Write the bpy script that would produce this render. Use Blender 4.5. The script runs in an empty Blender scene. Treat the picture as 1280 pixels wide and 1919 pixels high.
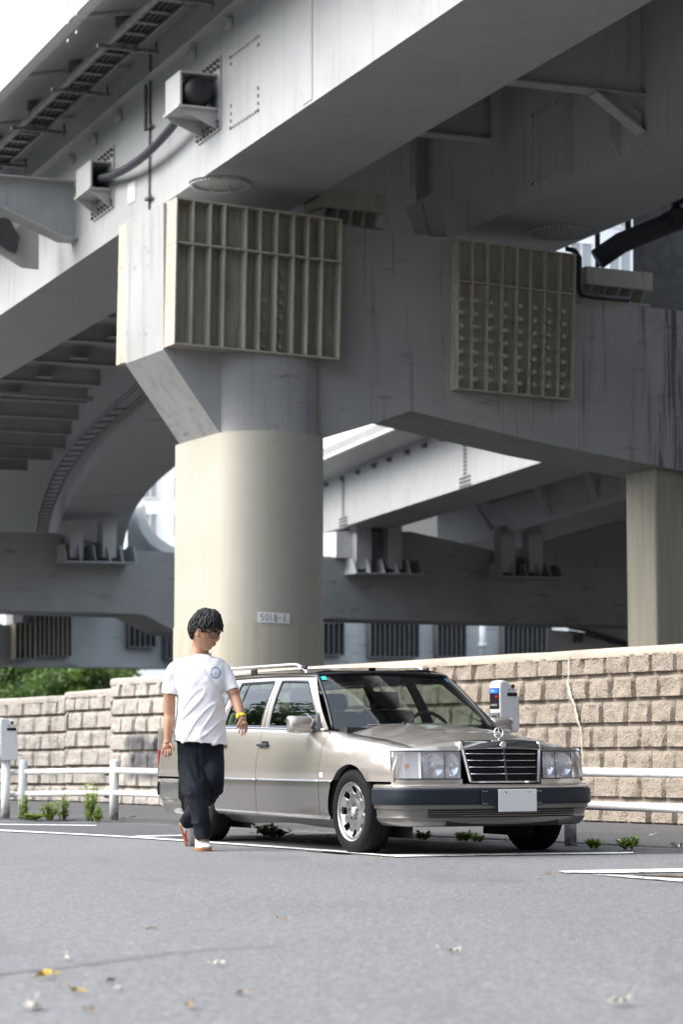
import bpy, bmesh, math, random
from mathutils import Vector, Matrix, noise, Quaternion
R = math.radians
rnd = random.Random(7)
SC = bpy.context.scene
COL = SC.collection
# ---------------------------------------------------------------- camera numbers
FPX, CX, CY = 4531.0, 640.0, 959.5
CAMH = 0.778
PITCH = math.atan(445.5 / FPX)
CAM = Vector((0, 0, CAMH))

def lerp(a, b_, t): return a + (b_ - a) * t
def ray(px, py):
    a = (px - CX) / FPX; b = (CY - py) / FPX
    return Vector((a, math.cos(PITCH) - b * math.sin(PITCH), math.sin(PITCH) + b * math.cos(PITCH)))
def at_z(px, py, z=0.0):
    d = ray(px, py); return CAM + d * ((z - CAMH) / d.z)
def at_y(px, py, y):
    d = ray(px, py); return CAM + d * (y / d.y)
def on_plane(px, py, p0, n):
    d = ray(px, py); return CAM + d * ((p0 - CAM).dot(n) / d.dot(n))
def proj(p):
    q = Vector(p) - CAM
    c, s = math.cos(PITCH), math.sin(PITCH)
    dz = q.y * c + q.z * s; up = -q.y * s + q.z * c
    return (CX + FPX * q.x / dz, CY - FPX * up / dz)

# ---------------------------------------------------------------- objects
ORIG = {}
def tag(o, label=None, cat=None, group=None, kind=None):
    if label: o['label'] = label
    if cat: o['category'] = cat
    if group: o['group'] = group
    if kind or cat: o['kind'] = kind or 'thing'
    return o
def thing(name, label, cat, loc=(0, 0, 0), rotz=0.0, group=None, world=True):
    o = bpy.data.objects.new(name, None); COL.objects.link(o)
    o.location = loc; o.rotation_euler = (0, 0, rotz)
    o.empty_display_size = 0.2
    ORIG[o.name] = Vector(loc) if world else Vector((0, 0, 0))
    return tag(o, label, cat, group)

class MB:
    def __init__(s): s.v = []; s.f = []; s.m = []; s.sm = []; s.st = []
    def add(s, vs, fs, mi=0, sm=False):
        b = len(s.v); s.st.append((b, len(s.f))); s.v += [Vector(p) for p in vs]
        for f in fs:
            s.f.append([b + i for i in f]); s.m.append(mi); s.sm.append(sm)
        return s
    def box(s, c, size, M=None, mi=0, bev=0.0):
        c = Vector(c); hx, hy, hz = [k / 2 for k in size]
        if bev > 0:
            bm = bmesh.new(); bmesh.ops.create_cube(bm, size=1.0)
            for v in bm.verts: v.co = Vector((v.co.x * size[0], v.co.y * size[1], v.co.z * size[2]))
            bmesh.ops.bevel(bm, geom=bm.edges[:], offset=bev, segments=2, affect='EDGES', profile=0.5)
            bm.verts.index_update()
            vs = [v.co.copy() for v in bm.verts]; fs = [[v.index for v in f.verts] for f in bm.faces]; bm.free()
        else:
            vs = [Vector((x, y, z)) for x in (-hx, hx) for y in (-hy, hy) for z in (-hz, hz)]
            fs = [(0, 1, 3, 2), (4, 6, 7, 5), (0, 4, 5, 1), (2, 3, 7, 6), (0, 2, 6, 4), (1, 5, 7, 3)]
        if M is not None: vs = [M @ p for p in vs]
        return s.add([c + p for p in vs], fs, mi)
    def hexa(s, a, b, mi=0):
        """a: 4 pts ring, b: 4 pts ring (matching)"""
        n = len(a)
        fs = [tuple(range(n))[::-1], tuple(range(n, 2 * n))] + [(i, (i + 1) % n, n + (i + 1) % n, n + i) for i in range(n)]
        return s.add(list(a) + list(b), fs, mi)
    def prism(s, poly, vec, mi=0):
        vec = Vector(vec); a = [Vector(p) for p in poly]
        return s.hexa(a, [p + vec for p in a], mi)
    def loft(s, rings, cap=True, closed=True, mi=0, sm=True):
        n = len(rings[0]); vs = [p for r in rings for p in r]; fs = []
        m = n if closed else n - 1
        for k in range(len(rings) - 1):
            for i in range(m):
                j = (i + 1) % n
                fs.append((k * n + i, k * n + j, (k + 1) * n + j, (k + 1) * n + i))
        if cap and closed:
            fs.append(tuple(range(n))[::-1]); L = (len(rings) - 1) * n
            fs.append(tuple(L + i for i in range(n)))
        return s.add(vs, fs, mi, sm)
    def tube(s, path, r, n=8, mi=0, cap=True, sm=True):
        path = [Vector(p) for p in path]; rings = []
        up = Vector((0, 0, 1))
        for k, p in enumerate(path):
            t = (path[min(k + 1, len(path) - 1)] - path[max(k - 1, 0)]).normalized()
            a = t.cross(up)
            if a.length < 1e-3: a = t.cross(Vector((0, 1, 0)))
            a.normalize(); b = t.cross(a).normalized()
            rr = r[k] if isinstance(r, (list, tuple)) else r
            rings.append([p + a * (rr * math.cos(2 * math.pi * i / n)) + b * (rr * math.sin(2 * math.pi * i / n)) for i in range(n)])
        return s.loft(rings, cap, True, mi, sm)
    def bar(s, p, q, w, h, mi=0, up=(0, 0, 1)):
        p = Vector(p); q = Vector(q); t = (q - p).normalized(); a = t.cross(Vector(up)).normalized(); b = a.cross(t).normalized()
        ra = [p + a * sx * w / 2 + b * sz * h / 2 for sx, sz in ((-1, -1), (1, -1), (1, 1), (-1, 1))]
        rb = [x + (q - p) for x in ra]
        return s.hexa(ra, rb, mi)
    def grid(s, fn, nu, nv, mi=0, sm=True, flip=False):
        vs = [fn(i / nu, j / nv) for j in range(nv + 1) for i in range(nu + 1)]
        fs = []
        for j in range(nv):
            for i in range(nu):
                a = j * (nu + 1) + i; q = (a, a + 1, a + nu + 2, a + nu + 1)
                fs.append(q[::-1] if flip else q)
        return s.add(vs, fs, mi, sm)
    def each(s, name, mats, parent, **kw):
        """one object for every piece that was added"""
        st = s.st + [(len(s.v), len(s.f))]
        for (v0, f0), (v1, f1) in zip(st[:-1], st[1:]):
            m = MB(); m.v = s.v[v0:v1]; m.f = [[i - v0 for i in f] for f in s.f[f0:f1]]; m.m = s.m[f0:f1]; m.sm = s.sm[f0:f1]
            m.build(name, mats, parent, **kw)
    def build(s, name, mats, parent=None, recalc=True, bevel=0.0, solid=0.0, merge=0.0, auto=None):
        if not isinstance(mats, (list, tuple)): mats = [mats]
        off = ORIG.get(parent.name, Vector()) if parent is not None else Vector()
        me = bpy.data.meshes.new(name)
        me.from_pydata([tuple(p - off) for p in s.v], [], s.f)
        for m in mats: me.materials.append(m)
        for p, mi, sm in zip(me.polygons, s.m, s.sm): p.material_index = mi; p.use_smooth = sm
        if recalc or merge > 0:
            bm = bmesh.new(); bm.from_mesh(me)
            if merge > 0: bmesh.ops.remove_doubles(bm, verts=bm.verts[:], dist=merge)
            if recalc: bmesh.ops.recalc_face_normals(bm, faces=bm.faces[:])
            bm.to_mesh(me); bm.free()
        o = bpy.data.objects.new(name, me); COL.objects.link(o)
        if auto is not None:
            me.set_sharp_from_angle(angle=R(auto))
        if solid:
            md = o.modifiers.new('sol', 'SOLIDIFY'); md.thickness = solid; md.offset = -1
        if bevel > 0:
            md = o.modifiers.new('bev', 'BEVEL'); md.width = bevel; md.segments = 2; md.limit_method = 'ANGLE'; md.angle_limit = R(40)
        if parent is not None: o.parent = parent
        ORIG[o.name] = off.copy()
        return o

def copy_tree(o, parent=None):
    c = o.copy(); COL.objects.link(c); c.parent = parent
    ORIG[c.name] = ORIG.get(o.name, Vector())
    for ch in list(o.children):
        copy_tree(ch, c)
    return c

# ---------------------------------------------------------------- materials
def new_mat(name):
    m = bpy.data.materials.new(name); m.use_nodes = True
    nt = m.node_tree; return m, nt, nt.nodes['Principled BSDF']
def N(nt, t, **kw):
    n = nt.nodes.new(t)
    for k, v in kw.items():
        if k in n.inputs: n.inputs[k].default_value = v
        else: setattr(n, k, v)
    return n
def c4(c): return (c[0], c[1], c[2], 1.0)
def ramp(nt, sock, stops):
    r = nt.nodes.new('ShaderNodeValToRGB'); nt.links.new(sock, r.inputs[0])
    e = r.color_ramp.elements
    while len(e) < len(stops): e.new(0.5)
    for el, (p, c) in zip(e, stops): el.position = p; el.color = c4(c) if not isinstance(c, (int, float)) else (c, c, c, 1)
    return r
def noise_node(nt, scale, detail=4, mapping=None, rough=0.55, coord='Object'):
    tc = nt.nodes.new('ShaderNodeTexCoord'); out = tc.outputs[coord]
    if mapping:
        mp = nt.nodes.new('ShaderNodeMapping'); mp.inputs['Scale'].default_value = mapping
        nt.links.new(out, mp.inputs[0]); out = mp.outputs[0]
    n = nt.nodes.new('ShaderNodeTexNoise'); n.inputs['Scale'].default_value = scale
    n.inputs['Detail'].default_value = detail; n.inputs['Roughness'].default_value = rough
    nt.links.new(out, n.inputs['Vector']); return n
def mix(nt, fac, a, b, mode='MIX'):
    m = nt.nodes.new('ShaderNodeMix'); m.data_type = 'RGBA'; m.blend_type = mode
    for s, v in ((m.inputs[0], fac), (m.inputs[6], a), (m.inputs[7], b)):
        if isinstance(v, (int, float)): s.default_value = v
        elif isinstance(v, (tuple, list)): s.default_value = c4(v)
        else: nt.links.new(v, s)
    return m.outputs[2]
def bump(nt, bsdf, sock, strength=0.3, dist=0.01):
    b = nt.nodes.new('ShaderNodeBump'); b.inputs['Strength'].default_value = strength; b.inputs['Distance'].default_value = dist
    nt.links.new(sock, b.inputs['Height']); nt.links.new(b.outputs[0], bsdf.inputs['Normal'])
def surf(name, base, rough=0.6, metal=0.0, layers=(), bmp=None, coat=0.0, spec=0.5, rough_var=None, coord='Object'):
    """layers: (scale, lo, hi, colour, mapping) mixed over the base where the noise runs from lo to hi"""
    m, nt, b = new_mat(name)
    col = None
    for (sc, lo, hi, colr, mp) in layers:
        n = noise_node(nt, sc, 5, mp, coord=coord); r = ramp(nt, n.outputs[0], [(lo, 0.0), (hi, 1.0)])
        col = mix(nt, r.outputs[0], col if col is not None else base, colr)
    if col is None: b.inputs['Base Color'].default_value = c4(base)
    else: nt.links.new(col, b.inputs['Base Color'])
    b.inputs['Roughness'].default_value = rough; b.inputs['Metallic'].default_value = metal
    b.inputs['Coat Weight'].default_value = coat; b.inputs['Coat Roughness'].default_value = 0.04
    b.inputs['Specular IOR Level'].default_value = spec
    if rough_var:
        n = noise_node(nt, rough_var[0], 4, coord=coord); r = ramp(nt, n.outputs[0], [(0.35, rough_var[1]), (0.65, rough_var[2])])
        nt.links.new(r.outputs[0], b.inputs['Roughness'])
    if bmp:
        n = noise_node(nt, bmp[0], 6, bmp[3] if len(bmp) > 3 else None, coord=coord); bump(nt, b, n.outputs[0], bmp[1], bmp[2])
    return m

VS = (1.0, 1.0, 0.06)   # vertical streaks
M = {}
M['steel'] = surf('painted_steel', (.415, .435, .44), .5, layers=[(1.2, .45, .8, (.36, .375, .378), None), (6, .56, .8, (.28, .285, .28), VS)], bmp=(1.5, .06, .02))
M['steel_low'] = surf('painted_steel_shade', (.40, .415, .41), .5, layers=[(.8, .4, .8, (.33, .345, .34), None), (5, .55, .8, (.27, .28, .27), (1, 1, .3))])
M['steel_edge'] = surf('painted_steel_trim', (.44, .44, .43), .5, layers=[(4, .5, .8, (.33, .31, .28), VS)])
M['conc'] = surf('concrete', (.36, .366, .364), .85, layers=[(.9, .4, .75, (.295, .30, .30), None), (5, .52, .8, (.225, .23, .23), VS), (2.2, .62, .74, (.18, .185, .19), (1, 1, 3))], bmp=(14, .15, .01))
M['conc_front'] = surf('concrete_weathered', (.42, .425, .42), .85, layers=[(.7, .4, .75, (.33, .34, .34), None), (2.5, .60, .75, (.24, .25, .26), (.5, .5, 2)), (7, .6, .8, (.13, .13, .135), (1.2, 1.2, .05))], bmp=(14, .15, .01))
M['jacket'] = surf('beige_column_paint', (.425, .407, .347), .55, layers=[(.8, .4, .8, (.39, .372, .312), None), (7, .58, .82, (.36, .345, .30), (1, 1, .05))], bmp=(3, .05, .01))
M['jacket_low'] = surf('beige_column_paint_base', (.44, .41, .335), .6, layers=[(7, .45, .75, (.34, .315, .25), (1, 1, .06))])
M['grille'] = surf('grille_paint', (.44, .415, .345), .55, layers=[(8, .45, .75, (.30, .27, .21), (1, 1, .2)), (20, .64, .75, (.25, .16, .08), None)])
M['dark'] = surf('dark_steel', (.05, .054, .06), .6, layers=[(3, .4, .7, (.09, .09, .09), None)])
M['galv'] = surf('weathered_galvanised', (.16, .165, .17), .5, .4, layers=[(9, .45, .7, (.08, .075, .07), None)])
M['black'] = surf('black_rubber', (.02, .021, .024), .6)
M['cable'] = surf('black_cable', (.03, .035, .04), .45)
M['white'] = surf('white_paint', (.78, .78, .78), .35, layers=[(12, .6, .8, (.6, .58, .55), None)])
M['parapet'] = surf('parapet_paint', (.56, .565, .57), .6, layers=[(5, .5, .8, (.48, .48, .475), VS)])
M['meter_white'] = surf('meter_white_paint', (.78, .79, .80), .3)
M['rail_white'] = surf('rail_white_paint', (.78, .78, .77), .35, layers=[(6, .6, .72, (.5, .45, .4), None), (22, .66, .72, (.2, .1, .05), None)])
M['plate_white'] = surf('sign_white', (.76, .77, .77), .4)
M['ink'] = surf('sign_ink', (.06, .08, .075), .5)
# ================================================================= SETTING: ground, road, sidewalk, markings
def asphalt(name, base, light, dark, wet=False):
    m, nt, b = new_mat(name)
    n1 = noise_node(nt, 0.35, 4); r1 = ramp(nt, n1.outputs[0], [(.38, 0.0), (.66, 1.0)])
    c = mix(nt, r1.outputs[0], base, light)
    n2 = noise_node(nt, 90, 3); r2 = ramp(nt, n2.outputs[0], [(.35, 0.0), (.7, 1.0)])
    c = mix(nt, r2.outputs[0], c, mix(nt, 0.5, c, (light[0]*2.2, light[1]*2.2, light[2]*2.2)))
    v = N(nt, 'ShaderNodeTexVoronoi'); v.inputs['Scale'].default_value = 75
    tc = N(nt, 'ShaderNodeTexCoord'); nt.links.new(tc.outputs['Object'], v.inputs['Vector'])
    rv = ramp(nt, v.outputs['Color'], [(.25, (dark[0]*.6, dark[1]*.6, dark[2]*.6)), (.6, base), (1.0, (light[0]*1.5, light[1]*1.5, light[2]*1.5))])
    c = mix(nt, 0.6, c, rv.outputs[0])
    n6 = noise_node(nt, 22, 6, None, .75); r6 = ramp(nt, n6.outputs[0], [(.36, 0.0), (.60, 1.0)]); c = mix(nt, r6.outputs[0], mix(nt, .8, c, dark), c)
    n3 = noise_node(nt, 1.1, 5, (1, .35, 1)); r3 = ramp(nt, n3.outputs[0], [(.56, 0.0), (.72, .7)])
    c = mix(nt, r3.outputs[0], c, dark)
    nt.links.new(c, b.inputs['Base Color'])
    rr = ramp(nt, n1.outputs[0], [(.3, .62), (.7, .85)]); nt.links.new(rr.outputs[0], b.inputs['Roughness'])
    bump(nt, b, v.outputs['Distance'], .5, .006)
    return m
M['asphalt'] = asphalt('asphalt', (.165, .166, .172), (.215, .216, .223), (.10, .101, .105))
M['asphalt_patch'] = asphalt('asphalt_patch', (.155, .156, .162), (.20, .201, .208), (.094, .095, .099))
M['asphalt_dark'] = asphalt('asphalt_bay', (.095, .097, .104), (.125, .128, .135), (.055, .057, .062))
M['sidewalk'] = asphalt('sidewalk_asphalt', (.095, .096, .10), (.125, .125, .127), (.055, .055, .057))

g = MB(); g.add([(-500, -300, 0), (500, -300, 0), (500, 900, 0), (-500, 900, 0)], [(0, 1, 2, 3)])
M['earth'] = surf('dark_ground', (.045, .045, .043), .95, layers=[(.2, .4, .7, (.06, .06, .055), None)])  # kept dark so hidden ground behind the wall bounces little light
tag(g.build('ground', M['earth']), kind='structure')
r_ = MB(); r_.add([(-40, -26, .004), (30, -26, .004), (30, 12, .004), at_z(1280, 1560, .004) + Vector((9, -13, 0)), at_z(1280, 1555, .004), at_z(208, 1508, .004), at_z(-60, 1500, .004), (-40, 42, .004)], [tuple(range(8))[::-1]])
tag(r_.build('road', M['asphalt']), kind='structure')
r_ = MB(); r_.add([(-56, 42, .004), (-40, 42, .004), tuple(at_z(-60, 1500, .004)), (-9.5, 60, .004), (-20, 150, .004), (-56, 150, .004)], [tuple(range(6))]); tag(r_.build('road', M['asphalt']), kind='structure')  # unseen pale sheet added to bounce light up under the left overhang

def sheet(name, px, mat, z, extra=()):
    b = MB(); pts = [at_z(x, y, z) for x, y in px]; b.add(pts, [tuple(range(len(pts)))])
    return b.build(name, mat)
WD = Vector((-math.sin(R(34.4)), math.cos(R(34.4)), 0))      # direction of wall, rail and bays (away from the camera)
WN = Vector((-WD.y, WD.x, 0))                                # towards the road
# sidewalk: between the edge of the road and the block wall
e0 = at_z(1280, 1592, 0); e1 = at_z(208, 1541, 0); e2 = at_z(-60, 1537, 0)
w0 = at_z(1280, 1550, 0); w1 = at_z(208, 1505, 0); w2 = at_z(-60, 1500, 0)
b = MB(); zz = Vector((0, 0, .018))
a = [e0 - WD * 8, e0, e1, e2, e2 + (e2 - e1).normalized() * 14]; c = [w0 - WD * 8 , w0, w1, w2, w2 + (e2 - e1).normalized() * 14]
for i in range(4):
    b.hexa([a[i], a[i+1], c[i+1] - WN * 1.0, c[i] - WN * 1.0], [p + zz for p in (a[i], a[i+1], c[i+1] - WN * 1.0, c[i] - WN * 1.0)])
tag(b.build('sidewalk', M['sidewalk']), kind='structure')
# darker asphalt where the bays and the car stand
tag(sheet('parking_bay', [(-80, 1556), (100, 1560), (330, 1573), (725, 1604), (1185, 1599), (1500, 1596), (1500, 1575), (1280, 1592.5), (208, 1541.5), (-80, 1538)], M['asphalt_dark'], .008), kind='structure')

def paint_mat():
    m, nt, b = new_mat('road_paint')
    n = noise_node(nt, 14, 6); r = ramp(nt, n.outputs[0], [(.36, 0.0), (.46, 1.0)])
    c = mix(nt, r.outputs[0], (.2, .2, .205), (.78, .78, .77)); nt.links.new(c, b.inputs['Base Color']); b.inputs['Roughness'].default_value = .6
    return m
M['paint'] = paint_mat()
def marking(px): return tag(sheet('road_marking', px, M['paint'], .012), kind='structure')
marking([(-60, 1551), (100, 1559.5), (230, 1566.3), (330, 1572.5), (640, 1594), (725, 1601.5), (735, 1605), (640, 1596.8), (330, 1575.2), (230, 1568.6), (100, 1561.8), (-60, 1554.5)])
marking([(725, 1601.5), (1000, 1598.3), (1188, 1596.4), (1188, 1598.8), (1000, 1601), (740, 1605.4)])
marking([(-60, 1543), (180, 1546), (180, 1547.4), (-60, 1545)])
marking([(250, 1566.2), (340, 1564.3), (480, 1570), (480, 1571.5), (340, 1566.3), (262, 1568)])
marking([(1045, 1632), (1100, 1630.5), (1400, 1625), (1400, 1631), (1160, 1635.5), (1060, 1635)])
marking([(1108, 1637.5), (1180, 1641), (1420, 1655), (1420, 1661), (1270, 1651), (1190, 1645)])
M['puddle'] = surf('puddle_water', (.035, .034, .03), .04)
for px in ([(575, 1591.5), (612, 1592.5), (640, 1597), (668, 1600.5), (640, 1600), (600, 1596.5), (570, 1593.5)], [(1180, 1638.5), (1230, 1637.6), (1420, 1637), (1420, 1648), (1290, 1643.5), (1215, 1640.5)]):
    tag(sheet('puddle', px, M['puddle'], .0105), kind='structure')
# crack in the road
b = MB(); pts = [(x_, y_ + 2.2 * noise.noise(Vector((x_ * .03, 3, 1)))) for x_, y_ in [(lerp(a_[0], b_[0], k_ / 8), lerp(a_[1], b_[1], k_ / 8)) for a_, b_ in zip([(-60, 1828), (60, 1817), (190, 1802), (330, 1783), (470, 1773)], [(60, 1817), (190, 1802), (330, 1783), (470, 1773), (540, 1769)]) for k_ in range(8)]]
L = [at_z(x, y - 1.2, 0.012) for x, y in pts]; L2 = [at_z(x, y + .5 - i * .03, 0.012) for i, (x, y) in enumerate(pts)]
for i in range(len(pts) - 1): b.add([L[i], L[i+1], L2[i+1], L2[i]], [(0, 1, 2, 3)])
M['crack'] = surf('tar_seam', (.085, .086, .09), .75)
tag(b.build('road_seam', M['crack']), kind='structure')

# ================================================================= BRIDGE
GD = Vector((-math.sin(R(22.0)), math.cos(R(22.0)), 0)); GN = Vector((-GD.y, GD.x, 0))      # girder direction (away), left of it
U = Vector((math.cos(R(27.3)), math.sin(R(27.3)), 0)); UN = Vector((U.y, -U.x, 0))           # pier direction (to the right), towards the camera
ZB, ZW = 10.0, 13.0
UP = Vector((0, 0, 1))
def st(px, py, z=ZB):      # point on the girder bottom plane
    return at_z(px, py, z)
Oe = st(0, 590); Ie = st(560, 385); L2e = st(963, 392); R2e = st(1245, 386)
def lat(p): return -(p - Oe).dot(GN)        # metres to the right of girder one's outer edge
def sta(p): return (p - Oe).dot(GD)
W1 = lat(Ie); A2, B2 = lat(L2e), lat(R2e)
def G(s, l, z): q = Oe + GD * s - GN * l; return Vector((q.x, q.y, z))
def webpx(px, py, l=0.0):       # pixel -> (station, z) on a vertical plane parallel to the girder
    p = on_plane(px, py, G(0, l, 0), GN); return sta(p), p.z
sJ = webpx(283, 300)[0]
WEBTOP = webpx(0, 338)[1]
print('girder widths', W1, A2, B2, 'joint', sJ, 'webtop', WEBTOP)
ZS = WEBTOP
S0, S1 = sta(Vector((0, -25, 0))), sta(Vector((0, 150, 0)))
def girder_box(b, s0, s1, l0, l1, zb=ZB, zt=None, mi_bottom=1):
    zt = zt or ZS
    a = [G(s0, l0, zb), G(s0, l1, zb), G(s0, l1, zt), G(s0, l0, zt)]; c = [G(s1, l0, zb), G(s1, l1, zb), G(s1, l1, zt), G(s1, l0, zt)]
    vs = a + c
    b.add(vs, [(0, 1, 5, 4)], mi_bottom)
    b.add(vs, [(1, 2, 6, 5), (2, 3, 7, 6), (3, 0, 4, 7), (0, 3, 2, 1), (4, 5, 6, 7)], 0)
def bolts_on(b, pts, nrm, r=.022, h=.02, n=6):
    """hexagon bolt heads at pts, standing out along nrm"""
    nrm = Vector(nrm).normalized(); t = nrm.cross(UP)
    if t.length < .1: t = nrm.cross(Vector((0, 1, 0)))
    t.normalize(); u = nrm.cross(t)
    for p in pts:
        p = Vector(p); ra = [p + (t * math.cos(2*math.pi*i/n) + u * math.sin(2*math.pi*i/n)) * r for i in range(n)]
        b.hexa(ra, [q + nrm * h for q in ra])
def px_line(p, q, n): return [(lerp(p[0], q[0], i / (n - 1)), lerp(p[1], q[1], i / (n - 1))) for i in range(n)]

def web_stiffeners(b, s0, s1, l, side, px_pts):
    """long flat stiffeners on the web; px_pts are points they pass through"""
    for (x, y, w, h) in px_pts:
        s, z = webpx(x, y, l)
        o = .5 * w * side
        b.hexa([G(s0, l, z), G(s0, l - o * 2, z), G(s0, l - o * 2, z + h), G(s0, l, z + h)], [G(s1, l, z), G(s1, l - o * 2, z), G(s1, l - o * 2, z + h), G(s1, l, z + h)])

girders = {}
gA = thing('bridge_girder', 'pale grey steel box girder beyond the vertical joint gap, running away to the left', 'bridge girder', G(sJ, W1/2, ZB), group='steel box girders')
b = MB(); girder_box(b, sJ + .05, S1, 0, W1); b.build('box_section', [M['steel'], M['steel']], merge=.001, parent=gA)
b = MB(); web_stiffeners(b, sJ + .05, S1, 0, 1, [(69, 333, .16, .03), (12, 325, .30, .04)]); b.each('stiffener', M['steel_edge'], gA)
gB = thing('bridge_girder', 'pale grey steel box girder crossing overhead above the beige column, bright web and dark underside', 'bridge girder', G(sJ, W1/2, ZB), group='steel box girders')
b = MB(); girder_box(b, S0, sJ, 0, W1); b.build('box_section', [M['steel'], M['steel']], merge=.001, parent=gB)
b = MB(); web_stiffeners(b, S0, sJ, 0, 1, [(69, 333, .16, .03), (12, 325, .30, .04)]); b.each('stiffener', M['steel_edge'], gB)
# bolt rectangle on the web
b = MB(); P = []
for (p, q, n) in [((433, 107), (485, 68), 11), ((433, 240), (484, 207), 11), ((485, 84), (484, 84), 2), ((484, 165), (484, 207), 4), ((433, 198), (433, 240), 4), ((433, 107), (433, 120), 2)]:
    for x, y in px_line(p, q, n):
        s, z = webpx(x, y); P.append(G(s, 0, z))
bolts_on(b, P, GN, .028, .03); b.build('bolt_pattern', M['steel_edge'], gB)
# splice plate seam (thin plate standing proud)
s_a, z_a = webpx(586, 0); 
b = MB(); b.hexa([G(s_a, 0, ZB + .05), G(s_a + .35, 0, ZB + .05), G(s_a + .35, 0, ZS - .3), G(s_a, 0, ZS - .3)], [G(s_a, -.012, ZB + .05), G(s_a + .35, -.012, ZB + .05), G(s_a + .35, -.012, ZS - .3), G(s_a, -.012, ZS - .3)])
b.build('splice_plate', M['steel'], gB)
# inspection hatch on the underside: ring of bolts with a handle
def hatch(parent, c, r):
    b = MB(); n = 40
    ring = lambda rr, z: [c + Vector((math.cos(2*math.pi*i/n) * rr, math.sin(2*math.pi*i/n) * rr, z - .004)) for i in range(n)]
    b.loft([ring(r, .0), ring(r, -.006), ring(r * .62, -.006), ring(r * .60, -.014), ring(.01, -.014)], cap=False, sm=False)
    bolts_on(b, [p + Vector((0, 0, -.02)) for p in ring(r * .9, 0)[::1]], (0, 0, -1), .03, .035)
    b.tube([c + Vector((-.15, .1, -.04)), c + Vector((-.15, .1, -.14)), c + Vector((.15, .1, -.14)), c + Vector((.15, .1, -.04))], .018, 6)
    b.build('hatch_cover', M['steel'], parent)
hatch(gB, st(400, 341) - GN * .12, .52)

# girder two (right), nearly in the shade
gC = thing('bridge_girder', 'shaded grey box girder on the right, resting above the smaller ribbed panel', 'bridge girder', G(sJ, (A2 + B2) / 2, ZB), group='steel box girders')
b = MB(); girder_box(b, S0, sta(at_z(560, 585, ZB)) + .3, A2, B2); b.build('box_section', [M['steel'], M['steel']], merge=.001, parent=gC)
hatch(gC, st(1052, 433), .62)
b = MB(); P = []
for (p, q, n) in [((1000, 217), (1058, 187), 9), ((1000, 345), (1058, 312), 9), ((1000, 217), (1000, 345), 14), ((1058, 187), (1058, 312), 14)]:
    for x, y in px_line(p, q, n):
        s, z = webpx(x, y, A2); P.append(G(s, A2, z))
for i in range(6):
    for k in range(12):
        for x0, y0, dx in ((1112, 60, 9), (772, 262, 6)):
            s, z = webpx(x0 + i * dx, y0 + k * 8 - i * .55 * dx, A2); P.append(G(s, A2, z))
bolts_on(b, P, GN, .024, .03); b.build('bolt_pattern', M['steel'], gC)
b = MB()
for x in (1165, 943, 800, 1075):
    s, _ = webpx(x, 250, A2)
    b.hexa([G(s, A2, ZB + .02), G(s + .025, A2, ZB + .02), G(s + .025, A2, ZS), G(s, A2, ZS)], [G(s, A2 - .22, ZB + .3), G(s + .025, A2 - .22, ZB + .3), G(s + .025, A2 - .22, ZS), G(s, A2 - .22, ZS)])
b.each('stiffener', M['steel'], gC)

# cross beams between girders one and two
def cross_beam(px, py, label, zl=None, knee=True):
    s, z = webpx(px, py, A2)
    t = thing('cross_beam', label, 'cross beam', G(s, (W1 + A2) / 2, z), group='cross beams under the deck')
    b = MB()
    b.hexa([G(s, W1 + .01, z), G(s, A2 - .01, z), G(s, A2 - .01, ZS - .01), G(s, W1 + .01, ZS - .01)], [G(s + .03, W1 + .01, z), G(s + .03, A2 - .01, z), G(s + .03, A2 - .01, ZS - .01), G(s + .03, W1 + .01, ZS - .01)])
    b.build('web_plate', M['steel'], t)
    b = MB(); b.hexa([G(s - .14, W1 + .01, z - .03), G(s - .14, A2 - .01, z - .03), G(s + .16, A2 - .01, z - .03), G(s + .16, W1 + .01, z - .03)], [G(s - .14, W1 + .01, z), G(s - .14, A2 - .01, z), G(s + .16, A2 - .01, z), G(s + .16, W1 + .01, z)])
    b.build('flange', M['steel_edge'], t)
    if knee:
        b = MB(); q0 = G(s, A2 - .85, z - .03); q1 = G(s, A2 - .02, ZB + .25)
        b.hexa([q0, q0 + UP * .0 + GN * -.25, q1 + UP * .3, q1], [p + GD * .03 for p in (q0, q0 + GN * -.25, q1 + UP * .3, q1)])
        b.hexa([q0 - GD * .13, q0 + GD * .13, q1 + GD * .13, q1 - GD * .13], [p + Vector((0, 0, -.03)) - GN * -.02 for p in (q0 - GD * .13, q0 + GD * .13, q1 + GD * .13, q1 - GD * .13)])
        b.build('knee_brace', M['steel_edge'], t)
    return t
cross_beam(1205, 180, 'dark cross beam nearest the top right corner, with a pale knee brace')
cross_beam(935, 264, 'dark cross beam between the girders, above the gap over the pier', knee=False)
s_c = webpx(1205, 180, A2)[0]
# far cross beams seen left of the column
sF = sta(st(120, 690))
k = 0
for s in [sJ + 7 + 4 * i for i in range(14)]:
    names = ['first', 'second', 'third', 'fourth', 'fifth', 'sixth', 'seventh', 'eighth', 'ninth', 'tenth', 'eleventh', 'twelfth', 'thirteenth', 'fourteenth']
    t = thing('cross_beam', 'dark cross beam under the far deck, %s one behind the pier' % names[k], 'cross beam', G(s, W1 + 2, ZS - .5), group='cross beams under the deck'); k += 1
    b = MB(); b.bar(G(s, W1 + .02, ZS - .28), G(s, W1 + 11, ZS - .28), .03, .5); b.build('web_plate', M['steel'], t)
    b = MB(); b.bar(G(s, W1 + .02, ZS - .54), G(s, W1 + 11, ZS - .54), .2, .03); b.build('flange', M['steel'], t)
    b = MB()
    for l in (W1 + 1.3, W1 + 3.2, W1 + 5.2): b.bar(G(s - .5, l, ZS - .42), G(s + .5, l, ZS - .42), .5, .02)
    b.each('gusset', M['steel'], t)

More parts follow.
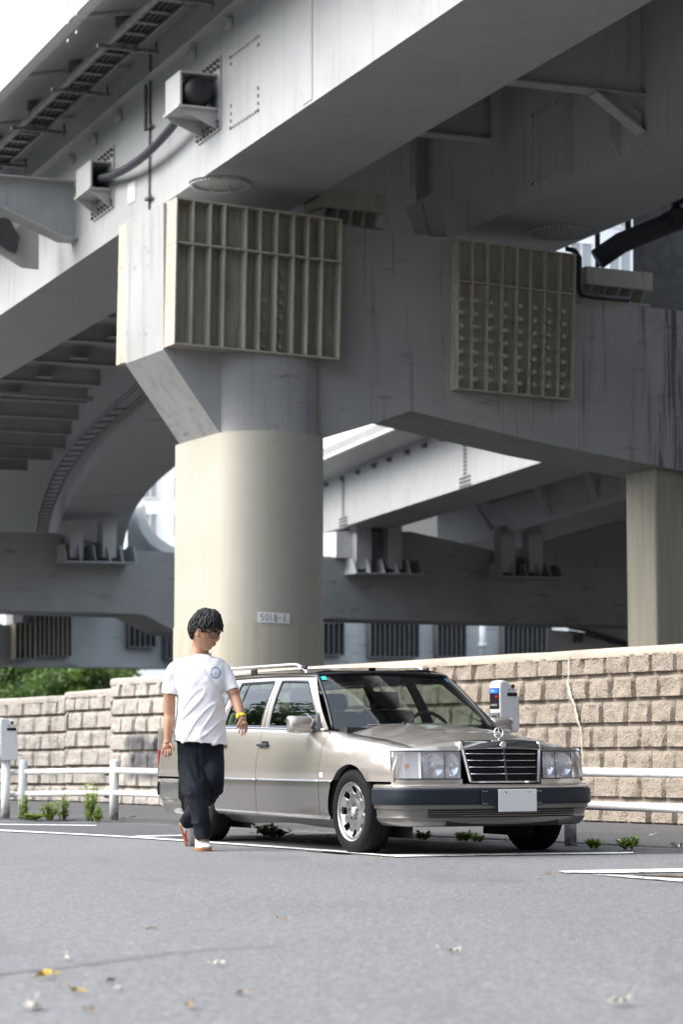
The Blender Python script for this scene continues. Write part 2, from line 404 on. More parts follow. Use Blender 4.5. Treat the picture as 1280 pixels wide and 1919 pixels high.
for i, (s, dz, r_) in enumerate([(sJ + 13, -.62, .07), (sJ + 21, -.7, .05), (sJ + 37, -.62, .07), (sJ + 5, -.5, .06)]):
    b = MB(); b.tube([G(s, W1 + .1, ZS + dz), G(s, W1 + 10.5, ZS + dz - .1)], r_, 10)
    tag(b.build('soffit_pipe', M['steel']), 'pale pipe crossing under the far deck, %s one behind the pier' % ['second', 'third', 'farthest', 'nearest'][i], 'pipe', 'pipes under the far deck')
# deck slab and its fascia (parapet)
OV = 2.0
fb = webpx(0, 180, -OV); ft = webpx(0, 51, -OV)
print('fascia z', fb, ft)
deck = thing('bridge_deck', 'elevated motorway deck with a white edge barrier above the girders', 'bridge deck', G(sJ, 0, ZS))
prof = [(0, ZS + .0), (-OV, fb[1] + .02), (-OV, fb[1] + .25), (-OV + .3, fb[1] + .45), (14, ZS + .6), (14, ZS + .004), (0.0, ZS + .004)]
b = MB()
p4 = [(W1 * .5, ZS + .004), (.0, ZS + .004), (-OV + .05, fb[1] + .03), (-OV + .05, fb[1] + .4), (46, ZS + .7), (46, ZS + .004)]  # near slab carried far right, out of view, to block sky light
b.loft([[G(S0, l, z) for l, z in p4], [G(sJ - 6, l, z) for l, z in p4], [G(sJ - 5.9, l if l < 40 else 11, z) for l, z in p4], [G(S1, l if l < 40 else 11, z) for l, z in p4]], sm=False); b.build('slab', M['steel'], deck)
b = MB(); seg = 7.5; s = S0
while s < S1:
    p = [(-OV, fb[1] - .06), (-OV - .10, fb[1] - .02), (-OV - .10, ft[1]), (-OV + .08, ft[1]), (-OV + .08, fb[1] - .06)]
    b.loft([[G(s + .012, l, z) for l, z in p], [G(s + seg - .012, l, z) for l, z in p]], sm=False)
    P = [G(s + seg - .25, -OV - .10, z) for z in [ft[1] - .15 - i * .3 for i in range(6)]] + [G(s + .25, -OV - .10, z) for z in [ft[1] - .15 - i * .3 for i in range(6)]]
    bolts_on(b, P, GN, .03, .02)
    s += seg
b.build('barrier_panel', M['parapet'], deck)
# soffit plate seams under the overhang
b = MB()
s = S0
while s < S1:
    b.bar(G(s, -.02, ZS - .03), G(s, -OV + .1, fb[1] - .0), .12, .05); s += 3.75
b.each('soffit_rib', M['steel'], deck)

# cable tray hanging under the overhang
lt = -1.15
stt = webpx(0, 293, lt); zt_ = stt[1]
sT = sta(Vector((0, 20, 0)))
tray = thing('cable_tray', 'weathered ladder cable tray hanging under the bridge edge', 'cable tray', G(webpx(150, 150, lt)[0], lt, zt_))
b = MB()
for l in (lt - .22, lt + .22):
    b.bar(G(sT, l, zt_), G(S1, l, zt_), .04, .16)
b.each('side_rail', M['galv'], tray)
b = MB(); s = sT
while s < sJ + 34:
    b.bar(G(s, lt - .2, zt_ - .03), G(s, lt + .2, zt_ - .03), .12, .03); s += .62
b.each('rung', M['galv'], tray)
b = MB()
for i in range(4):
    l = lt - .13 + i * .09
    b.tube([G(sT, l, zt_ + .02), G(sT + 30, l + .02, zt_ + .03), G(S1, l, zt_ + .02)], .033, 6)
b.each('cable', M['cable'], tray)
s0h = webpx(65, 205, lt)[0]; s1h = webpx(143, 140, lt)[0]; dh = s0h - s1h
for i in range(-12, 9):
    s = s0h + dh * i
    b = MB()
    zso = lerp(ZS, fb[1], -lt / OV)
    b.tube([G(s, lt, zt_ - .1), G(s, lt, zso - .05)], .02, 6)
    b.box(G(s, lt, zso - .09), (.26, .26, .16))
    b.build('hanger', M['galv'], tray)
    b = MB(); b.bar(G(s, lt - .45, zt_ - .11), G(s, lt + .6, zt_ - .11), .09, .06); b.tube([G(s, lt + .56, zt_ - .22), G(s, lt + .56, zt_ + .06)], .02, 6); b.build('support_arm', M['galv'], tray)

# lifting eyes along the web
for j, (x, y) in enumerate([(425, 43), (357, 99), (218, 217), (172, 260), (130, 298)]):
    s, z = webpx(x, y, -.08)
    b = MB(); n = 10
    ra = [G(s + .085 * math.cos(2*math.pi*i/n) * 1.0, -.02, z + .11 * math.sin(2*math.pi*i/n)) for i in range(n)]
    ri = [G(s + .045 * math.cos(2*math.pi*i/n), -.02, z + .06 * math.sin(2*math.pi*i/n)) for i in range(n)]
    ob = lambda rg, o: [p + GN * o for p in rg]
    b.loft([ra, ob(ra, .1), ob(ri, .1), ri], cap=False, sm=False)
    b.build('lifting_eye', M['steel_edge'], gB if x > 283 else gA)
# joint gap with drain chain
b = MB(); b.bar(G(sJ + .02, -.03, ZB + .05), G(sJ + .02, -.03, ZS - .1), .022, .03, up=GD)
z0 = webpx(283, 240)[1]; z1 = webpx(283, 165)[1]
jt = thing('expansion_joint', 'thin dark vertical joint between two girders with a hanging chain', 'joint', G(sJ, 0, ZB))
b.build('seal_strip', M['dark'], jt)
b = MB()
for i in range(14):
    z = lerp(z0, z1, i / 13); o = .03 * (i % 2)
    b.bar(G(sJ + .05 - o, -.09, z - .05), G(sJ + .05 + o, -.09, z + .05), .05, .05, up=GD)
b.build('chain', M['galv'], jt)
b = MB()
for yy in (70, 147, 240, 372):
    z = webpx(283, yy)[1]; b.bar(G(sJ - .18, -.06, z), G(sJ + .12, -.06, z), .05, .05)
b.each('clamp', M['galv'], jt)

# restrainer brackets and cable
def restrainer(label, xw, y0, y1, wid, ln):
    """box bracket standing out from the web, open towards the camera; xw, y0, y1: pixels of its near edge on the web"""
    s_n, z_hi = webpx(xw, y0); z_lo = webpx(xw, y1)[1]; s_f = s_n + ln; dl = -wid
    t = thing('restrainer_bracket', label, 'bracket', G(s_n, 0, z_lo), group='cable restrainer brackets')
    def bx(b, sa, sb, la, lb, za, zb): b.hexa([G(sa, la, za), G(sb, la, za), G(sb, lb, za), G(sa, lb, za)], [G(sa, la, zb), G(sb, la, zb), G(sb, lb, zb), G(sa, lb, zb)])
    b = MB(); bx(b, s_n - .12, s_f + .25, 0, -.03, z_lo - .32, z_hi + .28); b.build('base_plate', M['steel'], t)
    b = MB(); bx(b, s_n, s_f, -.03, dl, z_hi - .035, z_hi); b.build('top_plate', M['steel_edge'], t)
    b = MB(); bx(b, s_n - .06, s_f, -.03, dl - .04, z_lo, z_lo + .035); b.build('bottom_plate', M['steel_edge'], t)
    b = MB(); bx(b, s_n, s_f, dl + .035, dl, z_lo + .035, z_hi - .035); b.build('outer_plate', M['steel'], t)
    b = MB()
    for sa in (s_n + .02, s_f - .06): b.hexa([G(sa, -.03, z_lo - .28), G(sa + .04, -.03, z_lo - .28), G(sa + .04, dl * .95, z_lo - .03), G(sa, dl * .95, z_lo - .03)], [G(sa, -.03, z_lo), G(sa + .04, -.03, z_lo), G(sa + .04, dl * .95, z_lo), G(sa, dl * .95, z_lo)])
    b.each('gusset', M['steel_edge'], t)
    b = MB(); P = [G(lerp(s_n - .06, s_f + .2, i / 6), -.03, z) for i in range(7) for z in (z_lo - .27, z_lo - .19, z_hi + .10, z_hi + .2)]
    bolts_on(b, P, GN, .034, .05); b.build('bolt_pattern', M['galv'], t)
    return t, s_n, s_f, z_lo, z_hi, dl
t1, s_n, s_f, z_lo, z_hi, dl = restrainer('steel restrainer bracket holding a large black rubber buffer', 411, 139, 208, .66, .75)
b = MB(); cz = (z_lo + z_hi) / 2; n = 24; rings = []; hr = (z_hi - z_lo) / 2 - .045
for f_, r_ in ((0, .35), (.05, .72), (.2, .93), (.5, 1.0), (.8, .93), (1, .5)):
    s = lerp(s_n - .10, s_f - .05, f_)
    rings.append([G(s, dl / 2 - .01 + math.cos(2*math.pi*i/n) * r_ * .285, cz + math.sin(2*math.pi*i/n) * r_ * hr) for i in range(n)])
b.loft(rings); b.build('rubber_buffer', M['black'], t1)
c1 = G(s_f - .02, dl / 2, cz - .12)
t2, s_n, s_f, z_lo, z_hi, dl = restrainer('open steel restrainer bracket where the black cable ends', 211, 303, 358, .42, .95)
cz2 = (z_lo + z_hi) / 2
b = MB(); c2 = G(s_n + .25, dl / 2, cz2)
path = []
for i in range(17):
    f_ = i / 16; p = c1.lerp(c2, f_); p.z -= 1.0 * f_ * (1 - f_); path.append(p)
b.tube(path, .072, 12)
tag(b.build('restrainer_cable', M['cable']), 'thick black cable sagging between the two restrainer brackets', 'cable')
b = MB(); n = 14; rings = [[G(s_f + o, dl / 2 + math.cos(2*math.pi*i/n) * r_, cz2 + math.sin(2*math.pi*i/n) * r_) for i in range(n)] for o, r_ in ((.0, .2), (.08, .24), (.2, .2), (.27, .1))]
b.loft(rings); b.build('rubber_buffer', M['black'], t2)
b = MB(); b.box(G(s_f - .3, dl / 2, cz2), (.32, .05, z_hi - z_lo - .09), Matrix.Rotation(R(22), 3, 'Z')); b.build('inner_plate', M['dark'], t2)

# notice plate on the girder
b = MB(); pl = []
for x, y in ((240, 345), (254, 338), (254, 376), (240, 383)):
    s, z = webpx(x, y); pl.append(G(s, -.003, z))
b.prism(pl, GN * .012); tag(b.build('notice_plate', M['plate_white']), 'small blank white notice plate on the girder web', 'sign')

# outrigger bracket at the left edge of the picture
br = thing('outrigger_bracket', 'large grey steel outrigger bracket on the girder at the left edge', 'bracket', G(webpx(140, 400)[0], 0, 10))
sB = webpx(140, 400)[0]
def brp(px, py, ds=0.0): return on_plane(px, py, G(sB + ds, 0, 0), GD)
b = MB(); b.prism([brp(x, y) for x, y in ((-140, 322), (0, 333), (118, 343), (138, 352), (139, 449), (112, 446), (0, 392), (-140, 330 + 5))], GD * .05); b.build('web_plate', M['steel'], br)
b = MB()
for (p, q) in (((-140, 321), (138, 345)), ((-140, 345), (0, 394)), ((0, 394), (112, 448)), ((112, 448), (140, 451))):
    b.bar(brp(*p), brp(*q), .5, .03, up=(0, 0, 1))
b.each('flange', M['steel_edge'], br)
b = MB(); P = [brp(8, 345 + i * 11, -.0) for i in range(5)]; bolts_on(b, P, -GD, .035, .03); b.build('bolt_pattern', M['steel_edge'], br)
b = MB(); b.prism([brp(x, y, 1.2) for x, y in ((-140, 400), (0, 402), (28, 428), (40, 418), (72, 432), (72, 504), (40, 500), (-20, 462), (-140, 455))], GD * .08); b.build('lower_plate', M['steel_edge'], br)
b = MB(); b.prism([brp(x, y, 1.12) for x, y in ((-40, 408), (16, 408), (30, 436), (36, 442), (30, 475), (16, 470), (0, 458), (-40, 452))], GD * .03); b.build('recess', M['dark'], br)  # dark plate painting in the shade of the hollow below the bracket

# ------------------------------------------------------------- near pier
PG = at_y(318, 500, 38.0)                         # on the front plane of the ribbed panel
GDEP = .42
PC = PG - UN * GDEP                               # cap front plane
TC = 1.62
def capf(px, py, off=0.0): return on_plane(px, py, PC + UN * off, UN)
pier = thing('bridge_pier', 'concrete portal pier with a beige steel jacketed column and ribbed panels', 'bridge pier', (capf(500, 1250).x, capf(500, 1250).y, 0))
face = [(306, 380), (306, 655), (414, 815), (598, 824), (690, 797), (770, 770), (1040, 835), (1280, 882), (1560, 950), (1560, 618), (1280, 583), (1092, 561), (1090, 480), (850, 447), (640, 424)]
b = MB(); F0 = [capf(x, y) for x, y in face]
F1 = [p - UN * TC for p in F0]; n = len(F0)
b.add(F0, [tuple(range(n))], 1); b.add(F0 + F1, [tuple(range(n, 2*n))[::-1]] + [(i, (i + 1) % n, n + (i + 1) % n, n + i) for i in range(n)], 0)
b.build('cap_beam', [M['conc'], M['conc_front']], pier)
# water streaks on the right end of the cap
_m = M['conc_front']; _nt = _m.node_tree; _b = _nt.nodes['Principled BSDF']; _src = _b.inputs['Base Color'].links[0].from_socket
_x0 = capf(1170, 700).x - ORIG[pier.name].x; _x1 = capf(1235, 700).x - ORIG[pier.name].x
_tc = N(_nt, 'ShaderNodeTexCoord'); _sp = N(_nt, 'ShaderNodeSeparateXYZ'); _nt.links.new(_tc.outputs['Object'], _sp.inputs[0])
_mr = N(_nt, 'ShaderNodeMapRange'); _mr.inputs['From Min'].default_value = _x0; _mr.inputs['From Max'].default_value = _x1; _nt.links.new(_sp.outputs['X'], _mr.inputs['Value'])
_n = noise_node(_nt, 9, 6, (1, 1, .035), .7); _r = ramp(_nt, _n.outputs[0], [(.50, 0.0), (.60, .85)])
_mm = N(_nt, 'ShaderNodeMath', operation='MULTIPLY'); _nt.links.new(_mr.outputs[0], _mm.inputs[0]); _nt.links.new(_r.outputs[0], _mm.inputs[1])
_nt.links.new(mix(_nt, _mm.outputs[0], _src, (.07, .07, .07)), _b.inputs['Base Color'])
# column section (superellipse-ended stadium) in the (U, UN) frame
c0 = capf(414, 815); zJ = capf(500, 818).z
WCOL, ECOL, EHEAD = 1.74, .62, .34
cc = Vector((c0.x, c0.y, 0)) + U * (WCOL / 2)
def sect(off=0.0, n=28, z=0.0, E=None):
    E = E or ECOL
    pts = []
    for i in range(n + 1):
        th = math.pi * i / n
        x = -math.cos(th) * (WCOL / 2 + off); y = math.sin(th) * (E + off)
        pts.append(cc + U * x + UN * y + Vector((0, 0, z)))
    for i in range(n + 1):
        th = math.pi * i / n
        x = math.cos(th) * (WCOL / 2 + off); y = -TC - math.sin(th) * (E + off)
        pts.append(cc + U * x + UN * y + Vector((0, 0, z)))
    return pts
def insec(p, off=0.0):
    q = p - cc; x = q.dot(U); y = q.dot(UN)
    w = WCOL / 2 + off
    if abs(x) >= w: return False
    e = (ECOL + off) * (max(0, 1 - (x / w) ** 2) ** .5)
    return y < e
def col_hit(px, py, off):
    d = ray(px, py); lo, hi = 33.0, 42.0
    for _ in range(400):
        if insec(CAM + d * lo, off): break
        lo += .03
    a_, b_ = lo - .03, lo
    for _ in range(30):
        m_ = (a_ + b_) / 2
        if insec(CAM + d * m_, off): b_ = m_
        else: a_ = m_
    return CAM + d * b_
zBand = col_hit(500, 1166, .05).z
b = MB(); b.loft([sect(0, z=zJ - .1, E=EHEAD + .1), sect(0, z=zJ + .35, E=EHEAD + .02), sect(0, z=capf(480, 668).z, E=EHEAD)]); b.build('column_head', M['conc'], pier, auto=35)
b = MB(); b.loft([sect(.06, z=zBand), sect(.06, z=zJ), sect(.0, z=zJ + .01)], sm=True); b.build('steel_jacket', M['jacket'], pier, auto=35)
b = MB(); b.loft([sect(.075, z=-.2), sect(.075, z=zBand)], sm=True); b.build('jacket_base', M['jacket_low'], pier, auto=35)
# number plate on the column
b = MB(); nx, ny = 10, 2
def plate_pt(u, v, off): return col_hit(lerp(482.5, 543, u), lerp(1168.5, 1149, v) + (u - .5) * 3 - 1, off)
b.grid(lambda u, v: plate_pt(u, v, .085), 12, 2); npl = b.build('number_plate', M['plate_white'], pier)
def text_mesh(txt):
    cu = bpy.data.curves.new('t', 'FONT'); cu.body = txt; cu.size = 1.0; cu.resolution_u = 3
    o = bpy.data.objects.new('t', cu); COL.objects.link(o)
    me = bpy.data.meshes.new_from_object(o.evaluated_get(bpy.context.evaluated_depsgraph_get()))
    vs = [v.co.copy() for v in me.vertices]; fs = [list(p.vertices) for p in me.polygons]
    bpy.data.objects.remove(o); bpy.data.curves.remove(cu); bpy.data.meshes.remove(me)
    return vs, fs
def digit_strokes(ch):
    # single-line lettering like the photograph's thin stencil: polylines in a unit box
    arc = lambda cx, cy, rx, ry, a0, a1, n=9: [(cx + rx * math.cos(R(lerp(a0, a1, i / n))), cy + ry * math.sin(R(lerp(a0, a1, i / n)))) for i in range(n + 1)]
    return {'5': [[(.9, 1), (.15, 1), (.1, .58)] + arc(.45, .34, .45, .32, 130, -140)],
            '0': [arc(.5, .5, .42, .5, 0, 360, 18)], '1': [[(.5, 0), (.5, 1)]],
            '8': [arc(.5, .74, .34, .25, 0, 360, 14), arc(.5, .25, .42, .25, 0, 360, 14)], '-': [[(.1, .5), (.9, .5)]]}[ch]
b = MB(); txt = '5018-1'; x = 487.5; cw, gap = 6.6, 2.6
for ch in txt:
    w = cw
    if ch == '1': w = cw * .5
    for line in digit_strokes(ch):
        for (p, q) in zip(line[:-1], line[1:]):
            P0 = (x + p[0] * w, p[1]); P1 = (x + q[0] * w, q[1])
            def tp(pp, dx, dy):
                u = (pp[0] + dx - 482.5) / 60.5; v = .18 + .64 * pp[1] + dy / 20; return plate_pt(u, v, .092)
            vx, vy = P1[0] - P0[0], (P1[1] - P0[1]) * 12.5; L_ = math.hypot(vx, vy) or 1; nx_, ny_ = -vy / L_ * .62, vx / L_ * .62
            ex, ey = vx / L_ * .4, vy / L_ * .4
            b.add([tp(P0, nx_ - ex, ny_ - ey), tp(P0, -nx_ - ex, -ny_ - ey), tp(P1, -nx_ + ex, -ny_ + ey), tp(P1, nx_ + ex, ny_ + ey)], [(0, 1, 2, 3)])
    x += w + gap + (1.2 if ch == '1' else 0)
b.build('lettering', M['ink'], npl)
# second faint plate on the lit flat side, partly behind the man's head
b = MB(); b.add([col_hit(350, 1159, .07), col_hit(358, 1157, .07), col_hit(358, 1172, .07), col_hit(350, 1174, .07)], [(0, 1, 2, 3)])
# right column
cR = on_plane(1228, 900, PC - UN * .25, UN); zR = capf(1230, 872).z
b = MB(); q = Vector((cR.x, cR.y, 0))
b.hexa([q + Vector((0, 0, -.2)), q + U * 1.9 + Vector((0, 0, -.2)), q + U * 1.9 - UN * .95 + Vector((0, 0, -.2)), q - UN * .95 + Vector((0, 0, -.2))], [q + UP * zR, q + U * 1.9 + UP * (zR - .0), q + U * 1.9 - UN * .95 + UP * zR, q - UN * .95 + UP * zR])
b.build('column', M['jacket_low'], pier, bevel=.06)

def ribbed_panel(px, corners, ribs, hz, dep, parent, boltcols=(), bd=.27, back=False):
    """box of stiffener plates on the cap. corners TL TR BR BL in pixels on its front plane"""
    off = dep
    f = lambda x, y, o=off: capf(x, y, o)
    TL, TR, BR, BL = [f(*c) for c in corners]
    t = .028
    def flip(p): return p - UN * (TC + 2 * (p - PC).dot(UN)) if back else p
    def plate(b, p, q, thick_vec):
        a = [p, q, q - UN * dep, p - UN * dep]
        a = [flip(v) for v in a]; c = [flip(v + thick_vec) for v in [p, q, q - UN * dep, p - UN * dep]]
        b.hexa(a, c)
    b = MB(); plate(b, TL, TR, UP * t); plate(b, BL, BR, UP * -t)
    m = MB()
    b.each('flange_plate', M['grille'], parent)
    b = MB()
    top = corners[0], corners[1]; bot = corners[3], corners[2]
    for r in ribs:
        fr = (r - ribs[0]) / (ribs[-1] - ribs[0])
        p = TL.lerp(TR, fr); q = BL.lerp(BR, fr)
        b_ = MB(); plate(b_, p, q, U * t * (1 if fr < .5 else -1)); b_.build('rib', M['grille'], parent)
    p = f(*hz[0]); q = f(*hz[1]); b = MB(); plate(b, p - UN * -.012, q + UN * .012, UP * t); b.build('cross_plate', M['grille'], parent)
    b = MB(); a = [flip(v - UN * bd) for v in (TL, TR, BR, BL)]; b.add(a, [(0, 1, 2, 3)]); 
    bp = b.build('back_plate', M['grille'], parent)
    if boltcols:
        b = MB()
        for (fr, v0, v1, n) in boltcols:
            for i in range(n):
                v = lerp(v0, v1, i / max(1, n - 1)); p = TL.lerp(TR, fr).lerp(BL.lerp(BR, fr), v) - UN * bd
                b.box(p + UN * .015, (.125, .035, .125), Matrix.Rotation(R(27.3), 3, 'Z')); bolts_on(b, [p + UN * .025], UN, .045, .13)
        b.build('bolt_pattern', M['grille'], bp)
ribs1 = [331, 361, 393, 419, 459, 489, 520, 552, 579, 607, 642]
fr1 = lambda x: (x - 331) / (642 - 331)
bc1 = [(fr1(x), .42, .93, 6) for x in (338, 369)] + [(fr1(x), .42, .95, 6) for x in (464, 499, 532, 557)] + [(fr1(583), .42, .95, 6)]
pan = thing('ribbed_panel', 'large beige ribbed steel panel on the pier above the column', 'steel panel', capf(480, 660, 0), group='ribbed steel panels on the near pier')
ribbed_panel(None, [(331, 372), (642, 414), (637, 671), (326, 641)], ribs1, [(329, 454), (639.5, 492)], GDEP, pan, bc1)
pan3 = thing('ribbed_panel', 'beige ribbed steel panel on the far side of the pier, seen edge on', 'steel panel', capf(480, 660, -TC), group='ribbed steel panels on the near pier')
ribbed_panel(None, [(331, 372), (642, 414), (637, 671), (326, 641)], ribs1, [(329, 454), (639.5, 492)], GDEP, pan3, back=True)
ribs2 = [860, 886, 914, 941.5, 969, 996.5, 1024, 1052, 1080]
fr2 = lambda x: (x - 860) / 220
bc2 = [(fr2(x + 6), .40, .93, 7) for x in ribs2[:-1]]
pan2 = thing('ribbed_panel', 'smaller shaded ribbed steel panel at the middle of the pier', 'steel panel', capf(965, 740, 0), group='ribbed steel panels on the near pier')
ribbed_panel(None, [(860, 450), (1081, 479), (1076, 747.5), (858, 726)], ribs2, [(857, 526), (1079, 553)], .24, pan2, bc2, bd=.13)

# bearing stopper blocks on top of the pier
def stopper(px0, px1, ytop, ybot, label, off=-.35):
    t = thing('bearing_block', label, 'bearing block', capf((px0 + px1) / 2, ybot, off), group='bearing blocks on the near pier')
    a0 = capf(px0, ytop, off); a1 = capf(px1, ytop + (px1 - px0) * .11, off); hgt = (ybot - ytop) / 4531 * a0.y
    b = MB(); r0 = [a0, a1, a1 - UN * .6, a0 - UN * .6]; r1 = [p - UP * hgt * .55 for p in r0]
    b.hexa(r1, r0); b.build('block', M['grille'], t, bevel=.015)
    b = MB()
    for i in range(5):
        c_ = a0.lerp(a1, (i + .5) / 5) - UP * hgt * .55
        b.hexa([c_ - U * .02, c_ + U * .02, c_ + U * .02 - UN * .5, c_ - U * .02 - UN * .5], [c_ - U * .02 - UP * hgt * .5 - UN * .25, c_ + U * .02 - UP * hgt * .5 - UN * .25, c_ + U * .02 - UP * hgt * .5 - UN * .5, c_ - U * .02 - UP * hgt * .5 - UN * .5])
    b.hexa([a0 - UP * hgt - UN * .1, a1 - UP * hgt - UN * .1, a1 - UP * hgt - UN * .6, a0 - UP * hgt - UN * .6], [a0 - UP * hgt * .93 - UN * .1, a1 - UP * hgt * .93 - UN * .1, a1 - UP * hgt * .93 - UN * .6, a0 - UP * hgt * .93 - UN * .6])
    b.each('gusset', M['grille'], t)
stopper(598, 722, 350, 420, 'beige steel bearing block behind the large ribbed panel')
stopper(1100, 1224, 498, 562, 'beige steel bearing block on the lower right shelf of the pier')
# angled steel brace between them
t = thing('bearing_brace', 'pair of grey slanted steel plates on top of the pier under the girder', 'brace', capf(800, 440, -.6))
for (x0, x1, y0, y1, xb0, xb1) in ((758, 790, 388, 376, 780, 805), (790, 818, 372, 358, 808, 838)):
    b = MB(); pl = [capf(x0, y0, -.6), capf(x1, y1, -.6), capf(xb1, 446, -.6), capf(xb0, 441, -.6)]; b.prism(pl, -UN * .1 + U * .03); b.build('plate', M['steel'], t)
# drain pipe on the pier top (black, with elbows)
t = thing('drain_pipe', 'black drain pipe running along the right end of the pier', 'pipe', capf(1200, 560, -.3))
b = MB(); b.tube([capf(x, y, .05) for x, y in ((1062, 466), (1078, 470), (1086, 482), (1087, 540), (1090, 552), (1110, 556), (1180, 562))], .05, 8); b.build('thin_pipe', M['black'], t)
b = MB(); b.tube([at_y(x, y, 44) for x, y in ((1120, 486), (1165, 455), (1250, 420), (1330, 392))], .2, 12); b.build('thick_pipe', M['black'], t)
b = MB(); b.tube([at_y(x, y, 44) for x, y in ((1268, 372), (1266, 400), (1275, 420))], .28, 12); b.build('elbow', M['black'], t)
b = MB(); b.tube([at_y(x, y, 45) for x, y in ((1120, 400), (1121, 500))], .05, 8); b.tube([at_y(x, y, 45) for x, y in ((1178, 400), (1178, 432))], .06, 8); b.each('support', M['black'], t)
b = MB(); r0 = [at_y(x, y, 47) for x, y in ((1187, 330), (1600, 330), (1600, 640), (1187, 600))]; b.prism(r0, (0.4, 1.8, 0)); 
tag(b.build('concrete_pedestal', surf('rough_concrete', (.17, .165, .15), .9, layers=[(4, .4, .7, (.10, .10, .095), None)], bmp=(20, .4, .02))), 'dark rough concrete pedestal at the right edge behind the drain pipe', 'pedestal')
# ================================================================= FAR BRIDGE PARTS
PF = at_y(600, 1100, 100.0)
def farf(px, py, off=0.0): return on_plane(px, py, PF + UN * off, UN)
M['conc_far'] = surf('concrete_far', (.36, .37, .365), .85, layers=[(.5, .4, .75, (.29, .30, .30), None), (1.3, .6, .72, (.2, .21, .21), (.6, .6, 2.5))], bmp=(4, .1, .02))
fp = thing('far_pier', 'long shaded concrete pier beam spanning behind the beige column', 'bridge pier', Vector((farf(600, 1250).x, farf(600, 1250).y, 0)))
face = [(-260, 990), (0, 996), (104, 999), (236, 1030), (327, 1036), (440, 1040), (630, 1043), (631, 996), (770, 996), (915, 1029), (1035, 1060), (1175, 1066), (1500, 1078), (1500, 1180), (1175, 1172), (600, 1159), (590, 1164), (500, 1200), (430, 1200), (327, 1182), (268, 1151), (0, 1143), (-260, 1137)]
b = MB(); F0 = [farf(x, y) for x, y in face]; b.prism(F0, -UN * 3.0); b.build('cap_beam', M['conc_far'], fp)
b = MB()
c_ = farf(465, 1200); 
b.loft([[Vector((c_.x, c_.y, z)) - UN * 1.5 + Vector((math.cos(2*math.pi*i/20), math.sin(2*math.pi*i/20), 0)) * 1.4 for i in range(20)] for z in (-.2, c_.z + 1)]); b.each('column', M['conc_far'], fp)
def bearing_shelf(x0, x1, y0, y1, posts, ypost, label):
    t = thing('bearing_shelf', label, 'bearing shelf', farf((x0 + x1) / 2, y1, .0), group='bearing seats on the far pier')
    sx = (x1 - x0)
    b = MB(); o = 1.1
    p = [farf(x0, y0, 0), farf(x1, y0 + sx * .03, 0), farf(x1, y1 + sx * .02, 0), farf(x0, y1, 0)]
    q = [v + UN * o for v in p]
    th = UP * .06
    b.hexa([p[3], p[2], q[2], q[3]], [v + th for v in (p[3], p[2], q[2], q[3])]); b.build('floor_plate', M['steel'], t)
    for f_ in (0.01, .21, .42, .62, .80, .99):
        b = MB(); a_ = p[0].lerp(p[1], f_); c2_ = p[3].lerp(p[2], f_)
        b.hexa([a_, c2_, c2_ + UN * o, a_ + UN * o * .7], [v + U * .05 for v in (a_, c2_, c2_ + UN * o, a_ + UN * o * .7)]); b.build('side_plate', M['steel'], t)
    for (a0, a1) in posts:
        b = MB(); pa = farf(a0, y1 - 12, .75); pb = farf(a1, y1 - 11, .75); top = farf(a0, ypost, .75).z
        ring = [pa, pb, pb - UN * .6, pa - UN * .6]; b.hexa(ring, [Vector((v.x, v.y, top)) for v in ring]); b.build('post', M['steel'], t)
bearing_shelf(104, 236, 1022, 1057, [(130, 155), (192, 217)], 975, 'bearing seat left of the beige column, carrying the curved girder')
bearing_shelf(644, 772, 1048, 1078, [(668, 696), (729, 754)], 970, 'bearing seat just right of the beige column, carrying the sunlit girder')
bearing_shelf(916, 1032, 1056, 1085, [(940, 966), (993, 1018)], 985, 'bearing seat in deep shade near the right column')
b = MB(); b.prism([farf(x, y, .3) for x, y in ((630, 996), (663, 994), (667, 1046), (630, 1044))], -UN * 1.5); tag(b.build('bearing_block', M['white']), 'white painted block beside the seat under the sunlit girder', 'bearing block')

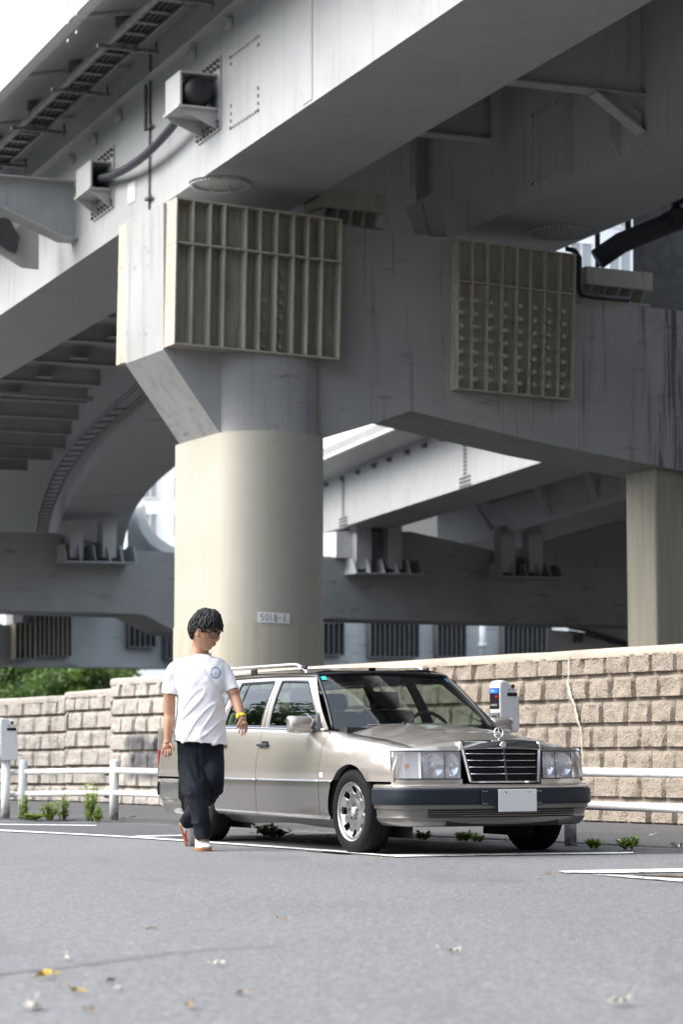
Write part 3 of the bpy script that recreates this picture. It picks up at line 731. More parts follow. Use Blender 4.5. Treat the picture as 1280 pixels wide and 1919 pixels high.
def path_girder(Lp, Rp, name, label, web_h, z=ZB, mats=None, over=None, parapet=True, group='steel box girders'):
    """box girder whose bottom edges pass through the given pixels at height z; optional deck over it"""
    L = [at_z(x, y, z) for x, y in Lp]; Rr = [at_z(x, y, z) for x, y in Rp]
    def resample(P, n=24):
        d = [0]
        for p, q in zip(P[:-1], P[1:]): d.append(d[-1] + (q - p).length)
        out = []
        for i in range(n + 1):
            s = d[-1] * i / n; k = max(j for j in range(len(d)) if d[j] <= s + 1e-6); k = min(k, len(P) - 2)
            # catmull
            p0 = P[max(k - 1, 0)]; p1 = P[k]; p2 = P[k + 1]; p3 = P[min(k + 2, len(P) - 1)]; f_ = (s - d[k]) / (d[k + 1] - d[k])
            out.append(0.5 * ((2 * p1) + (p2 - p0) * f_ + (2 * p0 - 5 * p1 + 4 * p2 - p3) * f_ ** 2 + (3 * p1 - p0 - 3 * p2 + p3) * f_ ** 3))
        return out
    L = resample(L); Rr = resample(Rr)
    t = thing(name, label, 'bridge girder', L[12], group=group)
    b = MB()
    rings = [[l, r, r + UP * web_h, l + UP * web_h] for l, r in zip(L, Rr)]
    n = 4
    vs = [p for r in rings for p in r]
    for k in range(len(rings) - 1):
        o = k * 4
        b.add([vs[o + i] for i in range(8)], [(0, 1, 5, 4)], 1, False); b.add([vs[o + i] for i in range(8)], [(1, 2, 6, 5), (2, 3, 7, 6), (3, 0, 4, 7)], 0, False)
    b.add(rings[0], [(0, 1, 2, 3)]); b.add(rings[-1], [(0, 1, 2, 3)])
    b.build('box_section', mats or [M['steel'], M['steel']], t, merge=.001)
    if over:
        oL, oR, ph = over
        dk = MB(); fa = MB(); rings = []; fr = []
        for i, (l, r) in enumerate(zip(L, Rr)):
            tn = L[min(i + 1, len(L) - 1)] - L[max(i - 1, 0)]; tn.z = 0; tn.normalize(); w = Vector((tn.y, -tn.x, 0))
            if w.dot(r - l) < 0: w = -w
            r = l + w * 2.4; oLk = min(oL, max(.5, lat(l) - .6)) if oL > 8 else oL
            z0 = z + web_h
            rings.append([Vector((*(l - w * oLk).xy, z0 + .25)), Vector((*l.xy, z0 + .003)), Vector((*r.xy, z0 + .003)), Vector((*(r + w * oR).xy, z0 + .003)), Vector((*(r + w * oR).xy, z0 + .6)), Vector((*(l - w * oLk).xy, z0 + .6))])
            p = l - w * oL
            fr.append([Vector((p.x, p.y, z0 + .15)), Vector((p.x, p.y, z0 + ph)), Vector((*(p + w * .2).xy, z0 + ph)), Vector((*(p + w * .2).xy, z0 + .15))])
        dk.loft(rings, sm=False); dk.build('deck_slab', M['steel'], t)
        if parapet: fa.loft([[q - Vector((0, 0, 0)) for q in r] for r in fr], sm=False); fa.build('parapet', M['white'], t)
    return t, L, Rr
# continuation of girder two, curving behind the pier
tC, Lc, Rc = path_girder([(560, 585), (420, 678), (283, 777), (215, 833), (166, 883), (134, 930), (113, 975), (104, 1010), (98, 1040), (92, 1070), (90, 1095), (90, 1130)],
            [(800, 575), (560, 710), (430, 795), (329, 873), (297, 900), (269, 930), (247, 965), (236, 1000), (229, 1035), (224, 1065), (220, 1090), (214, 1125)], 'bridge_girder', 'grey girder curving away left of the beige column', ZS - ZB - .05, mats=[M['steel'], M['steel']], over=(13, 1.6, 1.0), parapet=False)
b = MB()
for k in (4, 9):
    for i in range(30):
        p = Lc[k].lerp(Rc[k], (i + .5) / 30) ; bolts_on(b, [p, p + (Lc[k + 1] - Lc[k]).normalized() * .18], (0, 0, -1), .04, .04)
b.build('bolt_pattern', M['steel'], tC)
# curved cable ladder beside it
t = thing('cable_ladder', 'dark ladder tray curving beside the girder left of the column', 'cable tray', Lc[10])
def off_path(P, Q, o, dz): 
    return [p + (p - q).normalized() * o + UP * dz for p, q in zip(P, Q)]
b = MB()
for o in (.5, 1.1): b.tube(off_path(Lc, Rc, o, .35), .06, 6)
b.each('side_rail', M['galv'], t)
b = MB(); pa = off_path(Lc, Rc, .5, .35); pb = off_path(Lc, Rc, 1.1, .35)
for k in range(4, len(pa) - 1):
    for j in range(3): b.bar(pa[k].lerp(pa[k + 1], j / 3), pb[k].lerp(pb[k + 1], j / 3), .08, .05)
b.each('rung', M['galv'], t)

tD, Ld, Rd = path_girder([(470, 1043), (600, 1001), (745, 954), (860, 917), (1064, 850), (1400, 740)], [(660, 1013), (757, 985), (940, 932), (1121, 880), (1450, 783)], 'bridge_girder', 'sunlit pale girder between the beige column and the right column', 2.25, over=(1.7, 34, 1.3))
b = MB()
for k in range(2, 22):
    nrm = (Ld[k] - Rd[k]).normalized()
    q = Ld[k] + UP * 2.02; b.tube([q, q + nrm * .22], .1, 8)
b.build('bolt_boss', M['galv'], tD)
b = MB()
for k in (7, 14):
    nrm = (Ld[k] - Rd[k]).normalized(); dr = (Ld[k + 1] - Ld[k]).normalized()
    P = [Ld[k] + dr * (i * .22 - .11) + UP * (.06 + j * .14) for i in range(2) for j in range(15)] + [Ld[k] + dr * (i * .22 - .55) + UP * (.06 + j * .14) for i in range(6) for j in range(3)]
    bolts_on(b, P, nrm, .05, .04)
b.build('bolt_pattern', M['galv'], tD)
tE, Le, Re = path_girder([(820, 1030), (935, 1003), (1060, 968), (1175, 936), (1400, 870)], [(920, 1042), (1018, 1014), (1100, 991), (1175, 971), (1450, 896)], 'bridge_girder', 'dark girder in deep shade beside the right column', 2.25, mats=[M['steel'], M['steel']])
# cross beams between the sunlit girder and the dark one
for k, nm in ((3, 'far'), (8, 'middle'), (12, 'near'), (17, 'nearest')):
    t = thing('cross_beam', 'dark cross beam behind the sunlit girder, %s one with a knee brace' % nm, 'cross beam', Rd[k], group='cross beams under the deck')
    a0 = Rd[k] + UP * 1.5; a1 = Le[min(k + 2, 24)] + UP * 1.5; 
    d_ = (Le[min(k + 2, 24)] - Rd[k]); d_.z = 0; dn = d_.normalized()
    b = MB(); b.bar(a0 + UP * .35, a1 + UP * .35, .03, .7); b.build('web_plate', M['steel'], t)
    b = MB(); b.bar(a0, a1, .3, .04); b.build('flange', M['steel'], t)
    b = MB(); q0 = a1 - dn * .95; q1 = a1 - UP * 1.2 - dn * .02
    b.bar(q0, q1, .28, .05); b.build('knee_brace', M['steel'], t)

# ------------------------------------------------------------- third pier, far behind
PT = at_y(300, 1200, 150.0)
def thf(px, py, off=0.0): return on_plane(px, py, PT + UN * off, UN)
tp = thing('distant_pier', 'concrete pier beam with dark slatted panels low behind the wall', 'bridge pier', Vector((thf(400, 1300).x, thf(400, 1300).y, 0)))
b = MB(); face = [(-200, 1170), (44, 1171), (46, 1120), (1036, 1120), (1036, 1250), (640, 1252), (300, 1252), (0, 1247), (-200, 1244)]
b.prism([thf(x, y) for x, y in face], -UN * 3); b.build('cap_beam', M['conc_far'], tp)
b = MB()
for x in (480, 820, -260):
    c_ = thf(x, 1250); b.loft([[Vector((c_.x, c_.y, z)) - UN * 1.5 + Vector((math.cos(2*math.pi*i/16), math.sin(2*math.pi*i/16), 0)) * 1.3 for i in range(16)] for z in (-.2, c_.z + 1.2)])
    b.each('column', M['conc_far'], tp); b = MB()
for j, (x0, x1, y0, y1, o) in enumerate([(18, 55, 1170, 1236, .9), (60, 128, 1149, 1231, .5), (235, 285, 1152, 1214, .5), (302, 328, 1168, 1236, .9), (598, 637, 1169, 1229, .6), (686, 777, 1166, 1233, .6), (812, 865, 1169, 1232, .6), (936, 1025, 1174, 1240, .6)]):
    lab = ['leftmost dark slatted panel, outermost on the distant pier', 'wide dark slatted panel under the trees at left', 'dark slatted panel left of the man, right of the blank beam', 'dark slatted panel cut by the left side of the column', 'narrow dark slatted panel just right of the column', 'widest dark slatted panel above the car roof', 'dark slatted panel above the car windscreen', 'dark slatted panel nearest the low white building'][j]
    t = thing('slatted_panel', lab, 'steel panel', thf((x0 + x1) / 2, y1, 0), group='slatted panels on the distant pier')
    b = MB(); b.prism([thf(x, y, .02) for x, y in ((x0, y0), (x1, y0), (x1, y1), (x0, y1))], UN * .05); b.build('back_plate', M['dark'], t)
    b = MB(); n = max(4, int((x1 - x0) / 8.5))
    for i in range(n + 1):
        x = lerp(x0, x1, i / n); p = thf(x, y0, .05); q = thf(x, y1, .05)
        b.hexa([p, p + U * .05, q + U * .05, q], [v + UN * o for v in (p, p + U * .05, q + U * .05, q)])
    b.build('slat', M['grille'] if j < 2 else M['galv'], t)
    b = MB()
    for y in (y0, y1):
        p = thf(x0, y, .05); q = thf(x1, y, .05); b.hexa([p, q, q + UP * .06, p + UP * .06], [v + UN * o for v in (p, q, q + UP * .06, p + UP * .06)])
    b.each('edge_plate', M['galv'], t)
b = MB(); b.prism([thf(x, y, .4) for x, y in ((23, 1147), (41, 1145), (41, 1171), (23, 1172))], -UN * 1.2); tag(b.build('bearing_block', M['white']), 'small white block on the left end of the distant pier', 'bearing block')
# slim post and pipe in front of it
b = MB(); b.tube([thf(905, 1172, 1.2), thf(905, 1240, 1.2)], .22, 10); b.tube([thf(905, 1205, 1.2), thf(905, 1214, 1.2)], .3, 10); tag(b.build('downpipe', M['steel']), 'grey downpipe on the distant pier between two slatted panels', 'pipe')

# ------------------------------------------------------------- buildings
def building(name, label, c, w, d, h, rz, fw, fh, wall, glass, z0=0, zspan=18):
    t = thing(name, label, 'building', (c[0], c[1], 0)); Mx = Matrix.Rotation(rz, 3, 'Z'); C_ = Vector((c[0], c[1], 0))
    b = MB(); b.box(C_ + Vector((0, 0, h / 2)), (w, d, h), Mx); b.box(C_ + Vector((0, 0, h + .5)), (w * .98, d * .98, 1.0), Mx); b.build('wall', wall, t)
    # window openings: each a framed part with its own pane, on the two faces the photo could see
    for face in (0, 1) if z0 >= 0 else ():
        L_ = w if face == 0 else d
        nx = max(1, int(L_ / fw)); nz = int((h - 2) / fh)
        for i in range(nx):
            for k in range(nz):
                z = 2 + fh * k + fh * .55
                if z < z0 or z > z0 + zspan: continue
                u = (i + .5) * L_ / nx - L_ / 2
                if face == 0: p = Vector((u, -d / 2, z)); ax = Vector((1, 0, 0)); nn = Vector((0, -1, 0))
                else: p = Vector((w / 2 * (1 if c[0] < 0 else -1), u, z)); ax = Vector((0, 1, 0)); nn = Vector(((1 if c[0] < 0 else -1), 0, 0))
                hw_, hh = fw * .29, fh * .29
                q = [C_ + Mx @ (p + ax * sx * hw_ + UP * sz * hh + nn * .02) for sx, sz in ((-1, -1), (1, -1), (1, 1), (-1, 1))]
                frm = MB()
                for (sx0, sz0, sx1, sz1) in ((-1, -1, 1, -1), (-1, 1, 1, 1), (-1, -1, -1, 1), (1, -1, 1, 1), (0, -1, 0, 1)):
                    frm.bar(C_ + Mx @ (p + ax * sx0 * hw_ + UP * sz0 * hh + nn * .06), C_ + Mx @ (p + ax * sx1 * hw_ + UP * sz1 * hh + nn * .06), .1, .12, up=Mx @ nn)
                wo = frm.build('window', wall, t); pan = MB(); pan.add(q, [(0, 1, 2, 3)]); pan.build('pane', glass, wo)
    return t
M['bwall'] = surf('pale_facade', (.86, .85, .83), .7)
M['bglass'] = surf('window_glass', (.36, .37, .37), .2)
building('office_building', 'pale office block with small windows seen left of the column', (-15.8, 210, 0), 5.2, 12, 46, R(8), 2.1, 3.2, M['bwall'], M['bglass'], z0=14)
building('office_tower', 'bright white tower glimpsed under the girder at upper right', (23, 190, 0), 26, 16, 62, R(20), 3.2, 3.4, M['bwall'], M['bglass'], z0=30, zspan=12)
# low white building at right
t = thing('low_building', 'low white building with a grey curved roof edge behind the wall', 'building', at_z(1105, 1425, 0))
b = MB(); dd = 118
b.prism([at_y(x, y, dd) for x, y in ((1032, 1180), (1180, 1192), (1180, 1420), (1032, 1420))], (1, 8, 0)); b.build('wall', M['white'], t)
b = MB(); pts = [(1066, 1176), (1095, 1181), (1125, 1189), (1160, 1200), (1195, 1212)]
for (p, q) in zip(pts[:-1], pts[1:]):
    b.bar(at_y(*p, dd - .6), at_y(*q, dd - .6), .7, .12); b.bar(at_y(p[0], p[1] + 7, dd - .4), at_y(q[0], q[1] + 7, dd - .4), .5, .1)
b.build('roof_edge', M['galv'], t)
b = MB(); b.prism([at_y(x, y, dd - .3) for x, y in ((1070, 1177), (1300, 1177), (1300, 1210), (1195, 1207), (1150, 1193), (1110, 1182))], (0, 9, 1.0)); b.build('roof', M['white'], t)
b = MB()
for x in (1078, 1088): b.box(at_y(x, 1197, dd - .35), (.2, .3, .35))
b.build('wall_lamp', M['galv'], t)
b = MB(); b.box(at_y(1030, 1205, 112), (.25, .25, 1.8)); b.box(at_y(1030, 1300, 112), (.25, .25, 4)); tag(b.build('white_post', M['white']), 'white post at the left end of the low building', 'post')
# curved grey ramp wall seen left of the column
M['ramp'] = surf('ramp_concrete', (.5, .5, .49), .8)
b = MB()
P = [(268, 945), (272, 968), (282, 990), (298, 1008), (318, 1022), (345, 1034)]; Q = [(255, 960), (260, 985), (268, 1003), (282, 1020), (300, 1032), (340, 1046)]
for k in range(5):
    r0 = [at_y(*P[k], 125), at_y(*P[k+1], 125), at_y(*Q[k+1], 125), at_y(*Q[k], 125)]; b.prism(r0, (0, 1.2, 0))
r0 = [at_y(x, y, 126.5) for x, y in ((238, 960), (262, 950), (275, 1005), (340, 1040), (340, 1080), (238, 1080))]; b.prism(r0, (0, 1, 0), 1)
tag(b.build('ramp_wall', [M['ramp'], M['steel']]), 'curved grey concrete ramp wall left of the column', 'wall')

M['bwall2'] = surf('grey_facade', (.20, .19, .18), .8, layers=[(.3, .4, .7, (.16, .155, .15), None)])
for (x, y, w_, d_, h_, lab) in [(2, -46, 34, 14, 34, 'unseen grey block added behind the camera to block low sky'), (40, -42, 38, 14, 40, 'taller unseen grey block added behind the camera to the right to block low sky'), (66, 0, 14, 60, 30, 'unseen grey block added on the far right to block low sky'), (70, 80, 14, 80, 28, 'long unseen grey block added beyond the bridge on the right to block low sky'), (60, 260, 120, 14, 30, 'wide grey block added far beyond the bridge to close off low sky')]:  # blocks added around the view to cut low sky light
    building('sky_blocker', lab, (x, y, 0), w_, d_, h_, 0, 3.0, 3.4, M['bwall2'], M['bglass'], z0=-1)

for (x, y, w_, d_, h_, lab) in [(-62, 30, 14, 60, 17, 'unseen grey block added on the left behind the street trees to block low sky'), (-66, 100, 14, 60, 20, 'unseen grey block added on the far left beyond the street trees to block low sky'), (-40, -52, 40, 14, 20, 'low unseen grey block added behind the camera to the left to block low sky')]:  # more blocks, added on the left to keep horizon light off the undersides
    building('sky_blocker', lab, (x, y, 0), w_, d_, h_, 0, 3.0, 3.4, M['bwall2'], M['bglass'], z0=-1)
# a deck added to cover the bright sky in the gap, right of the column
t = thing('bridge_deck', 'deck added to close off bright sky between the far pier and the dark girders', 'bridge deck', (26, 119, 9))
b = MB(); b.box((31, 120, 10.6), (52, 8, 3.2)); b.build('girder', M['steel'], t)
b = MB(); b.box((31, 116.2, 12.35), (52, .3, .3)); b.build('flange', M['steel'], t)
# ================================================================= THE CAR (local: x forward from the front axle, y left, z up)
def paint(name, base, rough=.28, metal=.55):
    m, nt, b = new_mat(name)
    n = noise_node(nt, 900, 2); r = ramp(nt, n.outputs[0], [(.3, tuple(c * .88 for c in base)), (.7, tuple(c * 1.1 for c in base))])
    nt.links.new(r.outputs[0], b.inputs['Base Color']); b.inputs['Metallic'].default_value = metal; b.inputs['Roughness'].default_value = rough
    b.inputs['Coat Weight'].default_value = 1.0; b.inputs['Coat Roughness'].default_value = .03; b.inputs['Coat IOR'].default_value = 1.5
    n2 = noise_node(nt, 3, 3); bump(nt, b, n2.outputs[0], .03, .01)
    return m
M['car'] = paint('champagne_metallic', (.535, .495, .45), .26, .66)
M['clad'] = paint('cladding_metallic', (.22, .215, .20), .32, .7)
M['valance'] = paint('body_paint_shaded', (.17, .165, .152), .42, .6)  # body-coloured part; its shade under the bumper is put into this darker paint
M['chrome'] = surf('chrome', (.80, .80, .82), .07, 1.0)
M['alloy'] = surf('alloy_silver', (.46, .46, .475), .26, .9)
M['trim'] = surf('black_trim', (.016, .019, .024), .38)
M['bumper'] = surf('bumper_rubber', (.014, .020, .029), .4, spec=.3)
M['tyre'] = surf('tyre_rubber', (.008, .008, .0092), .8, bmp=(60, .2, .004), spec=.2)
M['under'] = surf('underbody', (.012, .012, .013), .9)
M['seat'] = surf('seat_cloth', (.03, .031, .034), .9)
M['dash'] = surf('dashboard', (.022, .023, .026), .6)
M['red'] = surf('tail_lamp_red', (.45, .02, .02), .12, coat=1)
M['reflector'] = surf('lamp_reflector', (.85, .85, .86), .12, 1.0)
M['lampsilver'] = surf('lamp_housing', (.62, .63, .64), .3, .6); M['bowl'] = surf('lamp_bowl', (.88, .88, .90), .22, .55); M['bowl2'] = surf('lamp_reflector_bowl', (.93, .93, .95), .16, .9)
M['amber'] = surf('amber_bulb', (.65, .2, .06), .3)
def glass(name, tint, refl=1.0, rough=0.0, ior=1.5, bmp=None):
    m = bpy.data.materials.new(name); m.use_nodes = True; nt = m.node_tree; nt.nodes.clear()
    out = N(nt, 'ShaderNodeOutputMaterial'); tr = N(nt, 'ShaderNodeBsdfTransparent'); tr.inputs[0].default_value = c4(tint)
    gl = N(nt, 'ShaderNodeBsdfGlossy'); gl.inputs['Roughness'].default_value = rough
    ge = N(nt, 'ShaderNodeNewGeometry'); dt = N(nt, 'ShaderNodeVectorMath', operation='DOT_PRODUCT'); nt.links.new(ge.outputs['Normal'], dt.inputs[0]); nt.links.new(ge.outputs['Incoming'], dt.inputs[1])
    ab = N(nt, 'ShaderNodeMath', operation='ABSOLUTE'); nt.links.new(dt.outputs['Value'], ab.inputs[0]); iv = N(nt, 'ShaderNodeMath', operation='SUBTRACT'); iv.inputs[0].default_value = 1.0; nt.links.new(ab.outputs[0], iv.inputs[1])
    pw = N(nt, 'ShaderNodeMath', operation='POWER'); pw.inputs[1].default_value = 5.0; nt.links.new(iv.outputs[0], pw.inputs[0]); f0 = min(.3, 2 * ((ior - 1) / (ior + 1)) ** 2)
    fr = N(nt, 'ShaderNodeMath', operation='MULTIPLY_ADD'); fr.inputs[1].default_value = 1 - f0; fr.inputs[2].default_value = f0; nt.links.new(pw.outputs[0], fr.inputs[0])
    mx = N(nt, 'ShaderNodeMixShader'); nt.links.new(fr.outputs[0], mx.inputs[0]); nt.links.new(tr.outputs[0], mx.inputs[1]); nt.links.new(gl.outputs[0], mx.inputs[2]); nt.links.new(mx.outputs[0], out.inputs[0])
    if bmp:
        tc = N(nt, 'ShaderNodeTexCoord'); wv = N(nt, 'ShaderNodeTexWave', wave_type='BANDS', bands_direction='Y'); wv.inputs['Scale'].default_value = bmp; nt.links.new(tc.outputs['Object'], wv.inputs[0])
        bp = N(nt, 'ShaderNodeBump'); bp.inputs['Strength'].default_value = .6; bp.inputs['Distance'].default_value = .004; nt.links.new(wv.outputs['Fac'], bp.inputs['Height']); nt.links.new(bp.outputs[0], gl.inputs['Normal'])
    return m
M['glass_side'] = glass('side_glass', (.46, .55, .50), ior=1.7)
M['glass_wind'] = glass('windscreen_glass', (.74, .82, .79), ior=1.5)
M['lens'] = glass('lamp_lens', (.93, .94, .95), ior=1.55, bmp=16)
_nt = M['lens'].node_tree; _out = [n for n in _nt.nodes if n.type == 'OUTPUT_MATERIAL'][0]; _src = _out.inputs[0].links[0].from_socket
_df = N(_nt, 'ShaderNodeBsdfDiffuse'); _df.inputs[0].default_value = (.75, .76, .78, 1); _mx = N(_nt, 'ShaderNodeMixShader'); _mx.inputs[0].default_value = .20
_nt.links.new(_src, _mx.inputs[1]); _nt.links.new(_df.outputs[0], _mx.inputs[2]); _nt.links.new(_mx.outputs[0], _out.inputs[0])

CARP = Vector((.826, 18.67, 0)); CARA = math.atan2(-.887, .462)
car = thing('estate_car', 'champagne metallic estate car with chrome grille and blank white plate, parked in the bay', 'car', CARP, CARA, world=False)
def itp(tab, x):
    if x <= tab[0][0]: return tab[0][1]
    for (a, b_), (c, d) in zip(tab[:-1], tab[1:]):
        if x <= c:
            f = (x - a) / (c - a); f = f * f * (3 - 2 * f) * .35 + f * .65
            return b_ + (d - b_) * f
    return tab[-1][1]
HW = [(-3.90, .775), (-3.6, .812), (-3.2, .845), (-2.6, .866), (-2.0, .872), (0, .870), (.3, .862), (.5, .845), (.62, .822), (.70, .79)]
hw = lambda x: itp(HW, x)
ZBELT = [(-3.9, .972), (-2.4, .958), (-.6, .932), (-.15, .880), (.2, .850), (.45, .818), (.68, .778)]
zbelt = lambda x: itp(ZBELT, x)
FEN = [(0, 0), (.25, .001), (.5, -.012), (.68, -.030), (.82, -.055), (.91, -.085), (.965, -.120), (.99, -.155), (1.0, -.20)]
DOR = [(0, 0), (.18, .001), (.36, -.008), (.52, -.018), (.66, -.029), (.79, -.041), (.90, -.054), (.97, -.066), (1.0, -.085)]
ZMO = .545
def sect_pt(x, t):
    """t 0..1 -> (z, y offset) of the upper side section at x"""
    bl = min(1, max(0, (x + .75) / .5)); bl = bl * bl * (3 - 2 * bl)
    k = t * 8; i = min(7, int(k)); f = k - i
    def L(T):
        # smooth interpolation through the control rows
        p0, p1, p2, p3 = T[max(i-1, 0)], T[i], T[i+1], T[min(i+2, 8)]
        cr = lambda a, b_, c, d: .5 * (2*b_ + (c-a)*f + (2*a-5*b_+4*c-d)*f*f + (3*b_-a-3*c+d)*f**3)
        return cr(p0[0], p1[0], p2[0], p3[0]), cr(p0[1], p1[1], p2[1], p3[1])
    a, b_ = L(DOR), L(FEN)
    zf = lerp(a[0], b_[0], bl); dy = lerp(a[1], b_[1], bl)
    return ZMO + zf * (zbelt(x) - ZMO), dy
def t_at_z(x, z):
    lo, hi = 0.0, 1.0
    for _ in range(24):
        m_ = (lo + hi) / 2
        if sect_pt(x, m_)[0] < z: lo = m_
        else: hi = m_
    return lo
RA = .352
def arch_z(x):
    if x > .6125: return .774
    best = ZMO
    for cx, r_ in ((0, RA), (-2.80, RA - .004)):
        if abs(x - cx) < r_: best = max(best, .315 + math.sqrt(r_ ** 2 - (x - cx) ** 2))
    return best
def S(x, t, sd): z, dy = sect_pt(x, t); return Vector((x, sd * (hw(x) + dy), z))
def xs_list(x0, x1, step=.04):
    xs = [x0 + (x1 - x0) * i / max(1, round(abs(x1 - x0) / step)) for i in range(max(1, round(abs(x1 - x0) / step)) + 1)]
    for cx, r_ in ((0, RA), (-2.8, RA - .004)):
        for k in range(0, 37):
            x = cx + r_ * math.cos(math.pi * k / 36)
            if x0 + .004 < x < x1 - .004: xs.append(x)
        for e in (-1, 1):
            x = cx + e * math.sqrt(r_ ** 2 - (ZMO - .315) ** 2)
            for o in (-.002, .0, .002):
                if x0 + .004 < x + o < x1 - .004: xs.append(x + o)
    if x0 < .6 < x1: xs += [.612, .613]
    return sorted(set(round(x, 4) for x in xs))
GAP = .0035
def side_panel(b, x0, x1, sd, nrow=26, tmax=1.0):
    xs = xs_list(x0 + GAP, x1 - GAP); cols = []
    for x in xs:
        t0 = t_at_z(x, arch_z(x) + .002) if arch_z(x) > ZMO + .001 else 0.0
        cols.append([S(x, lerp(t0, tmax, j / nrow), sd) for j in range(nrow + 1)])
    n = nrow + 1; vs = [p for c in cols for p in c]; fs = []
    for i in range(len(xs) - 1):
        for j in range(nrow): fs.append((i*n+j, (i+1)*n+j, (i+1)*n+j+1, i*n+j+1))
    b.add(vs, fs, 0, True)
    # returned edges (dark gap shows between them)
    for i in (0, len(xs) - 1):
        c = cols[i]; inn = [p - Vector((0, sd * .022, 0)) for p in c]
        b.add(c + inn, [(j, j+1, n+j+1, n+j) for j in range(nrow)], 0, False)
    # arch lip
    for i in range(len(xs) - 1):
        if arch_z(xs[i]) > ZMO + .001 and arch_z(xs[i+1]) > ZMO + .001:
            p, q = cols[i][0], cols[i+1][0]; o = Vector((0, -sd * .05, 0)); b.add([p, q, q + o, p + o], [(0, 1, 2, 3)], 0, True)
def cladding(b, x0, x1, sd, z0=.245, z1=.532):
    """lower side panel; its ends follow the wheel arches"""
    def lim(z):
        a, c = x0 + GAP, x1 - GAP
        for cx, r_ in ((0, RA), (-2.8, RA - .004)):
            if abs(z - .315) < r_:
                h_ = math.sqrt(r_ ** 2 - (z - .315) ** 2)
                if c > cx - h_ and a < cx - h_: c = min(c, cx - h_)
                if a < cx + h_ and c > cx + h_: a = max(a, cx + h_)
        return a, c
    prof = [(0, -.050), (.06, -.030), (.14, -.014), (.3, -.006), (.6, .0), (.9, .004), (1.0, .0)]
    def fn(u, v):
        z = lerp(z0, z1, v); a, c = lim(z); x = lerp(a, c, u); return Vector((x, sd * (hw(x) + itp(prof, v)), z))
    b.grid(fn, 16, 14)
    b.grid(lambda u, v: fn(u, 1) + Vector((0, -sd * .03 * v, .002 * v)), 16, 1)
def moulding(b, x0, x1, sd):
    r_ = []
    n = 16
    for i in range(n + 1):
        x = lerp(x0 + GAP, x1 - GAP, i / n); y = hw(x) + .002
        r_.append([Vector((x, sd * (y + o), z)) for o, z in ((-.02, .531), (.003, .533), (.008, .539), (.003, .545), (-.02, .547))])
    b.loft(r_, cap=True)
XF = (-.500, .66); X1, X2, X3 = -.500, -1.625, -2.470
for sd in (-1, 1):
    b = MB(); side_panel(b, X1, .70, sd); fw = b.build('front_wing', M['car'], car, auto=40)
    b = MB(); cladding(b, X1, -.30, sd); b.build('cladding', M['clad'], fw, auto=50)
    b = MB(); moulding(b, X1, -.285, sd); b.build('moulding', M['chrome'], fw)
    b = MB(); b.box((-.455, sd * (hw(-.455) + .002), .585), (.05, .006, .038)); b.build('side_badge', M['white'], fw, bevel=.004)
    for k, (xa, xb) in enumerate(((X2, X1), (X3, X2))):
        b = MB(); side_panel(b, xa, xb, sd); dr = b.build('door', M['car'], car, auto=40)
        b = MB(); cladding(b, xa, xb, sd); b.build('cladding', M['clad'], dr, auto=50)
        b = MB(); moulding(b, max(xa, -2.52), xb, sd); b.build('moulding', M['chrome'], dr)
        # handle: black grip over a pale recess
        xh = xa + (.10 if k == 0 else .14); zh = .815
        tz = t_at_z(xh, zh); y0 = hw(xh) + sect_pt(xh, tz)[1]
        b = MB(); b.box((xh, sd * (y0 + .018), zh), (.185, .026, .026), bev=.009); b.box((xh + .02, sd * (y0 + .006), zh + .022), (.09, .02, .028), bev=.008); b.build('handle', M['trim'], dr)
        b = MB(); b.box((xh - .005, sd * (y0 - .002), zh - .03), (.075, .008, .04), bev=.003); b.build('handle_recess', M['lampsilver'], dr)
    b = MB(); side_panel(b, -3.86, X3, sd); q = b.build('rear_wing', M['car'], car, auto=40)
    b = MB(); b.loft([[Vector((-3.82 + .5 * o, sd * (hw(-3.8) + .004), z)), Vector((-3.87, sd * (hw(-3.86) - .05), z)), Vector((-3.885, sd * .60, z)), Vector((-3.84, sd * .60, z))] for z, o in ((.585, 0), (.78, 0))], sm=False); b.build('tail_lamp', M['red'], car, bevel=.01)
    # wheel arch liners
    for cx in (0, -2.8):
        b = MB(); b.grid(lambda u, v: Vector((cx + (RA + .012) * math.cos(math.pi * (1.12 * u - .06)), sd * lerp(.52, hw(cx) - .03, v), .315 + (RA + .012) * math.sin(math.pi * (1.12 * u - .06)))), 24, 1)
        b.grid(lambda u, v: Vector((cx + lerp(-.38, .38, u), sd * .53, lerp(.12, .70, v))), 1, 1); b.build('arch_liner', M['under'], car, recalc=False)
# sills under the cladding
for sd in (-1, 1):
    b = MB(); b.grid(lambda u, v: Vector((lerp(-2.42, -.36, u), sd * lerp(.80, .70, v), lerp(.25, .185, v) - .01 * math.sin(u * 9))), 20, 3); b.build('sill', M['clad'], car)

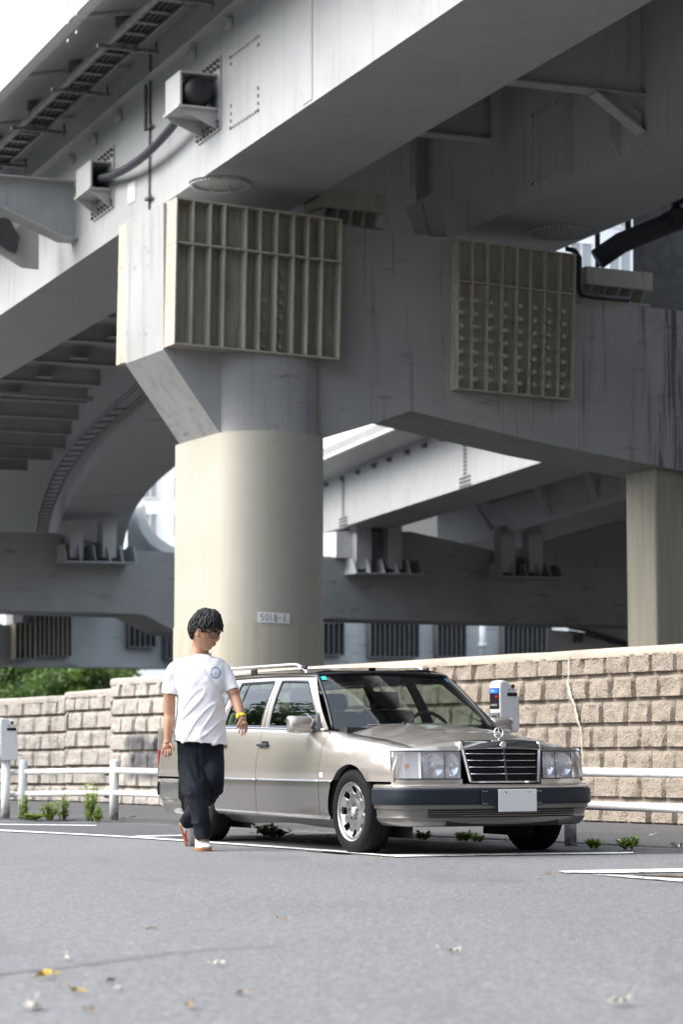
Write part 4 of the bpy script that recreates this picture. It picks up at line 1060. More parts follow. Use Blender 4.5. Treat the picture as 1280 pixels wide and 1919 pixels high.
# ---- greenhouse
def yg(x, z):
    d = max(0, z - zbelt(min(x, -.6)))
    return (hw(min(x, -.62)) - .085) - .26 * d - .42 * d * d - .10 * max(0, (-1.25 - x) * 0)
def GP(x, z, sd, o=0.0): return Vector((x, sd * (yg(x, z) + o), z))
ZR = 1.395
def strip(b, A, B, sd, nu=1, o=0.0, nv=10):
    """surface between two (x,z) polylines of the side of the cabin"""
    def pl(P, v):
        k = v * (len(P) - 1); i = min(len(P) - 2, int(k)); f = k - i; return (lerp(P[i][0], P[i+1][0], f), lerp(P[i][1], P[i+1][1], f))
    def fn(u, v):
        a, c = pl(A, v), pl(B, v); return GP(lerp(a[0], c[0], u), lerp(a[1], c[1], u), sd, o)
    b.grid(fn, nu, nv)
zw0, zw1 = lambda x: zbelt(x) + .012, 1.343
def ring_frame(b, loop, w, sd, o0, o1):
    """a frame of width w inside the loop of (x,z), from outer offset o0 to o1"""
    n = len(loop); cx = sum(p[0] for p in loop) / n; cz = sum(p[1] for p in loop) / n
    inn = []
    for i in range(n):
        p0, p1, p2 = Vector(loop[i-1]), Vector(loop[i]), Vector(loop[(i+1) % n])
        e1 = (p1 - p0).normalized(); e2 = (p2 - p1).normalized(); n1 = Vector((-e1.y, e1.x)); n2 = Vector((-e2.y, e2.x)); m_ = (n1 + n2); m_ = m_ / max(.35, m_.dot(n1) / 1.0) if m_.length > 1e-4 else n1
        c = Vector((cx, cz)) - p1
        if m_.dot(c) < 0: m_ = -m_
        m_ = m_.normalized() * min(w * 1.5, w / max(.5, abs(m_.normalized().dot(n1))))
        q = p1 + m_; inn.append((q.x, q.y))
    a = [GP(x, z, sd, o0) for x, z in loop]; c = [GP(x, z, sd, o1) for x, z in inn]; d = [GP(x, z, sd, o1 - .02) for x, z in inn]
    b.add(a + c + d, [(i, (i+1) % n, n + (i+1) % n, n + i) for i in range(n)] + [(n + i, n + (i+1) % n, 2*n + (i+1) % n, 2*n + i) for i in range(n)], 0, False)
    return inn
def dense(loop, k=6, r=.03):
    """round the corners of the loop and subdivide its edges"""
    out = []; n = len(loop)
    for i in range(n):
        p0, p1, p2 = Vector(loop[i-1]), Vector(loop[i]), Vector(loop[(i+1) % n]); a = p1 + (p0 - p1).normalized() * r; c = p1 + (p2 - p1).normalized() * r
        for j in range(4):
            f = j / 3; q = a.lerp(p1, f).lerp(p1.lerp(c, f), f); out.append((q.x, q.y))
        nx_ = p2 + (p1 - p2).normalized() * r
        for j in range(1, k): q = c.lerp(nx_, j / k); out.append((q.x, q.y))
    return out
WF = [(-1.585, zw0(-1.585)), (-.60, zw0(-.60)), (-.66, 1.0), (-1.215, zw1 - .01), (-1.665, zw1)]
WF = [(-1.585, zw0(-1.585)), (-.585, zw0(-.60)), (-1.17, zw1 - .01), (-1.665, zw1)]
WR = [(-2.455, zw0(-2.45)), (-1.715, zw0(-1.72)), (-1.770, zw1), (-2.43, zw1 - .004)]
WC = [(-3.66, zw0(-3.6) + .01), (-2.555, zw0(-2.6)), (-2.535, zw1 - .006), (-3.42, zw1 - .02)]
AP = [(-.555, .938), (-.80, 1.15), (-1.06, 1.362), (-1.13, 1.39)]         # windscreen edge of the A pillar
for sd in (-1, 1):
    b = MB()
    # roof rail strip above the windows, A, B, C, D pillars, belt
    strip(b, [(-1.13, zw1 - .02), (-1.7, zw1), (-2.5, zw1), (-3.44, zw1 - .02)], [(-1.10, 1.392), (-1.7, ZR + .006), (-2.5, ZR + .01), (-3.46, ZR - .004)], sd, 3, nv=24)
    strip(b, [(-.50, .934), (-.80, 1.155), (-1.07, 1.366), (-1.10, 1.392)], [(-.60, .934), (-.88, 1.13), (-1.16, zw1 - .02), (-1.17, zw1)], sd, 3, nv=14)
    strip(b, [(-1.575, zw0(-1.6) - .02), (-1.655, zw1 + .005)], [(-1.727, zw0(-1.6) - .02), (-1.782, zw1 + .005)], sd, 3, o=-.0025)
    strip(b, [(-2.445, zw0(-2.45) - .02), (-2.42, zw1 + .004)], [(-2.568, zw0(-2.5) - .02), (-2.546, zw1 + .004)], sd, 2, o=-.0025)
    strip(b, [(-3.64, zw0(-3.6) - .02), (-3.41, zw1)], [(-3.84, .95), (-3.52, 1.38)], sd, 3)
    cs = b.build('cabin_pillar', M['car'], car, recalc=False)
    # dark seams of the door frames
    b = MB()
    for A, B in (([(-1.648, .95), (-1.716, 1.36)], [(-1.655, .95), (-1.723, 1.36)]), ([(-2.478, .96), (-2.455, 1.36)], [(-2.485, .96), (-2.462, 1.36)])): strip(b, A, B, sd, 1, o=.001)
    strip(b, [(-1.16, zw1 + .030), (-1.7, zw1 + .036), (-2.46, zw1 + .036), (-3.44, zw1 + .03)], [(-1.16, zw1 + .036), (-1.7, zw1 + .042), (-2.46, zw1 + .042), (-3.44, zw1 + .036)], sd, 1, o=.0015, nv=24)
    b.build('door_seam', M['trim'], cs, recalc=False)
    for loop, nm in ((WF, 'front'), (WR, 'rear'), (WC, 'cargo')):
        lp = dense(loop, 8, .035)
        b = MB(); inn = ring_frame(b, lp, .016, sd, .002, -.004); fr_ = b.build('window_frame', M['trim'], car, recalc=False)
        b = MB(); n = len(inn)
        # glass as a fan of quads towards a centre line so that it follows the curve of the side
        cx = sum(p[0] for p in inn) / n; cz = sum(p[1] for p in inn) / n
        rings = [[GP(lerp(x, cx, f), lerp(z, cz, f), sd, -.012) for x, z in inn] for f in (0, .3, .6, .85, .999)]
        b.loft(rings, cap=False, sm=True); b.build('window_glass', M['glass_side'], fr_)
        if nm == 'rear':
            b = MB(); strip(b, [(-2.235, .97), (-2.262, 1.335)], [(-2.262, .97), (-2.29, 1.335)], sd, 1, o=-.006); b.build('quarter_bar', M['trim'], fr_, recalc=False)
    # chrome belt strip
    b = MB(); b.loft([[GP(x, zbelt(x) + dz, sd, o) for dz, o in ((-.004, .002), (-.001, .010), (.010, .008), (.012, -.004))] for x in [lerp(-3.7, -.56, i / 24) for i in range(25)]]); b.build('belt_strip', M['chrome'], car)
# ---- windscreen
def ws(u, v, o=0.0):
    y = lerp(-1, 1, u); yy = y * lerp(.728, .592, v)
    x = lerp(-.34, -1.0, v) - (abs(y) ** 2.3) * lerp(.20, .075, v); z = lerp(.952, 1.392, v) - (y * y) * lerp(.018, .022, v)
    bulge = math.sin(v * math.pi) * .02
    return Vector((x + bulge * .6 + o, yy, z + bulge + o * .7))
b = MB(); b.grid(lambda u, v: ws(u, v), 24, 12); wsn = b.build('windscreen', M['glass_wind'], car, recalc=False)
b = MB(); edge = [ws(0, i / 12, .006) for i in range(13)] + [ws(i / 24, 1, .006) for i in range(1, 25)] + [ws(1, 1 - i / 12, .006) for i in range(1, 13)]
b.tube(edge, .014, 8); b.build('seal', M['trim'], wsn)
b = MB(); b.grid(lambda u, v: ws(lerp(.015, .05, u), lerp(.88, .96, v), .006), 4, 3); b.build('inspection_sticker', surf('teal_sticker', (.02, .45, .42), .4), wsn, recalc=False)
b = MB(); b.grid(lambda u, v: ws(lerp(.955, .975, u), lerp(.87, .95, v), .006), 4, 3); b.build('inspection_sticker', surf('blue_sticker', (.03, .25, .45), .4), wsn, recalc=False)
b = MB()   # tinted band and mirror mount, inside
b.tube([ws(.5, .97) + Vector((-.03, 0, -.01)), ws(.5, .86) + Vector((-.09, 0, 0))], .012, 6); b.box(ws(.5, .84) + Vector((-.11, 0, 0)), (.03, .25, .065), bev=.012); b.build('interior_mirror', M['dash'], car)
# wipers lie on the cowl
b = MB(); b.tube([ws(.62, .0, .02), ws(.45, .03, .02), ws(.16, .015, .02)], .008, 6); b.tube([ws(.55, .0, .02) + Vector((.05, 0, -.015)), ws(.35, .02, .03)], .009, 6); b.build('wiper', M['trim'], car)
# ---- roof
def roof(u, v):
    y = lerp(-1, 1, u); x = lerp(-1.005, -3.50, v) - (y * y) * .08 * (1 - v) + .06 * y * y * v; e = abs(y)
    yy = y * .612
    z = 1.398 + .038 * (1 - e ** 2.6) + .018 * math.sin(min(1, v * 1.1) * math.pi) - .02 * max(0, v - .8) / .2 * .6 - .006 * (e ** 6)
    return Vector((x, yy, z))
b = MB(); b.grid(roof, 26, 40); b.build('roof', M['car'], car)
for sd in (-1, 1):
    b = MB(); P = []; yr = .565
    for i in range(25):
        f = i / 24; x = lerp(-1.30, -3.42, f); lift = .066 * min(1, math.sin(min(f, 1 - f) * math.pi * 4.4) if min(f, 1 - f) < .113 else 1); P.append(Vector((x, sd * yr, 1.405 + lift)))
    r_ = []
    for p in P: r_.append([p + Vector((0, o * .016, z * .012)) for o, z in ((-1, -.6), (-.6, 1), (.6, 1), (1, -.6))])
    b.loft(r_); rr_ = b.build('roof_rail', M['lampsilver'], car, bevel=.004)
    b = MB()
    for x in (-1.36, -2.30, -3.36): b.box((x, sd * yr, 1.43), (.09, .026, .05), bev=.008)
    b.build('rail_foot', M['trim'], rr_)
# ---- bonnet
XN = [(0, .800), (.2, .797), (.36, .785), (.50, .765), (.64, .728), (.74, .675), (.80, .625), (.83, .58)]
xn = lambda y: itp(XN, abs(y))
ZH = [(-.45, .992), (-.2, .972), (.1, .942), (.4, .902), (.62, .862), (.80, .832)]
def bonnet(u, v):
    y = lerp(-1, 1, u); 
    xr = -.37 - .16 * abs(y) ** 2.2
    yy_r, yy_f = .668, .655
    yw = y * lerp(yy_r, yy_f, v)
    xf = xn(yw) - .035
    x = lerp(xr, xf, v)
    ze = zbelt(x) + .004 if x > -.62 else .935
    zc = itp(ZH, x)
    e = abs(y)
    prof = 1 - e ** 2.4
    z = ze + (zc - ze) * prof
    # raised centre panel running back from the grille
    k = max(0, 1 - ((abs(yw) - .0) / .36) ** 6) if abs(yw) < .36 else 0
    z += .006 * k * min(1, v * 1.6)
    if v > .94: z -= .022 * ((v - .94) / .06) ** 2
    return Vector((x, yw, z))
b = MB(); b.grid(bonnet, 44, 40); bn = b.build('bonnet', M['car'], car)
b = MB()
for y in (.14, -.22): b.box((-.31, y, .985), (.03, .022, .012), bev=.004)
b.build('washer_nozzle', M['trim'], bn)
# gap filler and inner dark structure
b = MB(); b.box((.15, 0, .66), (1.0, 1.18, .2)); b.box((.53, 0, .62), (.2, 1.3, .18)); b.build('engine_bay', M['under'], car)
b = MB(); b.grid(lambda u, v: Vector((lerp(-.58, .64, u), lerp(-.70, .70, v), zbelt(lerp(-.58, .64, u)) - .012)), 12, 8); b.build('bonnet_gutter', M['trim'], car)
# cowl panel under the windscreen
b = MB(); b.grid(lambda u, v: Vector((lerp(-.34, -.62, v) - .16 * abs(lerp(-1, 1, u)) ** 2.2, lerp(-.73, .73, u), lerp(.962, .90, v) - .03 * abs(lerp(-1, 1, u)) ** 2)), 16, 3); b.build('cowl', M['trim'], car)
# ---- nose: headlamps, strips
ZL0, ZL1 = .566, .768
def nose(y, z, o=0.0):
    rk = (z - .56) * -.06
    return Vector((xn(y) + rk + o, y, z))
for sd in (-1, 1):
    # body strip under and over the lamps
    b = MB(); b.grid(lambda u, v: nose(sd * lerp(.34, .826, u), lerp(.525, ZL0 - .002, v), -.002), 14, 2); b.grid(lambda u, v: nose(sd * lerp(.34, .80, u), lerp(ZL1 + .004, ZL1 + .018 + .02 * (1 - u), v), -.004 - .012 * v), 14, 2)
    b.each('nose_panel', M['car'], car)
    hl = None
    # housing back
    b = MB(); b.grid(lambda u, v: nose(sd * lerp(.352, .80, u), lerp(ZL0, ZL1, v), -.05), 14, 3)
    for z in (ZL0, ZL1): b.grid(lambda u, v: nose(sd * lerp(.352, .822, u), z, -.05 + .047 * v), 14, 1)
    for y in (.352, .648, .82): b.grid(lambda u, v: nose(sd * y, lerp(ZL0, ZL1, u), -.05 + .047 * v), 1, 1)
    hl = b.build('headlamp', M['bowl'], car, recalc=False)
    # reflector bowls
    for (yc, r0, dz) in ((.555, .092, .086), (.412, .056, .082)):
        b = MB(); n = 24; c = nose(sd * yc, .667, -.048); zc = .667
        b.loft([[Vector((c.x + .034 * (f ** 2) - .0, c.y + sd * 0 + math.cos(2*math.pi*i/n) * r0 * f, zc + math.sin(2*math.pi*i/n) * min(dz, 1) * f)) for i in range(n)] for f in (.02, .3, .6, .85, 1.0)], cap=False); b.build('reflector', M['bowl2'], hl)
        b = MB(); b.box((c.x + .03, c.y, zc), (.03, .03, .03), bev=.01); b.build('bulb', M['white'], hl)
    b = MB(); b.box((nose(sd * .72, .66, -.05)), (.02, .05, .028), bev=.008); b.build('indicator_bulb', M['amber'], hl)
    # lens in three fields with thin dividers
    b = MB(); b.grid(lambda u, v: nose(sd * lerp(.355, .645, u), lerp(ZL0 + .003, ZL1 - .003, v), .002), 14, 4); b.grid(lambda u, v: nose(sd * lerp(.651, .822, u), lerp(ZL0 + .003, ZL1 - .003, v), .002), 12, 4); b.build('lens', M['lens'], hl, recalc=False)
    b = MB()
    for y in (.648, .478): b.tube([nose(sd * y, ZL0, .002), nose(sd * y, ZL1, .002)], .0035, 6)
    b.tube([nose(sd * .352, ZL0, .002), nose(sd * .352, ZL1, .002)], .005, 6)
    for z in (ZL0, ZL1): b.tube([nose(sd * lerp(.352, .824, i / 12), z, .001) for i in range(13)], .0045, 6)
    b.tube([nose(sd * .824, ZL0, .001), nose(sd * .824, ZL1, .001)], .005, 6)
    b.build('lamp_rim', M['trim'], hl)
# ---- grille
def gp(y, f, o=0.0):
    """y across, f 0 (foot) .. 1 (top)"""
    z = lerp(.540, .838, f); return Vector((.842 - .052 * f - .05 * (y / .35) ** 2 * .5 + o, y, z))
ghw = lambda f: lerp(.303, .352, f)
b = MB()
for sd in (-1, 1):     # side frames
    rings = []
    for i in range(9):
        f = i / 8; w = ghw(f); rings.append([gp(sd * (w), f, -.05), gp(sd * w, f, .0), gp(sd * (w - .010), f, .012), gp(sd * (w - .028), f, .004), gp(sd * (w - .030), f, -.04)])
    b.loft(rings)
n = 20
rings = []
for i in range(n + 1):        # broad top bar
    y = lerp(-1, 1, i / n) * .352; dz = -.010 * (y / .35) ** 2
    up = Vector((0, 0, dz)); rings.append([gp(y, .83) + up + Vector((-.03, 0, 0)), gp(y, .83, .006) + up, gp(y, .85, .012) + up, gp(y, .97, .006) + up, gp(y, 1.03, -.012) + up, gp(y, 1.05, -.06) + up])
b.loft(rings)
rings = []
for i in range(n + 1):
    y = lerp(-1, 1, i / n) * .303; rings.append([gp(y, -.01, -.04), gp(y, -.01, .008), gp(y, .03, .010), gp(y, .035, -.04)])
b.loft(rings); gr_ = b.build('radiator_grille', M['chrome'], car, auto=35)
b = MB(); b.grid(lambda u, v: gp(lerp(-1, 1, u) * (ghw(v * .84) - .02), v * .84, -.045), 8, 4); b.build('grille_back', M['under'], gr_, recalc=False)
b = MB()
for k in range(22):
    f = .05 + k * .0365
    w = ghw(f) - .026; b.loft([[gp(lerp(-w, w, i / 10), f, -.03), gp(lerp(-w, w, i / 10), f + .006, -.004), gp(lerp(-w, w, i / 10), f + .018, -.004), gp(lerp(-w, w, i / 10), f + .022, -.03)] for i in range(11)], sm=False)
b.build('slat', M['trim'], gr_)
b = MB()
for f in (.205, .37, .535, .70):
    w = ghw(f) - .026; b.tube([gp(lerp(-w, w, i / 10), f, .002) for i in range(11)], .0042, 6)
b.bar(gp(0, .02, .004), gp(0, .84, .004), .014, .016, up=(0, 1, 0)); b.build('chrome_bar', M['chrome'], gr_)
# round badge on the top bar and the star on its stalk
b = MB(); c = gp(0, .93, .012); n = 20; b.loft([[c + Vector((o, math.cos(2*math.pi*i/n) * r_, math.sin(2*math.pi*i/n) * r_)) for i in range(n)] for r_, o in ((.024, 0), (.024, .004), (.019, .007), (.002, .008))]); b.build('round_badge', M['lampsilver'], gr_)
sc = Vector((.742, 0, .838)); b = MB()
b.loft([[sc + Vector((math.cos(2*math.pi*i/12) * r_, math.sin(2*math.pi*i/12) * r_, z)) for i in range(12)] for r_, z in ((.022, -.006), (.018, .006), (.007, .012), (.006, .03))])
rc = sc + Vector((0, 0, .066)); rad = .038
b.tube([rc + Vector((0, math.cos(2*math.pi*i/28) * rad, math.sin(2*math.pi*i/28) * rad)) for i in range(29)], .0042, 8)
for a in (90, 210, 330):
    d = Vector((0, math.cos(R(a)), math.sin(R(a)))); b.tube([rc, rc + d * rad], [.0065, .002], 6)
b.build('bonnet_star', M['chrome'], car)
# ---- bumpers
FB = [(.50, .873), (.58, .868), (.655, .846), (.71, .814), (.752, .77), (.79, .69), (.832, .55), (.858, .35), (.868, .15), (.870, 0)]
FB = [(.395, .874)] + FB
RB = [(-3.19, .872), (-3.4, .866), (-3.6, .85), (-3.74, .822), (-3.82, .77), (-3.87, .66), (-3.90, .45), (-3.915, .2), (-3.92, 0)]
def full(P): return [Vector((x, -y, 0)) for x, y in P] + [Vector((x, y, 0)) for x, y in P[::-1][1:]]
def smooth_path(P, it=2):
    for _ in range(it):
        Q = [P[0]]
        for a, b_ in zip(P[:-1], P[1:]): Q += [a.lerp(b_, .25), a.lerp(b_, .75)]
        Q.append(P[-1]); P = Q
    return P
def sweep(P, prof, sign):
    out = []
    for k, p in enumerate(P):
        t = (P[min(k+1, len(P)-1)] - P[max(k-1, 0)]).normalized(); nn = Vector((t.y, -t.x, 0)) * sign
        out.append([p + nn * o + Vector((0, 0, z)) for o, z in prof])
    return out
for nm, PT_, sgn in (('front_bumper', full(FB), 1), ('rear_bumper', full(RB), -1)):
    P = smooth_path(PT_)
    sg = sgn
    # make sure the sweep bulges outwards
    mid_ = len(P) // 2
    tst = sweep(P, [(.01, 0)], 1)[mid_][0] - P[mid_]
    sg = 1 if (tst.x > 0) == (nm == 'front_bumper') else -1
    b = MB(); b.loft(sweep(P, [(-.06, .527), (-.022, .527), (-.004, .519), (.0, .503), (-.002, .498), (-.06, .498)], sg), sm=True); bp = b.build(nm, M['car'], car, auto=40)
    PB = P if nm == 'front_bumper' else [p for p in P if p.x < -3.70]
    b = MB(); b.loft(sweep(PB, [(-.05, .4965), (.004, .4965), (.013, .487), (.015, .435), (.013, .388), (.006, .379), (-.05, .379)], sg)); b.build('rubber_band', M['bumper'], bp, auto=40)
    if nm == 'rear_bumper':
        b = MB(); b.loft(sweep(P, [(-.05, .4975), (-.004, .4975), (-.003, .40), (-.006, .362), (-.05, .362)], sg)); b.build('wrap_panel', M['clad'], bp, auto=40)
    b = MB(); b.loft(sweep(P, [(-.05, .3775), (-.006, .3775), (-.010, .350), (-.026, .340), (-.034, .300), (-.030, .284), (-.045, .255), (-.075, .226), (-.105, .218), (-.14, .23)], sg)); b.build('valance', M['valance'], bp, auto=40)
    if nm == 'front_bumper':
        sub = [p for p in P if abs(p.y) < .66]
        for k, z in enumerate((.338, .322, .306, .290)):
            b = MB(); b.loft(sweep(sub, [(-.03, z - .0045), (-.021 if k < 2 else -.027, z - .0045), (-.021 if k < 2 else -.027, z + .0045), (-.03, z + .0045)], sg)); b.build('intake_slot', M['under'], bp)
        sub2 = [p for p in P if abs(p.y) < .57]
        # licence plate, blank, on its carrier
        b = MB(); b.box((.889, .02, .430), (.012, .52, .118), bev=.004); b.build('plate_carrier', M['bumper'], bp)
        b = MB()
        for y in (-.225, -.2, .24, .265):
            for z in (.385, .475): b.box((.896, y, z), (.004, .007, .007))
        b.build('carrier_screw', M['lampsilver'], bp)
        b = MB(); b.box((.901, .062, .408), (.006, .330, .165), bev=.003); b.build('licence_plate', M['plate_white'], bp)
        b = MB()
        for y in (-.04, .165): b.box((.905, y, .468), (.004, .012, .012))
        b.build('plate_screw', M['grey_screw'] if 'grey_screw' in M else M['alloy'], bp)
# ---- wheels
def wheel_parts(parent, sd):
    b = MB(); n = 96; prof = [(.090, .218), (.100, .232), (.106, .262), (.103, .290), (.094, .306), (.080, .3155), (.05, .319), (.046, .312), (.041, .312), (.037, .319), (.006, .320), (.003, .312), (-.003, .312), (-.006, .320), (-.037, .319), (-.041, .312), (-.046, .312), (-.05, .319), (-.080, .3155), (-.094, .306), (-.103, .285), (-.1, .24), (-.09, .218)]
    rings = []
    for i in range(n + 1):
        a = 2*math.pi*i/n; ring = []
        for k, (y, r_) in enumerate(prof):
            rr_ = r_
            if abs(y) > .06 and r_ > .30 and i % 2: rr_ -= .006
            ring.append(Vector((math.cos(a) * rr_, sd * y, math.sin(a) * rr_)))
        rings.append(ring)
    b.loft(rings, cap=False, closed=False, sm=True); ty = b.build('tyre', M['tyre'], parent, auto=35)
    # rim: dished disc with eight openings
    b = MB(); na, nr = 160, 34
    def hh_(r_): return .066 + .022 * math.exp(-((r_ - .20) / .03) ** 2) - .016 * math.exp(-(r_ / .05) ** 2) * 0 + .010 * math.exp(-((r_ - .07) / .03) ** 2)
    idx = {}
    vs, fs = [], []
    for j in range(nr + 1):
        r_ = lerp(.02, .205, j / nr)
        for i in range(na):
            a = 2*math.pi*i/na; da = ((a + math.pi / 8) % (math.pi / 4)) - math.pi / 8
            dip = math.exp(-((r_ - .163) / .03) ** 2 - (da * r_ / .028) ** 2) * .010
            vs.append(Vector((math.cos(a) * r_, sd * (hh_(r_) - dip), math.sin(a) * r_)))
    def hole(r_, a):
        da = ((a + math.pi / 8) % (math.pi / 4)) - math.pi / 8; u_ = da * r_; w_ = (r_ - .162)
        return abs(w_) < .04 and (abs(u_) / (.0285 + w_ * .22)) ** 2.6 + (abs(w_) / .0265) ** 2.6 < 1
    for j in range(nr):
        for i in range(na):
            rm = lerp(.02, .205, (j + .5) / nr); am = 2*math.pi*(i + .5)/na
            if not hole(rm, am): fs.append((j*na+i, j*na+(i+1) % na, (j+1)*na+(i+1) % na, (j+1)*na+i))
    b.add(vs, fs, 0, True)
    b.loft([[Vector((math.cos(2*math.pi*i/64) * r_, sd * y, math.sin(2*math.pi*i/64) * r_)) for i in range(64)] for r_, y in ((.205, hh_(.205)), (.214, .094), (.222, .098), (.2235, .088), (.213, .06), (.206, -.05))], cap=False)
    rim = b.build('rim', M['alloy'], parent, recalc=False, solid=.006 * sd, auto=40)
    b = MB()
    n = 20; b.loft([[Vector((math.cos(2*math.pi*i/n) * r_, sd * y, math.sin(2*math.pi*i/n) * r_)) for i in range(n)] for r_, y in ((.034, .07), (.034, .082), (.028, .086), (.002, .087))], cap=False)
    for a in (90, 210, 330):
        d = Vector((math.cos(R(a)), 0, math.sin(R(a)))); b.tube([Vector((0, sd * .087, 0)), Vector((0, sd * .087, 0)) + d * .026], [.004, .002], 5)
    b.build('hub_cap', M['lampsilver'], rim)
    b = MB()
    for k in range(5):
        a = R(90 + 72 * k); c = Vector((math.cos(a) * .056, 0, math.sin(a) * .056)); n = 6
        b.loft([[c + Vector((math.cos(2*math.pi*i/n) * r_, sd * y, math.sin(2*math.pi*i/n) * r_)) for i in range(n)] for r_, y in ((.011, .06), (.011, .0815), (.004, .082))], cap=False)
    b.build('wheel_bolt', M['trim'], rim)
    b = MB(); n = 40; b.loft([[Vector((math.cos(2*math.pi*i/n) * r_, sd * y, math.sin(2*math.pi*i/n) * r_)) for i in range(n)] for r_, y in ((.202, -.02), (.14, -.03), (.14, .0), (.03, .01))], cap=False); b.build('brake_disc', M['under'], rim)
    return
for cx in (0, -2.8):
    for sd in (-1, 1):
        wobj = bpy.data.objects.new('wheel', None); COL.objects.link(wobj); wobj.parent = car; wobj.location = (cx, sd * .752, .316); ORIG[wobj.name] = Vector()
        wheel_parts(wobj, sd)
# ---- door mirrors
for sd in (-1, 1):
    def mr(u, v):
        pass
    b = MB(); c = Vector((-.735, sd * .915, .975)); 
    rings = []
    for f, sx, sz in ((-.105, .7, .72), (-.10, .86, .86), (-.075, 1, .97), (0, 1, 1), (.06, .98, 1), (.09, .8, .9), (.1, .6, .75)):
        y = c.y + sd * f; rings.append([Vector((c.x + X_ * sx, y, c.z + Z_ * sz)) for X_, Z_ in ((-.055, -.066), (-.058, .06), (-.045, .068), (.02, .064), (.05, .04), (.058, -.02), (.05, -.056), (.02, -.068))])
    b.loft(rings); mo = b.build('door_mirror', M['car'], car, auto=60)
    b = MB(); b.box((c.x - .058, c.y, c.z), (.006, .17, .11), bev=.002); b.build('mirror_glass', M['chrome'], mo)
    b = MB(); yb = yg(-.66, .95)
    b.hexa([Vector((-.60, sd * (yb + .006), .94)), Vector((-.80, sd * (yb + .006), .94)), Vector((-.80, sd * (yb - .02), 1.02)), Vector((-.745, sd * (yb - .03), 1.075))], [Vector((-.62, sd * (yb + .04), .94)), Vector((-.78, sd * (yb + .06), .93)), Vector((-.78, sd * (yb + .05), .99)), Vector((-.745, sd * (yb + .0), 1.03))]); b.build('mirror_base', M['trim'], mo)
# ---- tailgate and rear glass
b = MB(); b.grid(lambda u, v: Vector((lerp(-3.895, -3.86, v) + .05 * abs(lerp(-1, 1, u)) ** 3, lerp(-.70, .70, u), lerp(.52, .975, v))), 16, 8); b.grid(lambda u, v: Vector((-3.86 + .03, lerp(-.79, .79, u), lerp(.5, .97, v))), 2, 2)
tg = b.build('tailgate', M['car'], car)
b = MB(); b.grid(lambda u, v: Vector((lerp(-3.85, -3.50, v), lerp(-.70, .70, u) * lerp(1, .82, v), lerp(.975, 1.395, v))), 12, 8); b.build('rear_glass', M['glass_side'], tg, recalc=False)
# ---- cabin
b = MB(); b.box((-1.6, 0, .33), (4.5, 1.24, .22)); b.box((.35, 0, .33), (.9, .96, .22)); b.box((-2.2, 0, .46), (3.2, 1.5, .02)); b.box((-1.45, 0, .34), (1.9, 1.5, .2)); b.build('underbody', M['under'], car)
b = MB(); b.box((-.62, 0, .86), (.42, 1.36, .14), bev=.05); b.box((-.50, 0, .75), (.3, 1.4, .4)); b.build('dashboard', M['dash'], car)
b = MB(); c = Vector((-.92, .36, .90)); n = 28; ax1 = Vector((0, 1, 0)); ax2 = Vector((-.38, 0, .92)).normalized()
b.tube([c + ax1 * math.cos(2*math.pi*i/n) * .195 + ax2 * math.sin(2*math.pi*i/n) * .195 for i in range(n + 1)], .0155, 8)
b.box(c + Vector((.03, 0, 0)), (.06, .17, .12), bev=.02); b.tube([c - ax1 * .19, c + ax1 * .19], .018, 6); b.tube([c, c - ax2 * .18], .018, 6); b.build('steering_wheel', M['dash'], car)
for x, ys in ((-1.32, (-.37, .37)), (-2.25, (-.36, .36))):
    for y in ys:
        b = MB(); b.box((x, y, .56), (.52, .50, .16), bev=.05); Mx = Matrix.Rotation(R(-16), 3, 'Y'); b.box((x - .30, y, .84), (.14, .50, .56), Mx, bev=.055); b.box((x - .40, y, 1.19), (.09, .27, .15), Mx, bev=.035); b.tube([(x - .385, y - .06, 1.05), (x - .395, y - .06, 1.15)], .008, 6); b.tube([(x - .385, y + .06, 1.05), (x - .395, y + .06, 1.15)], .008, 6)
        b.build('seat', M['seat'], car)
b = MB(); b.grid(lambda u, v: roof(u, v) - Vector((0, 0, .03)), 8, 8); b.build('headlining', M['seat'], car, recalc=False)
b = MB()
for sd in (-1, 1):
    b.grid(lambda u, v: Vector((lerp(-3.6, -.6, u), sd * .74, lerp(.5, .945, v))), 6, 2)
b.build('door_lining', M['seat'], car, recalc=False)
# ================================================================= THE MAN
from mathutils.bvhtree import BVHTree
PD = 18.95; PXM = 4531 / PD
pb = at_z(364, 1591, 0)
man = thing('person', 'man in a white t-shirt and black trousers walking past the car, glancing at it', 'person', Vector((pb.x, PD, 0)))
M['skin'] = surf('skin', (.40, .215, .135), .5, layers=[(14, .4, .7, (.35, .18, .11), None)]); M['skin'].node_tree.nodes['Principled BSDF'].inputs['Subsurface Weight'].default_value = .06
M['hair'] = surf('black_hair', (.008, .008, .0095), .55, spec=.35)
M['shirt'] = surf('white_cotton', (.80, .79, .82), .85, bmp=(260, .15, .002))
M['trouser'] = surf('black_trouser', (.010, .013, .019), .85, bmp=(220, .2, .002), spec=.15)
M['shoe'] = surf('shoe_canvas', (.62, .58, .55), .8); M['shoe_red'] = surf('shoe_red', (.42, .02, .05), .5); M['gum'] = surf('gum_sole', (.36, .19, .08), .6); M['lace'] = surf('lace', (.72, .70, .68), .8)
M['yellow'] = surf('yellow_band', (.80, .58, .03), .4); M['logo'] = surf('blue_print', (.10, .24, .50), .8); M['logo_pale'] = surf('pale_blue_print', (.45, .55, .68), .8)
M['lens2'] = glass('spectacle_lens', (.96, .97, .97), ior=1.15); M['lip'] = surf('lips', (.26, .09, .07), .5); M['eyew'] = surf('eye_white', (.7, .68, .65), .3)
def q(px, py, dy=0.0): return at_y(px, py, PD + dy)
def ell(c, ax, ay, n=20): return [c + ax * math.cos(2*math.pi*i/n) + ay * math.sin(2*math.pi*i/n) for i in range(n)]
